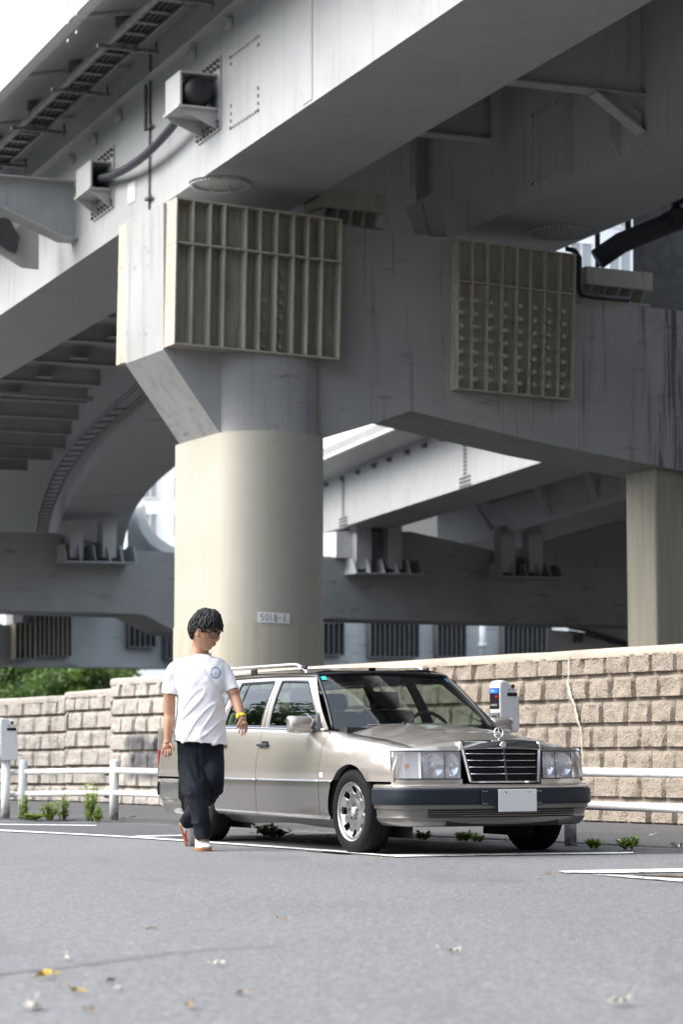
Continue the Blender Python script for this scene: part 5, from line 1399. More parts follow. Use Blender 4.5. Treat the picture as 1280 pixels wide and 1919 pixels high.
def limb(b, pts, n=18, flat=1.0):
    """pts: (px, py, dy, radius px); smooth tapered limb"""
    P = [(q(x, y, d), r / PXM) for x, y, d, r in pts]; out = []
    m_ = len(P)
    for k in range(m_ - 1):
        for j in range(5):
            f = j / 5; p0, p1, p2, p3 = P[max(k-1, 0)], P[k], P[k+1], P[min(k+2, m_-1)]
            cr = lambda a, b_, c, d: .5 * (2*b_ + (c-a)*f + (2*a-5*b_+4*c-d)*f*f + (3*b_-a-3*c+d)*f**3)
            out.append((cr(p0[0], p1[0], p2[0], p3[0]), cr(p0[1], p1[1], p2[1], p3[1])))
    out.append(P[-1]); rings = []
    for k, (p, r_) in enumerate(out):
        t = (out[min(k+1, len(out)-1)][0] - out[max(k-1, 0)][0]).normalized(); a = t.cross(Vector((0, 1, 0)))
        if a.length < .05: a = t.cross(Vector((1, 0, 0)))
        a.normalize(); c = t.cross(a).normalized(); rings.append(ell(p, a * r_, c * r_ * flat, n))
    b.loft(rings)
def ball(b, c, r, n=12):
    rings = []
    for j in range(1, n):
        e = -math.pi / 2 + math.pi * j / n; rings.append(ell(c + Vector((0, 0, math.sin(e) * r[2])), Vector((math.cos(e) * r[0], 0, 0)), Vector((0, math.cos(e) * r[1], 0)), 16))
    b.loft(rings)
def remesh(b, vox, name, mat, parent, smooth=4, disp=None, trim=None):
    me = bpy.data.meshes.new('tmp'); me.from_pydata([tuple(p) for p in b.v], [], b.f)
    bm = bmesh.new(); bm.from_mesh(me); bmesh.ops.recalc_face_normals(bm, faces=bm.faces[:]); bm.to_mesh(me); bm.free()
    o = bpy.data.objects.new('tmp', me); COL.objects.link(o)
    md = o.modifiers.new('r', 'REMESH'); md.mode = 'VOXEL'; md.voxel_size = vox
    if smooth: ms = o.modifiers.new('s', 'SMOOTH'); ms.factor = .5; ms.iterations = smooth
    dg = bpy.context.evaluated_depsgraph_get(); me2 = bpy.data.meshes.new_from_object(o.evaluated_get(dg))
    bpy.data.objects.remove(o); bpy.data.meshes.remove(me)
    if disp:
        nrm = [v.normal.copy() for v in me2.vertices]
        for v, n_ in zip(me2.vertices, nrm): v.co = v.co + n_ * disp(v.co, n_)
    if trim:
        bm = bmesh.new(); bm.from_mesh(me2); bmesh.ops.delete(bm, geom=[f for f in bm.faces if trim(f.calc_center_median(), f.normal)], context='FACES'); bm.to_mesh(me2); bm.free()
    bv = BVHTree.FromPolygons([v.co.copy() for v in me2.vertices], [list(p.vertices) for p in me2.polygons])
    off = ORIG[parent.name]
    me2.transform(Matrix.Translation(-off)); me2.name = name; me2.materials.clear(); me2.materials.append(mat)
    for p in me2.polygons: p.use_smooth = True
    o = bpy.data.objects.new(name, me2); COL.objects.link(o); o.parent = parent; ORIG[o.name] = off.copy()
    return o, bv
# ---- body (head, neck, arms, hands, torso and legs under the clothes), one continuous surface
HF = Vector((math.sin(R(62)), -math.cos(R(62)), 0)); HF = (HF * math.cos(R(13)) + Vector((0, 0, -math.sin(R(13))))).normalized()
HL = Vector((0, 0, 1)).cross(HF).normalized(); HU = HF.cross(HL).normalized()
# slight tilt
HC = q(384.5, 1184, -.03); HS = 71 / PXM
def hp(f, l, u): return HC + (HF * f + HL * l + HU * u) * HS
def G2(x, s): return math.exp(-(x / s) ** 2)
def head_pt(az, el, o=0.0):
    x = math.cos(el) * math.cos(az); y = math.cos(el) * math.sin(az); z = math.sin(el)
    X, Y, Z = x * (.375 if x > 0 else .43), y * .325, z * .5
    t = max(0, -Z / .5)
    Y *= 1 - .34 * t ** 1.6
    if X < 0: X *= 1 - .55 * t ** 1.1
    else: X *= 1 + .02 * t
    if x > 0:
        fr = G2(az, .9)
        X += fr * .02
        nz = Z + .02
        ridge = max(0, min(1, (.06 - Z) / .20)); fall = 1 / (1 + math.exp((-.165 - Z) / .014)); 
        X += .098 * ridge * fall * G2(Y, .036 + .022 * ridge)            # nose
        X += .020 * G2(Z + .255, .030) * G2(Y, .085) + .022 * G2(Z + .300, .026) * G2(Y, .07)   # lips
        X -= .012 * G2(Z + .277, .010) * G2(Y, .09)
        X += .035 * G2(Z + .425, .055) * G2(Y, .10)                      # chin
        X -= .014 * G2(Z + .36, .03) * G2(Y, .1)
        for s_ in (-1, 1):
            X -= .034 * G2(Z - .015, .045) * G2(Y - s_ * .135, .062)     # eye sockets
            X += .016 * G2(Z - .075, .03) * G2(Y - s_ * .12, .09)        # brows
            X += .012 * G2(Z + .075, .06) * G2(Y - s_ * .19, .07)        # cheekbones
    return hp(X * (1 + o), Y * (1 + o), Z * (1 + o))
b = MB()
rings = []
for j in range(1, 40):
    el = -math.pi / 2 + math.pi * j / 40; rings.append([head_pt(2*math.pi*i/64 - math.pi, el) for i in range(64)])
b.loft(rings)
for s_ in (-1, 1):         # ears
    c = hp(-.03, s_ * .325, -.045); rr = []
    for j in range(1, 8):
        e = -math.pi/2 + math.pi * j / 8; rr.append(ell(c + HU * math.sin(e) * .115 * HS - HF * math.sin(e) * .02 * HS, HF * math.cos(e) * .062 * HS, HL * math.cos(e) * .03 * HS, 12))
    b.loft(rr)
limb(b, [(377, 1200, .02, 17), (375, 1214, .03, 16.5), (373, 1228, .03, 19), (374, 1245, .03, 26)], flat=.95)
limb(b, [(375, 1244, .03, 24), (375, 1290, .02, 30), (374, 1360, .02, 30), (374, 1400, .02, 30), (375, 1425, .02, 25)], flat=.62)
limb(b, [(356, 1252, .02, 9), (332, 1261, .01, 8.5), (319, 1284, .0, 8.5), (317, 1302, .0, 11), (317, 1338, .0, 10.5), (316, 1356, -.02, 10.5), (314, 1386, -.05, 7.2), (313.5, 1393, -.055, 7.5)])
limb(b, [(394, 1252, .02, 10), (415, 1262, .02, 10), (427, 1280, .0, 10), (436, 1296, -.02, 11), (440, 1308, -.03, 10.5), (447, 1326, -.10, 9.5), (452, 1343, -.15, 6.8), (454, 1350, -.16, 7.2)])
limb(b, [(356, 1420, .02, 17), (365, 1470, -.10, 12), (374, 1520, -.18, 10), (379.5, 1562, -.21, 7), (380, 1574, -.21, 7)], n=12)
limb(b, [(396, 1420, .02, 15), (398.5, 1458, -.03, 11), (376, 1506, .17, 9), (359, 1528, .29, 8), (348, 1548, .36, 7)], n=12)
# hands: palm and five separate fingers each
def hand(b, wr, pal, fingers, thumb, palr):
    limb(b, [(*wr, palr * .72), (lerp(wr[0], pal[0], .55), lerp(wr[1], pal[1], .55), lerp(wr[2], pal[2], .55), palr), (*pal, palr * .92)], n=14, flat=.60)
    for f in fingers + [thumb]: limb(b, f, n=10)
# right hand (hangs by the thigh): fingers point down, slightly curled
def fingers(base, ds, dy): return base
hand(b, (313.5, 1391, -.055), (312.5, 1403, -.06),
     [[(306.2, 1402, -.055, 2.3), (304.6, 1408, -.06, 1.85), (305.2, 1412.5, -.05, 1.6)], [(310.4, 1404, -.065, 2.4), (309.4, 1412, -.075, 1.9), (310.6, 1419.5, -.06, 1.6)], [(314.7, 1404, -.07, 2.4), (314.6, 1412.5, -.08, 1.9), (315.6, 1419, -.065, 1.6)], [(318.8, 1403, -.07, 2.3), (319.2, 1410, -.08, 1.85), (319.6, 1415.5, -.065, 1.6)]],
     [(318, 1394, -.08, 3.0), (323.2, 1400, -.10, 2.3), (324.2, 1407.5, -.10, 1.8)], 8.4)
# left hand (swung forward): fingers hang and curl
hand(b, (454, 1349, -.16), (455, 1360, -.18),
     [[(461.2, 1359, -.165, 2.3), (462.8, 1366, -.165, 1.85), (460.8, 1372, -.18, 1.6)], [(457.4, 1361, -.185, 2.4), (459.2, 1370, -.195, 1.9), (456.6, 1378, -.20, 1.6)], [(453.2, 1361.5, -.20, 2.4), (454.2, 1371, -.22, 1.9), (451.6, 1379, -.215, 1.6)], [(449.2, 1359.5, -.21, 2.3), (449.2, 1367, -.225, 1.85), (447.2, 1374, -.215, 1.6)]],
     [(450.5, 1351, -.20, 3.0), (446.2, 1357, -.225, 2.3), (444.6, 1364, -.22, 1.8)], 8.2)
body, bvb = remesh(b, .0034, 'body', M['skin'], man, 2)
# ---- t-shirt
def ridged(v): return (1 - min(1, abs(noise.noise(v)) * 2.2)) ** 3
def shirt_fold(p, n_):
    x, z = p.x - pb.x, p.z
    low = max(0, min(1, (1.40 - z) * 3))
    d = .016 * ridged(Vector((x * 5.5 + z * 3.2, p.y * 3, z * 1.6 + 3))) * low
    d += .012 * ridged(Vector((x * 8 - z * 6.5 + 9, p.y * 4, z * 3.5))) * low
    d += .008 * noise.noise(Vector((p.x * 8 + p.z * 3, p.y * 6, p.z * 3.6))) + .004 * noise.noise(Vector((p.x * 18 - p.z * 9, p.y * 9, p.z * 12)))
    d += -.014 * G2((x - .16) * .8 - (1.36 - z) * .55 + .02, .016) * G2(z - 1.28, .10)      # fold from the left armpit
    d += -.006 * G2((x + .165) * .8 + (1.34 - z) * .45, .018) * G2(z - 1.26, .12)
    return d - .008
b = MB(); rings = []
for (y, c, w_, dp, dy) in [(1224.5, 376, 17, .072, .03), (1227, 376, 21, .082, .03), (1230, 375, 38, .10, .03), (1236, 374.5, 49, .118, .025), (1245, 374, 53, .132, .02), (1260, 375, 53, .146, .01), (1278, 376, 49, .152, .0), (1300, 376.5, 44.5, .152, -.0), (1330, 375.5, 44.5, .150, .0), (1360, 374.5, 45.5, .150, .0), (1380, 374, 47, .150, .0), (1392, 373.5, 48.5, .152, .0)]:
    cc_ = q(c, y, dy); rings.append([cc_ + Vector((math.copysign(abs(math.cos(t_)) ** .85, math.cos(t_)) * w_ / PXM, math.sin(t_) * dp, (-.014 * (math.cos(t_)) if y > 1370 else 0))) for t_ in [2*math.pi*i/40 for i in range(40)]])
b.loft(rings)
limb(b, [(342, 1249, .02, 17), (328, 1257, .015, 17.5), (320, 1276, .008, 16.5), (316.5, 1302, .0, 16)], n=22)
limb(b, [(404, 1248, .02, 17), (417, 1255, .015, 17), (427.5, 1273, .005, 15.5), (436.5, 1295, -.02, 14)], n=22)
hemz = q(374, 1389, 0).z
shirt, bvs = remesh(b, .006, 't_shirt', M['shirt'], man, 5, shirt_fold, trim=lambda c, n_: (n_.z < -.80 and c.z < hemz + .035) or (n_.z < -.86 and abs(c.x - q(316, 1302).x) < .055 and abs(c.z - q(317, 1302).z) < .016) or (n_.z < -.75 and abs(c.x - q(437, 1295).x) < .055 and abs(c.z - q(437.5, 1295).z) < .018))
def on_surface(bv, px, py, off=.003, D=1.0):
    d = ray(px, py); h = bv.ray_cast(CAM, d)
    return (h[0] - d.normalized() * off) if h[0] is not None else q(px, py, -.15)
# collar rib and hem stitch
b = MB(); col = []
for i in range(28):
    t_ = 2*math.pi*i/28; col.append(q(376, 1225.5 + 4.5 * (-math.sin(t_) * .5 + .5) * 1.0 - 1.5, .03) + Vector((math.cos(t_) * 18.3 / PXM, math.sin(t_) * .074, 0)))
b.tube(col + [col[0]], .0085, 8); b.build('collar', M['shirt'], shirt)
# round print on the chest
b = MB(); n = 30
ro = [on_surface(bvs, 403.5 + math.cos(2*math.pi*i/n) * 9.6, 1260.5 + math.sin(2*math.pi*i/n) * 11.2) for i in range(n)]; ri = [on_surface(bvs, 403.5 + math.cos(2*math.pi*i/n) * 8.0, 1260.5 + math.sin(2*math.pi*i/n) * 9.4) for i in range(n)]
b.add(ro + ri, [(i, (i+1) % n, n + (i+1) % n, n + i) for i in range(n)]); b.build('round_print', M['logo'], shirt)
b = MB()
for (x, y, w_, h_) in [(403.5, 1259, 2.2, .7), (403.5, 1261.5, 1.2, 1.0), (399.5, 1257, 1.2, .6), (407.5, 1257, 1.2, .6), (399, 1263.5, .6, 1.0), (408, 1263.5, .6, 1.0), (401, 1253.5, 1.5, .5), (406, 1253.5, 1.5, .5), (403.5, 1266.5, 1.6, .5)]:
    b.add([on_surface(bvs, x + sx * w_, y + sy * h_) for sx, sy in ((-1, -1), (1, -1), (1, 1), (-1, 1))], [(0, 1, 2, 3)])
b.build('print_mark', M['logo_pale'], shirt)
# ---- trousers
def trouser_fold(p, n_):
    x = p.x - pb.x
    d = .016 * ridged(Vector((p.x * 7 + p.z * 1.5, p.y * 5, p.z * 2.0))) + .005 * noise.noise(Vector((p.x * 24 + p.z * 8, p.y * 14, p.z * 9)))
    k = G2(p.z - .42, .12) + G2(p.z - .18, .10)
    d += .016 * k * ridged(Vector((x * 4.0 + 2, p.y * 4, p.z * 9 + x * 7)))
    d -= .008 * G2((p.x - q(374, 1400).x) + (p.z - .72) * .12, .012) * (1 if p.z > .55 else 0)
    return d - .008
b = MB(); rings = []
for (y, c, w_, dp) in [(1378, 373.5, 42, .125), (1392, 373.5, 44, .130), (1410, 374.5, 44.5, .132), (1428, 376, 43, .128), (1440, 377, 40, .115)]:
    cc_ = q(c, y, .02); rings.append(ell(cc_, Vector((w_ / PXM, 0, 0)), Vector((0, dp, 0)), 36))
b.loft(rings)
limb(b, [(353, 1400, .02, 24), (357, 1425, .0, 26), (363, 1460, -.08, 24.5), (369, 1490, -.14, 22.5), (374, 1520, -.18, 19.5), (378, 1548, -.20, 16.5), (380, 1566, -.215, 15.5), (380.5, 1574, -.22, 15.5)], n=22)
limb(b, [(396, 1402, .03, 22), (397, 1430, .0, 24), (399, 1458, -.05, 21.5), (394, 1480, .02, 19.5), (376, 1506, .17, 17.5), (359, 1527, .30, 15), (353, 1540, .37, 14)], n=22)
trous, bvt = remesh(b, .007, 'trousers', M['trouser'], man, 4, trouser_fold)
# ---- shoes
def shoe(heel, toe, up, wid, label):
    """heel and toe: world points of the sole; up: rough upward direction"""
    f = (toe - heel); L = f.length; f.normalize(); l = up.cross(f).normalized(); u = f.cross(l).normalized()
    P = lambda a, s_, z: heel + f * (a * L) + l * (s_ * wid) + u * z
    half = lambda a: itp([(0, .30), (.08, .38), (.25, .40), (.5, .43), (.7, .50), (.85, .46), (.95, .32), (1, .12)], a)
    t = None
    b = MB(); rings = []
    for k in range(21):
        a = k / 20; h_ = half(a); rings.append([P(a, -h_, .0), P(a, h_, .0), P(a, h_ * 1.05, .034), P(a, -h_ * 1.05, .034)])
    b.loft(rings); so_ = b.build('shoe', M['gum'], man, bevel=.006)
    top = lambda a: itp([(0, .098), (.1, .118), (.28, .112), (.42, .102), (.6, .078), (.8, .060), (.95, .046), (1, .034)], a)
    b = MB(); rings = []
    for k in range(25):
        a = .005 + .98 * k / 24; h_ = half(a) * .99; T = top(a); r_ = []
        for i in range(15):
            th = math.pi * i / 14; r_.append(P(a, -h_ * math.copysign(abs(math.cos(th)) ** .6, math.cos(th)), .030 + (T - .030) * math.sin(th) ** .75))
        rings.append(r_)
    b.loft(rings, closed=False); b.build('upper', M['shoe'], so_)
    b = MB()
    for s_ in (-1, 1):
        pts = []
        for i in range(9):
            g_ = i / 8; a = lerp(.62, .12, g_); z = .045 + .038 * g_ ** 2 - .012 * math.sin(g_ * math.pi); pts.append((a, z, .011 * math.sin(min(1, (1 - g_) * 1.6) * math.pi * .5) * (1 if g_ < .9 else .5)))
        for (a0, z0_, w0_), (a1, z1_, w1_) in zip(pts[:-1], pts[1:]):
            ho = lambda a, z: s_ * (half(a) * .99 * (1 - .10 * ((z - .03) / .07)) + .035)
            b.add([P(a0, ho(a0, z0_), z0_ - w0_), P(a1, ho(a1, z1_), z1_ - w1_), P(a1, ho(a1, z1_), z1_ + w1_), P(a0, ho(a0, z0_), z0_ + w0_)], [(0, 1, 2, 3)])
    b.build('side_stripe', M['shoe_red'], so_)
    b = MB()
    for k in range(5):
        a = .40 + k * .065; T = top(a); b.tube([P(a + .01 * (k % 2), -.26, T - .014), P(a + .01, 0, T + .004), P(a + .03 - .01 * (k % 2), .26, T - .014)], .0055, 6)
    b.tube([P(.40, 0, top(.4) + .004), P(.43, .16, top(.4) + .012), P(.50, .30, .066)], .004, 5); b.tube([P(.40, 0, top(.4) + .004), P(.44, -.18, top(.4) + .01), P(.52, -.30, .06)], .004, 5)
    b.build('lace', M['lace'], so_)
    b = MB(); b.tube([P(.04, -.24, .09), P(.0, 0, .10), P(.04, .24, .09)], .012, 6); b.tube([P(.015, 0, .05), P(.0, 0, .10)], .02, 6); b.build('heel_tab', M['shoe_red'], so_)
shoe(q(376, 1589, -.06) * 1.0, Vector((q(386, 1592, -.06).x, PD - .31, .0)), UP, .132, 'f')
tr_ = at_z(354, 1586, 0.0); ht = Vector((q(338, 1538, .5).x, PD + .62, q(338, 1538, .5).z))
shoe(ht, Vector((tr_.x + .02, tr_.y - .02, .005)), Vector((.30, -.80, .52)), .134, 'b')
# ---- hair: a cap with many locks
def hairline(az):
    a = abs(az); return itp([(0, .40), (.5, .38), (.85, .34), (1.1, .22), (1.2, .02), (1.36, -.02), (1.46, .22), (1.72, .20), (1.95, -.10), (2.2, -.42), (3.2, -.50)], a)
b = MB(); rings = []
for j in range(16):
    r_ = []
    for i in range(48):
        az = 2*math.pi*i/48 - math.pi; e0 = hairline(az); el = lerp(e0, math.pi/2 - .02, j / 15)
        o = .075 + .055 * max(0, math.sin(el)) + .03 * noise.noise(Vector((math.cos(az) * 3, math.sin(az) * 3, el * 3)))
        if j == 0: o = .02
        r_.append(head_pt(az, el, o))
    rings.append(r_)
b.loft(rings, cap=True); 
rh = random.Random(5)
for k in range(760):
    az = rh.uniform(-math.pi, math.pi); e0 = hairline(az); el = lerp(e0, 1.45, rh.random() ** .8)
    front = abs(az) < 1.0; rk_ = rh.random() ** 2
    # locks sweep from the crown forward and down
    L = rh.uniform(.32, .62); pts = []
    sw = rh.uniform(-.6, .6) + .25
    o0 = .10 + .06 * math.sin(max(0, el)) ; 
    for s_ in range(5):
        f_ = s_ / 4; e = el - L * f_ * (1.25 if front else 1.0) * (0.6 + .4 * f_); a = az + sw * f_ * (.5 if not front else .9)
        if not front and e < hairline(a) - .03: e = hairline(a) - .03 + rh.uniform(-.02, .03)
        if front and e < .24: e = .24 + rh.uniform(-.07, .08)
        o = o0 + (.05 + .05 * rk_) * math.sin(f_ * math.pi) + rh.uniform(-.015, .018) - .05 * f_ * (0 if front else 1) + (.03 if el > 1.0 else 0)
        pts.append(head_pt(a, e, max(.02, o)))
    r0 = rh.uniform(.003, .0095)
    b.tube(pts, [r0 * .6, r0, r0 * .9, r0 * .5, r0 * .06], 5)
for k in range(170):   # loose tufts that break the outline
    az = rh.uniform(-3.1, 3.1); el = rh.uniform(max(.55, hairline(az) + .25), 1.5); p0 = head_pt(az, el, .10); nn = (p0 - HC).normalized()
    flow = (HF * rh.uniform(.2, 1.2) + HL * rh.gauss(.2, .8) + HU * rh.uniform(-.5, .5)); tg = (flow - nn * flow.dot(nn)).normalized(); l_ = rh.uniform(.022, .05); rr_ = rh.uniform(.0022, .0048)
    up_ = rh.uniform(.004, .016) if el > .7 else rh.uniform(.002, .007)
    b.tube([p0, p0 + nn * up_ + tg * l_ * .35, p0 + nn * up_ * 1.5 + tg * l_ * .7, p0 + nn * up_ * 1.2 + tg * l_], [rr_, rr_, rr_ * .6, .0005], 5)
b.build('hair', M['hair'], man, recalc=False)
# ---- face details, glasses
b = MB()
for s_ in (-1, 1):
    b.tube([head_pt(s_ * .16, .175, .012), head_pt(s_ * .38, .205, .014), head_pt(s_ * .62, .15, .012)], [.0035, .005, .0025], 6)
b.build('eyebrow', M['hair'], man)
for s_ in (-1, 1):
    b = MB(); c = head_pt(s_ * .40, .02, -.02); ball(b, c, (.011, .011, .0065)); e_ = b.build('eye', M['eyew'], man); b = MB(); ball(b, head_pt(s_ * .37, -.01, .004), (.005, .005, .0052), 8); b.build('iris', M['hair'], e_)
    b = MB(); b.tube([head_pt(s_ * .24, .055, .008), head_pt(s_ * .40, .075, .012), head_pt(s_ * .56, .04, .010)], .0022, 5); b.build('eyelid', M['hair'], e_)
b = MB(); b.tube([head_pt(-.22, -.56, .008), head_pt(-.08, -.535, .012), head_pt(0, -.545, .013), head_pt(.08, -.535, .012), head_pt(.22, -.56, .008)], [.001, .0045, .005, .0045, .001], 8); b.tube([head_pt(-.18, -.615, .008), head_pt(0, -.635, .014), head_pt(.18, -.615, .008)], [.001, .006, .001], 8); b.build('lips', M['lip'], man)
gl = None
b = MB(); lens = MB(); FX = .425
for s_ in (-1, 1):
    loop = []
    for i in range(24):
        t_ = 2*math.pi*i/24; cx_, cz_ = math.cos(t_), math.sin(t_)
        l_ = s_ * .150 + math.copysign(abs(cx_) ** .6, cx_) * .118; u_ = -.012 + math.copysign(abs(cz_) ** .65, cz_) * .085
        loop.append(hp(FX - .16 * (l_ / .3) ** 2 - .01, l_, u_))
    b.tube(loop + [loop[0]], .0026, 6); b.tube([loop[i] for i in range(1, 12)], .0045, 6)
    lens.add(loop, [tuple(range(24))])
    b.tube([hp(FX - .16 * (.27 / .3) ** 2 - .01, s_ * .268, .03), hp(.20, s_ * .325, .025), hp(-.03, s_ * .345, .02), hp(-.09, s_ * .345, -.03)], .0035, 6)
b.tube([hp(FX - .01, -.035, .01), hp(FX + .015, 0, .02), hp(FX - .01, .035, .01)], .003, 6)
gl = b.build('glasses', M['trim'], man); lens.build('lens', M['lens2'], gl)
# ---- watch
b = MB(); c = q(452.6, 1342.5, -.15); ax_ = (q(454, 1350, -.16) - q(447, 1326, -.10)).normalized(); a1 = ax_.cross(Vector((0, 1, 0))).normalized(); a2 = ax_.cross(a1).normalized(); n = 24
b.loft([[c + ax_ * o + (a1 * math.cos(2*math.pi*i/n) + a2 * math.sin(2*math.pi*i/n)) * r_ for i in range(n + 1)] for o, r_ in ((-.012, .0295), (-.012, .0335), (.012, .0335), (.012, .0295))], cap=False, closed=False); wt = b.build('wristwatch', M['yellow'], man)
b = MB(); dq = (a1 * -.75 + a2 * .66).normalized()
if dq.dot(CAM - c) < 0: dq = -dq
b.tube([c + dq * .030, c + dq * .043], .020, 16); b.build('watch_case', M['yellow'], wt)
# ================================================================= BLOCK WALLS
def stone_mat(name, a, b_, stain, streak, dark_lo=.6):
    m, nt, b = new_mat(name)
    n = noise_node(nt, 2.2, 5); r = ramp(nt, n.outputs[0], [(.35, 0.0), (.7, 1.0)]); c = mix(nt, r.outputs[0], a, b_)
    n2 = noise_node(nt, 30, 5); r2 = ramp(nt, n2.outputs[0], [(.35, .0), (.75, .55)]); c = mix(nt, r2.outputs[0], c, (a[0]*.62, a[1]*.6, a[2]*.56))
    n3 = noise_node(nt, 5, 5, (1, 1, .18)); r3 = ramp(nt, n3.outputs[0], [(dark_lo, 0.0), (dark_lo + .16, streak)]); c = mix(nt, r3.outputs[0], c, stain)
    n5 = noise_node(nt, 17, 7, (1, 1, 1.7), .75); r5 = ramp(nt, n5.outputs[0], [(.57, 0.0), (.63, .8)]); c = mix(nt, r5.outputs[0], c, (a[0]*.28, a[1]*.26, a[2]*.24))
    nt.links.new(c, b.inputs['Base Color']); b.inputs['Roughness'].default_value = .9
    n4 = noise_node(nt, 45, 6); bump(nt, b, n4.outputs[0], .9, .025)
    return m
M['stone'] = stone_mat('split_block', (.30, .258, .212), (.35, .306, .256), (.19, .16, .125), .5)
M['stone_pale'] = stone_mat('split_block_pale', (.46, .425, .38), (.52, .48, .44), (.26, .235, .20), .7, .52)
M['joint'] = surf('block_joint', (.21, .185, .15), .95)
M['coping'] = surf('coping', (.43, .38, .31), .9, layers=[(3, .45, .7, (.33, .29, .24), None)], bmp=(30, .4, .01))
M['soot'] = surf('soot_stain', (.04, .045, .055), .95)
M['splash'] = surf('paint_run', (.52, .49, .44), .85, layers=[(18, .35, .6, (.36, .32, .265), None)])

def block_wall(name, label, base0, base1, h0, h1, ncourse, blen, mat, seed, nx=13, nz=8, amp=.020, thick=.5, end=True, soot=None):
    """split-face block wall; base0 is the near end, base1 the far end"""
    rr = random.Random(seed)
    ax = (base1 - base0); L = ax.length; ax.normalize(); nn = Vector((-ax.y, ax.x, 0))
    if nn.dot(CAM - base0) < 0: nn = -nn
    t = thing(name, label, 'wall', (base0 + base1) / 2, group='block walls behind the sidewalk')
    def P(s, f, o): 
        q = base0 + ax * s; z = f * lerp(h0, h1, s / L); return Vector((q.x, q.y, z)) + nn * o
    b = MB()
    a = [P(0, -.05, -.012), P(L, -.05, -.012), P(L, .985, -.012), P(0, .985, -.012)]; b.hexa(a, [p - nn * thick for p in a]); b.build('core', M['joint'], t)
    b = MB()
    for k in range(ncourse):
        f0 = k / ncourse; f1 = (k + 1) / ncourse; s = -rr.random() * blen if k % 2 else -blen * .5
        s = -blen * (.5 if k % 2 else 0) - rr.random() * .06
        while s < L:
            w = blen * (1 + rr.uniform(-.05, .05)); s0, s1 = max(s, 0), min(s + w, L); s += w
            if s1 - s0 < .04: continue
            g_s, g_f = .004, .012
            seedv = Vector((rr.uniform(-50, 50), rr.uniform(-50, 50), rr.uniform(-50, 50))); tilt = rr.uniform(-.012, .012); tilt2 = rr.uniform(-.01, .01)
            def fn(u, v):
                ss = lerp(s0 + g_s, s1 - g_s, u)
                edge = min(u, 1 - u) * 2; ev = min(v * 1.2, (1 - v) * 1.6)
                jag = noise.noise(Vector((ss * 34, k * 3.1, 0)) + seedv) * .5 + .5
                vv = v
                if v < .01: vv = v + .0 + .20 * jag
                ff = lerp(f0 + g_f * .3, f1 - g_f * .2, vv)
                p = Vector((ss * 5.0, 0, vv * 1.4)) + seedv
                d = noise.fractal(p * 1.1, 1.0, 2.0, 4) * amp + noise.fractal(p * 4.3, .8, 2.0, 3) * amp * .55
                d += tilt * (u - .5) * 2 + tilt2
                prof = min(1, edge / .07) ** .6 * min(1, ev / .10) ** .5
                bulge = .012 + .012 * (1 - v)          # the foot of each block leans out over the joint
                o = (bulge + d + .018) * prof + (-.016 if v < .01 else -.006) * (1 - prof)
                return P(ss, ff, o)
            b.grid(fn, nx, nz)
    b.build('block_face', mat, t, recalc=False, auto=50)
    b = MB(); n = max(8, int(L / .6))
    def cop(u, v):
        prof = [(.035, -.055), (.04, .0), (.025, .03), (-.03, .045), (-thick, .045), (-thick, -.05)]
        o, dz = prof[round(v * 5)]; p = P(u * L, 1.0, o + noise.noise(Vector((u * L * 3, v * 4, seed))) * .008); p.z += dz + noise.noise(Vector((u * L * 2, v, seed + 3))) * .008; return p
    b.grid(cop, n, 5)
    b.build('coping', M['coping'] if mat == M['stone'] else mat, t)
    if end:
        b = MB(); e = P(L, 0, 0)
        for k in range(ncourse):
            def fe(u, v):
                ff = lerp(k / ncourse + .004, (k + 1) / ncourse - .003, v); z = ff * h1
                ang = u * math.pi / 2; r_ = .14
                o = noise.fractal(Vector((u * 3 + seed, k * 7, v * 2)), 1, 2, 3) * .02
                pr = min(1, min(v, 1 - v) * 8)
                return Vector((e.x, e.y, z)) + ax * (math.sin(ang) * (r_ + o * pr - .02 * (1 - pr))) + nn * (-r_ + math.cos(ang) * (r_ + o * pr - .02 * (1 - pr)))
            b.grid(fe, 6, 6); 
        b.build('end_block', mat, t)
    return t, P, L
A_ = at_z(1280, 1550, 0.0); B_ = at_z(208, 1509, 0.0)
wdir = (B_ - A_).normalized(); Anear = A_ - wdir * 4.0
hA = on_plane(1280, 1207, A_, Vector((-wdir.y, wdir.x, 0))).z; hB = on_plane(208, 1272, B_, Vector((-wdir.y, wdir.x, 0))).z
print('wall heights', hA, hB, (B_ - A_).length)
# long wall: tan stretch, then a sooty pale stretch near its far end
mid = B_ - wdir * 3.6
hm = lerp(hA, hB, ((mid - A_).length) / (B_ - A_).length); hn = hA + (hA - hB) * 4 / (B_ - A_).length
tW, PW, LW = block_wall('block_wall', 'long tan split block wall behind the car, rising to the right', Anear, mid, hn - .04, hm - .04, 7, .372, M['stone'], 3, end=False)
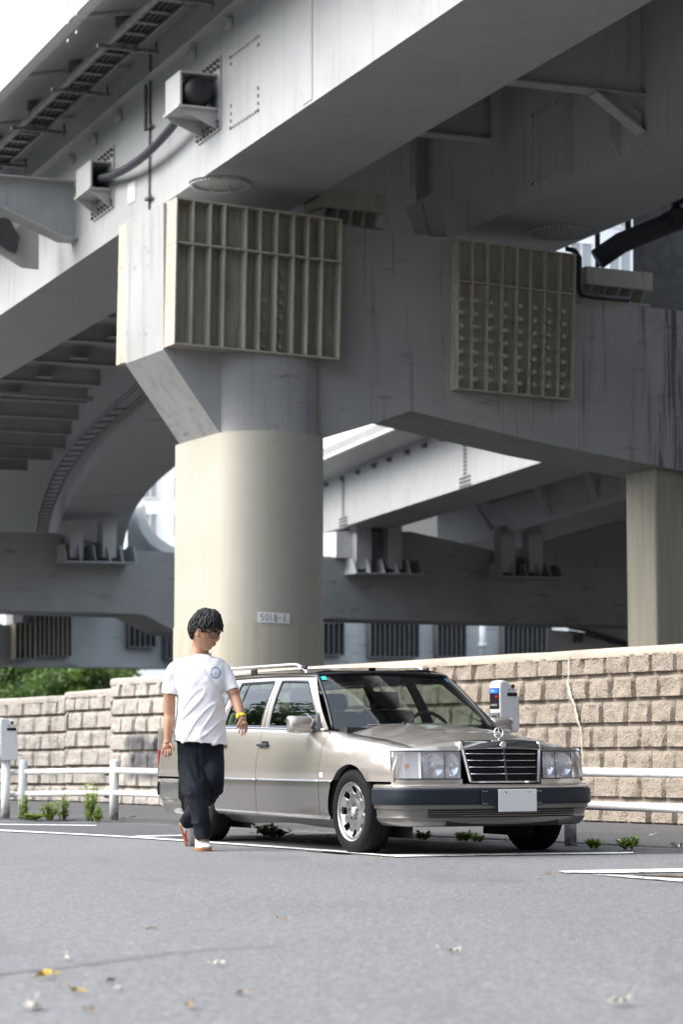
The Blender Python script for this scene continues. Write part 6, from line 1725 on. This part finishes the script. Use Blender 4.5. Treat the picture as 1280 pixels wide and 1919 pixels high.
# soot on the pale stretch: mixed into its own material by place
def sooty():
    m, nt, b = new_mat('split_block_sooty'); 
    n = noise_node(nt, 2.2, 5); r = ramp(nt, n.outputs[0], [(.35, 0.0), (.7, 1.0)]); c = mix(nt, r.outputs[0], (.42, .39, .35), (.50, .465, .42))
    n2 = noise_node(nt, 30, 5); r2 = ramp(nt, n2.outputs[0], [(.35, .0), (.75, .55)]); c = mix(nt, r2.outputs[0], c, (.27, .245, .215))
    tc = N(nt, 'ShaderNodeTexCoord'); sp = N(nt, 'ShaderNodeSeparateXYZ'); nt.links.new(tc.outputs['Object'], sp.inputs[0])
    n3 = noise_node(nt, 2.6, 6)
    ad = N(nt, 'ShaderNodeMath', operation='MULTIPLY'); ad.inputs[1].default_value = .55; nt.links.new(n3.outputs[0], ad.inputs[0])
    z2 = N(nt, 'ShaderNodeMapRange'); z2.inputs['From Min'].default_value = 1.42; z2.inputs['From Max'].default_value = .85; nt.links.new(sp.outputs['Z'], z2.inputs['Value'])
    z3 = N(nt, 'ShaderNodeMapRange'); z3.inputs['From Min'].default_value = .22; z3.inputs['From Max'].default_value = .42; nt.links.new(sp.outputs['Z'], z3.inputs['Value'])
    mu = N(nt, 'ShaderNodeMath', operation='MULTIPLY'); nt.links.new(z2.outputs[0], mu.inputs[0]); nt.links.new(z3.outputs[0], mu.inputs[1])
    y2 = N(nt, 'ShaderNodeMapRange'); y2.inputs['From Min'].default_value = 1.35; y2.inputs['From Max'].default_value = .95; nt.links.new(sp.outputs['Y'], y2.inputs['Value'])
    mv = N(nt, 'ShaderNodeMath', operation='MULTIPLY'); nt.links.new(mu.outputs[0], mv.inputs[0]); nt.links.new(y2.outputs[0], mv.inputs[1])
    s = N(nt, 'ShaderNodeMath', operation='ADD'); nt.links.new(ad.outputs[0], s.inputs[0]); 
    m2 = N(nt, 'ShaderNodeMath', operation='MULTIPLY'); m2.inputs[1].default_value = .42; nt.links.new(mv.outputs[0], m2.inputs[0]); nt.links.new(m2.outputs[0], s.inputs[1])
    r3 = ramp(nt, s.outputs[0], [(.50, 0.0), (.72, .9)]); c = mix(nt, r3.outputs[0], c, (.055, .06, .07))
    nt.links.new(c, b.inputs['Base Color']); b.inputs['Roughness'].default_value = .9
    n4 = noise_node(nt, 45, 6); bump(nt, b, n4.outputs[0], .7, .02); return m
M['stone_soot'] = sooty()
tW2, _, _ = block_wall('block_wall', 'pale end stretch of the block wall with black soot stains, beside the man', mid, B_, hm - .04, hB - .04, 7, .372, M['stone_soot'], 9)
# white paint run on the long wall
b = MB(); pts = [(1066, 1224), (1066, 1268), (1064, 1278), (1070, 1306), (1078, 1322), (1083, 1350), (1089, 1366), (1091, 1405), (1093, 1432)]
wd = [1.2, 1.6, 4, 4.5, 3.5, 4.2, 2.2, 1.4, 1.5]
wn = Vector((-wdir.y, wdir.x, 0)); 
if wn.dot(CAM - A_) < 0: wn = -wn
def wallpt(x, y, o=.06): return on_plane(x, y, A_ + wn * o, wn)
for i in range(len(pts) - 1):
    n_ = 9
    def ed(f, y):
        x_, w_ = lerp(pts[i][0], pts[i+1][0], f), lerp(wd[i], wd[i+1], f)
        return x_ - w_ * (.6 + .8 * noise.noise(Vector((y * .45, 1, 2)))) , x_ + w_ * (.5 + .8 * noise.noise(Vector((y * .5, 7, 2))))
    for k in range(n_):
        f0, f1 = k / n_, (k + 1) / n_; y0, y1 = lerp(pts[i][1], pts[i+1][1], f0), lerp(pts[i][1], pts[i+1][1], f1)
        l0, r0_ = ed(f0, y0); l1, r1_ = ed(f1, y1)
        b.add([wallpt(l0, y0), wallpt(max(r0_, l0 + .4), y0), wallpt(max(r1_, l1 + .4), y1), wallpt(l1, y1)], [(0, 1, 2, 3)])
b.build('paint_run', M['splash'], tW)

# left walls, lower
C_ = at_z(212, 1509, 0) + wn * -.25; D_ = at_z(122, 1505, 0); E_ = at_z(-120, 1499, 0)
hh = lambda x, y, p: on_plane(x, y, Vector((p.x, p.y, 0)), Vector((0, -1, 0))).z
block_wall('block_wall', 'pale weathered block wall left of the sooty wall end', C_, D_, hh(206, 1294, C_), hh(122, 1302, D_), 6, .40, M['stone_pale'], 21, end=False, amp=.018)
block_wall('block_wall', 'lowest pale block wall running out at the left edge behind the parking meter', D_ + Vector((0, .06, 0)), E_, hh(120, 1304, D_) - .03, hh(-120, 1322, E_), 6, .40, M['stone_pale'], 22, end=False, amp=.018)

# ================================================================= GUARD RAILS, METERS
def pipe_rail(name, label, tops, posts, post_base, seg, ext=0):
    pass
def gr(name, label, path, posts, z_top, z_mid, r=.032):
    t = thing(name, label, 'guard rail', Vector((*posts[0].xy, 0)), group='white pipe guard rails')
    for z in (z_top, z_mid):
        b = MB(); b.tube([Vector((p.x, p.y, z + dz)) for p, dz in path], r, 12); b.build('rail', M['rail_white'], t)
    for p in posts:
        b = MB(); n = 14
        b.loft([[Vector((p.x + math.cos(2*math.pi*i/n) * rr_, p.y + math.sin(2*math.pi*i/n) * rr_, z)) for i in range(n)] for z, rr_ in ((-.1, .05), (z_top + .09, .05), (z_top + .115, .035), (z_top + .12, .005))])
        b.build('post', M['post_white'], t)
        for z in (z_top, z_mid):
            b = MB(); b.box(Vector((p.x, p.y, z - .015)) + rd * .11 + wn * .02, (.06, .075, .045), Matrix.Rotation(R(34), 3, 'Z')); b.box(Vector((p.x, p.y, z - .02)) + rd * .15 + wn * .02, (.03, .05, .07), Matrix.Rotation(R(34), 3, 'Z')); b.build('clamp', M['galv'], t)
    return t
def postmat():
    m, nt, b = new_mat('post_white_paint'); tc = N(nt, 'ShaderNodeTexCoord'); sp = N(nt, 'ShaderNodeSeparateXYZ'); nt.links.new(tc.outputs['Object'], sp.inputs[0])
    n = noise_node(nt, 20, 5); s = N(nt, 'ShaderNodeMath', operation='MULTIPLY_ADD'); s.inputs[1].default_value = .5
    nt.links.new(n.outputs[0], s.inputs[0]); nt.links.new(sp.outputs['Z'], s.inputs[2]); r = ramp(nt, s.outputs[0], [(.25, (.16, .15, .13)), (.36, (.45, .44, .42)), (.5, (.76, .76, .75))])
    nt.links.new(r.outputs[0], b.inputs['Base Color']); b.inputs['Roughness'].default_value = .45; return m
M['post_white'] = postmat()
pR = at_z(1070, 1587, 0); pM = at_z(213, 1540, 0); pL = at_z(41, 1537, 0); rd = (pM - pR).normalized()
zt_r = at_y(1070, 1446, pR.y).z
print('rail z', zt_r, at_y(1100, 1510, pR.y).z, at_y(213, 1446, pM.y).z, at_y(213, 1486, pM.y).z)
gr('guard_rail', 'white two pipe guard rail running out to the right of the car bonnet', [(pR + rd * 2.6, 0), (pR + rd * .1, 0), (pR - rd * 3.5, 0), (pR - rd * 9, 0)], [pR, pR - rd * 2.9], .60, .335, .036)
zl0 = at_y(213, 1444, pM.y).z; zl1 = at_y(213, 1486, pM.y).z
gr('guard_rail', 'white two pipe guard rail with chipped joints, left of the man', [(pM - rd * 3.2, 0), (pM - rd * .3, 0), (pM, 0), (pL.lerp(pM, .05), -.02), (pL + (pL - pM).normalized() * .25, -.03)], [pM, pL], zl0, zl1)

def meter(name, label, base, topz, both=True):
    t = thing(name, label, 'parking meter', base, rotz=R(30), world=False, group='white parking meters')
    H = topz; hz = .475; z0 = H - hz
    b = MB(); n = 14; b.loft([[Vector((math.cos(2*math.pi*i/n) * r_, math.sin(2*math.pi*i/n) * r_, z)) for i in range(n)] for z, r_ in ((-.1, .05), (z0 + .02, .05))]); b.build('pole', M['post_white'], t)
    # head: side outline with a sloped crown, rounded foot
    prof = [(x_ * .86, z_) for x_, z_ in [(-.125, z0 + .06), (-.11, z0 + .015), (-.06, z0), (.09, z0), (.118, z0 + .02), (.128, z0 + .07), (.122, H - .19), (.10, H - .12), (.05, H - .055), (-.03, H - .012), (-.085, H), (-.12, H - .015), (-.128, H - .05)]]
    wv = .085
    b = MB(); ra = [Vector((x, -wv, z)) for x, z in prof]; rb = [Vector((x, wv, z)) for x, z in prof]; b.hexa(ra, rb); b.build('housing', M['meter_white'], t, bevel=.016)
    # display side (left, facing the road) set as a dark strip with blue sign and red lamp
    f = -.1105
    def strip(y0, y1, za, zb, m, nm, par=t, o=.004):
        b = MB(); b.box((f - o / 2 + .0005, (y0 + y1) / 2, (za + zb) / 2), (o + .004, y1 - y0, zb - za)); return b.build(nm, m, par, bevel=.001)
    strip(-.072, .072, H - .26, H - .07, M['screen'], 'display_window')
    strip(-.07, .07, H - .12, H - .075, M['blue'], 'blue_sign', o=.008)
    strip(-.055, -.03, H - .16, H - .14, M['redlamp'], 'indicator_lamp', o=.009)
    strip(-.05, .05, H - .235, H - .215, M['grey'], 'display_text', o=.008)
    strip(-.075, .075, H - .46, H - .29, M['grey'], 'card_panel', o=.01)
    strip(-.05, .02, H - .35, H - .315, M['black'], 'slot', o=.016); strip(-.05, .02, H - .41, H - .375, M['black'], 'slot', o=.016)
    # front face towards the camera: dark slot, lock, two small catches
    def fr(x0, x1, za, zb, m, nm, o=.004):
        b = MB(); b.box(((x0 + x1) / 2, -wv - o / 2, (za + zb) / 2), (x1 - x0, o + .006, zb - za)); return b.build(nm, m, t, bevel=.006)
    fr(-.03, .08, H - .145, H - .112, M['screen'], 'return_slot')
    for x in (-.02, .06): fr(x, x + .025, H - .092, H - .084, M['grey'], 'catch')
    b = MB(); n = 14; cz = H - .055; b.loft([[Vector((.03 + math.cos(2*math.pi*i/n) * r_, -wv - y, cz + math.sin(2*math.pi*i/n) * r_)) for i in range(n)] for r_, y in ((.019, 0), (.019, .008), (.006, .009), (.004, .002))]); b.build('lock', M['galv'], t)
    # symbol on the blue sign: a small white arrow-like mark
    b = MB(); zc = H - .0975
    b.add([(f - .0085, -.03, zc - .012), (f - .0085, -.03, zc + .012), (f - .0085, -.048, zc)], [(0, 1, 2)])
    for k in range(3): b.box((f - .009, .0 + k * .018, zc), (.002, .009, .012))
    b.build('sign_mark', M['white'], t)
    return t
M['screen'] = surf('dark_window', (.02, .015, .02), .1)
M['blue'] = surf('blue_sign', (.02, .16, .55), .35)
M['redlamp'] = surf('red_lamp', (.6, .02, .02), .2)
M['grey'] = surf('grey_plastic', (.16, .165, .17), .45)
mb = at_z(948, 1567, 0); meter('parking_meter', 'white parking meter with a blue sign standing behind the car bonnet', mb, at_y(948, 1275, mb.y).z)
ml = at_z(9, 1537, 0); ml.x -= .0; 
mt = meter('parking_meter', 'white parking meter on a white pole at the left edge of the picture', ml, at_y(9, 1345, ml.y).z)

# ================================================================= PLANTS
def leaf_mat(name, a, b_, back=.35):
    m, nt, b = new_mat(name)
    n = noise_node(nt, 1.3, 3); r = ramp(nt, n.outputs[0], [(.35, 0.0), (.65, 1.0)]); c = mix(nt, r.outputs[0], a, b_)
    oi = N(nt, 'ShaderNodeTexNoise'); oi.inputs['Scale'].default_value = 9.0; tc = N(nt, 'ShaderNodeTexCoord'); nt.links.new(tc.outputs['Object'], oi.inputs['Vector'])
    r2 = ramp(nt, oi.outputs[0], [(.4, 0.0), (.7, .6)]); c = mix(nt, r2.outputs[0], c, (b_[0]*1.5, b_[1]*1.4, b_[2]))
    nt.links.new(c, b.inputs['Base Color']); b.inputs['Roughness'].default_value = .5
    b.inputs['Transmission Weight'].default_value = 0
    tr = N(nt, 'ShaderNodeBsdfTranslucent'); nt.links.new(c, tr.inputs[0]); ms = N(nt, 'ShaderNodeMixShader'); ms.inputs[0].default_value = back
    nt.links.new(b.outputs[0], ms.inputs[1]); nt.links.new(tr.outputs[0], ms.inputs[2]); nt.links.new(ms.outputs[0], nt.nodes['Material Output'].inputs[0])
    return m
M['leaf'] = leaf_mat('tree_leaf', (.05, .10, .025), (.10, .18, .04))
M['leaf2'] = leaf_mat('tree_leaf_pale', (.09, .16, .035), (.16, .26, .06))
M['weed'] = leaf_mat('weed_leaf', (.16, .24, .05), (.26, .36, .08))
M['bark'] = surf('bark', (.10, .08, .06), .9, layers=[(8, .4, .7, (.05, .04, .03), (1, 1, .3))])
def tree(name, label, base, h, rad, nclump, nleaf, lsize, mat, seed, crown_lo=.3):
    rr = random.Random(seed); t = thing(name, label, 'tree', base, group='trees beyond the bridge')
    b = MB(); top = base + UP * h * .7
    b.tube([base - UP * .3, base + UP * h * .3 + Vector((rr.uniform(-.2, .2), 0, 0)), top], [rad * .09, rad * .07, rad * .02], 8)
    cl = []
    for i in range(nclump):
        a = rr.uniform(0, 2 * math.pi); e = rr.uniform(-1, 1); q = rr.random() ** .4
        zc = lerp(crown_lo, 1.0, .5 + .5 * e * q); rx = rad * math.sqrt(max(.05, 1 - (e * q) ** 2)) * q
        c = base + Vector((math.cos(a) * rx, math.sin(a) * rx, h * zc)); cl.append((c, rad * rr.uniform(.22, .42)))
        if i % 3 == 0: b.tube([base + UP * h * rr.uniform(.25, .5), base.lerp(c, .6) + UP * h * .15, c], [rad * .035, rad * .02, rad * .006], 5)
    b.build('trunk', M['bark'], t)
    b = MB()
    for i in range(nleaf):
        c, r_ = rr.choice(cl); d = Vector((rr.gauss(0, 1), rr.gauss(0, 1), rr.gauss(0, 1))).normalized() * r_ * (rr.random() ** .35); d.z *= .75
        p = c + d; s = lsize * rr.uniform(.6, 1.3)
        q = Quaternion((rr.gauss(0, 1), rr.gauss(0, 1), rr.gauss(0, 1), rr.gauss(0, 1))).normalized().to_matrix()
        b.add([p + q @ Vector(v) * s for v in ((-.5, 0, 0), (0, -.28, .06), (.55, 0, 0), (0, .28, .06))], [(0, 1, 2, 3)])
    b.build('crown', mat, t, recalc=False)
    return t
for i, (px, d, h, rad, lab, mt_) in enumerate([(18, 176, 11.5, 4.2, 'pale green tree at the left edge, rising above the distant pier end', 'leaf2'), (88, 170, 8.0, 3.8, 'dark green tree below the distant pier, left of centre of the gap', 'leaf'), (150, 173, 8.2, 3.6, 'dark green tree below the distant pier beam, behind the block wall', 'leaf'), (208, 168, 7.8, 3.2, 'yellow green tree below the distant pier beam, nearest the sooty wall', 'leaf2'), (-60, 172, 10, 4, 'tree partly outside the left edge beyond the distant pier', 'leaf')]):
    p = at_z(px, 1500, 0); x = (px - 640) / 4531 * d; tree('broadleaf_tree', lab, Vector((x, d, 0)), h, rad, 26, 5200, .42, M[mt_], 40 + i, .12)
# white and orange signs glimpsed among those trees
# the trees the car's side windows mirror, across the road to the left
for i, (x, y, h, rad) in enumerate([(-17, 34, 8.5, 3.4), (-22, 38, 9.5, 3.8), (-26, 43, 10, 4.0), (-21, 45, 8.5, 3.6), (-29, 37, 9, 3.8)]):
    t = tree('street_tree', 'leafy street tree across the road, mirrored in the car windows', Vector((x, y, 0)), h, rad, 34, 5200, .36, M['leaf2' if i % 2 else 'leaf'], 80 + i, .15); t['group'] = 'street trees across the road'; 
def weed(name, label, p, h, n, seed, spread=.25, lw=.05, cat='weed'):
    rr = random.Random(seed); t = thing(name, label, cat, p, group='weeds along the kerb line'); b = MB(); s_ = MB()
    for i in range(n):
        a = rr.uniform(0, 2*math.pi); hh_ = h * rr.uniform(.5, 1); tip = p + Vector((math.cos(a) * spread * rr.random(), math.sin(a) * spread * rr.random(), hh_)); root = p + Vector((math.cos(a), math.sin(a), 0)) * .03
        s_.tube([root, root.lerp(tip, .5) + UP * hh_ * .1, tip], [.006, .005, .002], 5)
        for k in range(18):
            f = rr.uniform(.1, 1); q = root.lerp(tip, f); aa = rr.uniform(0, 2*math.pi); d = Vector((math.cos(aa), math.sin(aa), rr.uniform(.1, .8))).normalized(); L = lw * rr.uniform(.7, 1.6) * (1.3 - f * .6); sd = d.cross(UP).normalized() * L * .25
            b.add([q, q + d * L * .5 + sd, q + d * L, q + d * L * .5 - sd], [(0, 1, 2, 3)])
    s_.build('stem', M['weed'], t); b.build('leaf_cluster', M['weed'], t, recalc=False)
for i, (x, y, h, n, sp, lab) in enumerate([(92, 1537, .17, 12, .16, 'low bushy weed between the left guard rail posts'), (117, 1536, .28, 5, .10, 'upright weed in the middle of the left guard rail'), (168, 1539, .36, 10, .16, 'tallest leafy weed, just left of the middle rail post'), (60, 1537, .06, 8, .22, 'low green tuft at the foot of the left rail post'), (42, 1536, .24, 3, .05, 'thin weed climbing the left rail post'), (183, 1540, .16, 4, .05, 'small weed beside the middle rail post'),
                                           (500, 1566, .10, 9, .22, 'bright weed on the ground under the car between its wheels'), (520, 1568, .06, 6, .22, 'flat weed under the car, beside the brighter one'), (640, 1568, .10, 5, .08, 'weed beside the near front wheel'), (792, 1574, .07, 5, .08, 'small weed under the front bumper, nearest the near wheel'), (868, 1576, .08, 6, .09, 'weed under the middle of the front bumper'), (895, 1577, .06, 4, .06, 'tiny weed under the licence plate'), (1115, 1590, .07, 4, .06, 'small weed just right of the rail post'), (1178, 1592, .10, 6, .1, 'weed on the kerb line at the right')]):
    weed('weed', lab, at_z(x, y, 0.018), h * (1.25 if i < 6 else 1), n + 4, 100 + i, sp, .046)
# fallen leaves and litter
M['leaf_brown'] = surf('dead_leaf', (.30, .20, .11), .7, layers=[(30, .4, .7, (.20, .12, .06), None)])
M['leaf_yellow'] = surf('yellow_leaf', (.62, .42, .05), .6)
M['leaf_pale'] = surf('pale_leaf', (.50, .47, .40), .7)
def fallen(px, py, size, mat, label, seed, z=.004):
    rr = random.Random(seed); p = at_z(px, py, z); b = MB(); a0 = rr.uniform(0, 6.28); out = []; n = 12
    pts = [Vector((0, 0, .012 + .01 * rr.random()))]
    for i in range(n):
        a = 2*math.pi*i/n; r_ = size * .62 * (.5 + .28 * math.cos(a * 2) + .14 * math.cos(5 * a) + rr.uniform(-.05, .05)); pts.append(Vector((math.cos(a + a0) * r_, math.sin(a + a0) * r_, .006 + rr.random() * size * .35)))
    b.add([p + q for q in pts], [(0, i + 1, (i + 1) % n + 1) for i in range(n)])
    b.tube([p + pts[1] * .9, p + pts[1] * 1.5 + UP * .005], .0022, 5)
    return tag(b.build('fallen_leaf', mat, recalc=False), label, 'leaf', 'fallen leaves on the road')
fallen(84, 1836, .085, M['leaf_yellow'], 'bright yellow fallen leaf on the road at lower left', 1); fallen(92, 1829, .05, M['leaf_yellow'], 'small yellow leaf scrap beside the bright yellow leaf', 2)
fallen(60, 1893, .10, M['leaf_pale'], 'pale curled leaf at the bottom left corner of the road', 3)
fallen(206, 1845, .06, M['leaf_brown'], 'brown fallen leaf right on the road seam', 4); fallen(146, 1864, .06, M['leaf_yellow'], 'tan fallen leaf just below the road seam', 5); fallen(220, 1858, .045, M['leaf_pale'], 'pale leaf below the brown leaf on the seam', 6)
fallen(452, 1867, .065, M['leaf_brown'], 'brown leaf alone near the bottom, below the end of the seam', 7); fallen(354, 1891, .06, M['leaf_brown'], 'reddish leaf at the bottom, left of the lone brown leaf', 8)
fallen(531, 1728, .05, M['leaf_brown'], 'brown leaf in the middle of the road below the car', 9); fallen(286, 1745, .045, M['leaf_brown'], 'brown leaf on the road below the man', 10); fallen(848, 1788, .07, M['leaf_pale'], 'white leaf on the road below the front bumper', 11)
fallen(411, 1811, .05, M['leaf_pale'], 'pale leaf on the road above the seam end', 12); fallen(123, 1802, .05, M['leaf_pale'], 'pale leaf on the road above the yellow leaf', 13); fallen(1162, 1886, .09, M['leaf_pale'], 'tan leaf at the lower right of the road', 14); fallen(168, 1899, .05, M['leaf_brown'], 'brown leaf at the bottom between pale curled leaf and reddish leaf', 15)
fallen(713, 1611, .05, M['leaf_brown'], 'orange brown leaf near the corner of the painted bay line', 16); fallen(1033, 1641, .04, M['leaf_brown'], 'brown leaf by the tip of the right painted line', 17); fallen(1270, 1592, .16, M['leaf_pale'], 'big dry twig leaf at the right edge near the kerb', 18, .02)
fallen(1010, 1650, .04, M['leaf_pale'], 'small pale leaf left of the right painted line', 19); fallen(1222, 1568, .06, M['leaf_pale'], 'pale leaf on the sidewalk at the right below the rail', 20, .02); fallen(1160, 1578, .06, M['leaf_pale'], 'pale leaf on the sidewalk right of the rail post', 21, .02); fallen(248, 1533, .07, M['leaf_brown'], 'brown leaf heap scrap right of the middle rail post', 22, .02); fallen(232, 1536, .09, M['leaf_brown'], 'brown leaf against the foot of the middle rail post', 23, .02)
for i in range(26):
    x = rnd.uniform(455, 960); o = fallen(x, lerp(1563, 1580, (x - 455) / 505) + rnd.uniform(-2, 2), .05, M['leaf_brown'], 'one of the dry brown leaf scraps gathered along the kerb line under the car', 200 + i, .019); o['group'] = 'dry leaf scraps under the car'

# ================================================================= LIGHT, SKY, CAMERA
w = bpy.data.worlds.new('World'); SC.world = w; w.use_nodes = True; nt = w.node_tree
sky = nt.nodes.new('ShaderNodeTexSky'); sky.sky_type = 'NISHITA'; sky.sun_disc = False
SUN_EL, SUN_AZ = 42.0, -97.0      # azimuth clockwise from +Y (negative: to the left), so the light comes from the left and a little behind the camera
sky.sun_elevation = R(SUN_EL); sky.sun_rotation = R(SUN_AZ); sky.air_density = 1.0; sky.dust_density = 6.0; sky.ozone_density = 1.0; sky.altitude = 0
skm = mix(nt, .5, sky.outputs[0], (4.8, 5.5, 6.3)); nt.links.new(skm, nt.nodes['Background'].inputs[0]); nt.nodes['Background'].inputs[1].default_value = .15
sl = bpy.data.lights.new('sun', 'SUN'); sl.energy = 1.4; sl.angle = R(46); sl.color = (1.0, .985, .96)
so = bpy.data.objects.new('sun', sl); COL.objects.link(so)
sd = Vector((math.sin(R(SUN_AZ)) * math.cos(R(SUN_EL)), math.cos(R(SUN_AZ)) * math.cos(R(SUN_EL)), math.sin(R(SUN_EL))))
so.rotation_euler = sd.to_track_quat('Z', 'Y').to_euler(); so.location = (-20, -10, 30)
cam = bpy.data.cameras.new('camera'); co = bpy.data.objects.new('camera', cam); COL.objects.link(co)
co.location = CAM; co.rotation_euler = (math.pi / 2 + PITCH, 0, 0)
cam.lens = 85.0; cam.sensor_width = 36.0; cam.sensor_fit = 'AUTO'; cam.clip_end = 3000; cam.clip_start = .05
cam.dof.use_dof = True; cam.dof.focus_distance = 18.4; cam.dof.aperture_fstop = 3.2
SC.camera = co
SC.render.engine = 'CYCLES'; SC.cycles.use_denoising = True; SC.cycles.max_bounces = 8; SC.cycles.diffuse_bounces = 2; SC.cycles.glossy_bounces = 4; SC.cycles.transmission_bounces = 6; SC.cycles.transparent_max_bounces = 12
SC.cycles.sample_clamp_indirect = 8
SC.view_settings.view_transform = 'Standard'; SC.view_settings.look = 'None'; SC.view_settings.exposure = 1.5; SC.view_settings.gamma = 1.0
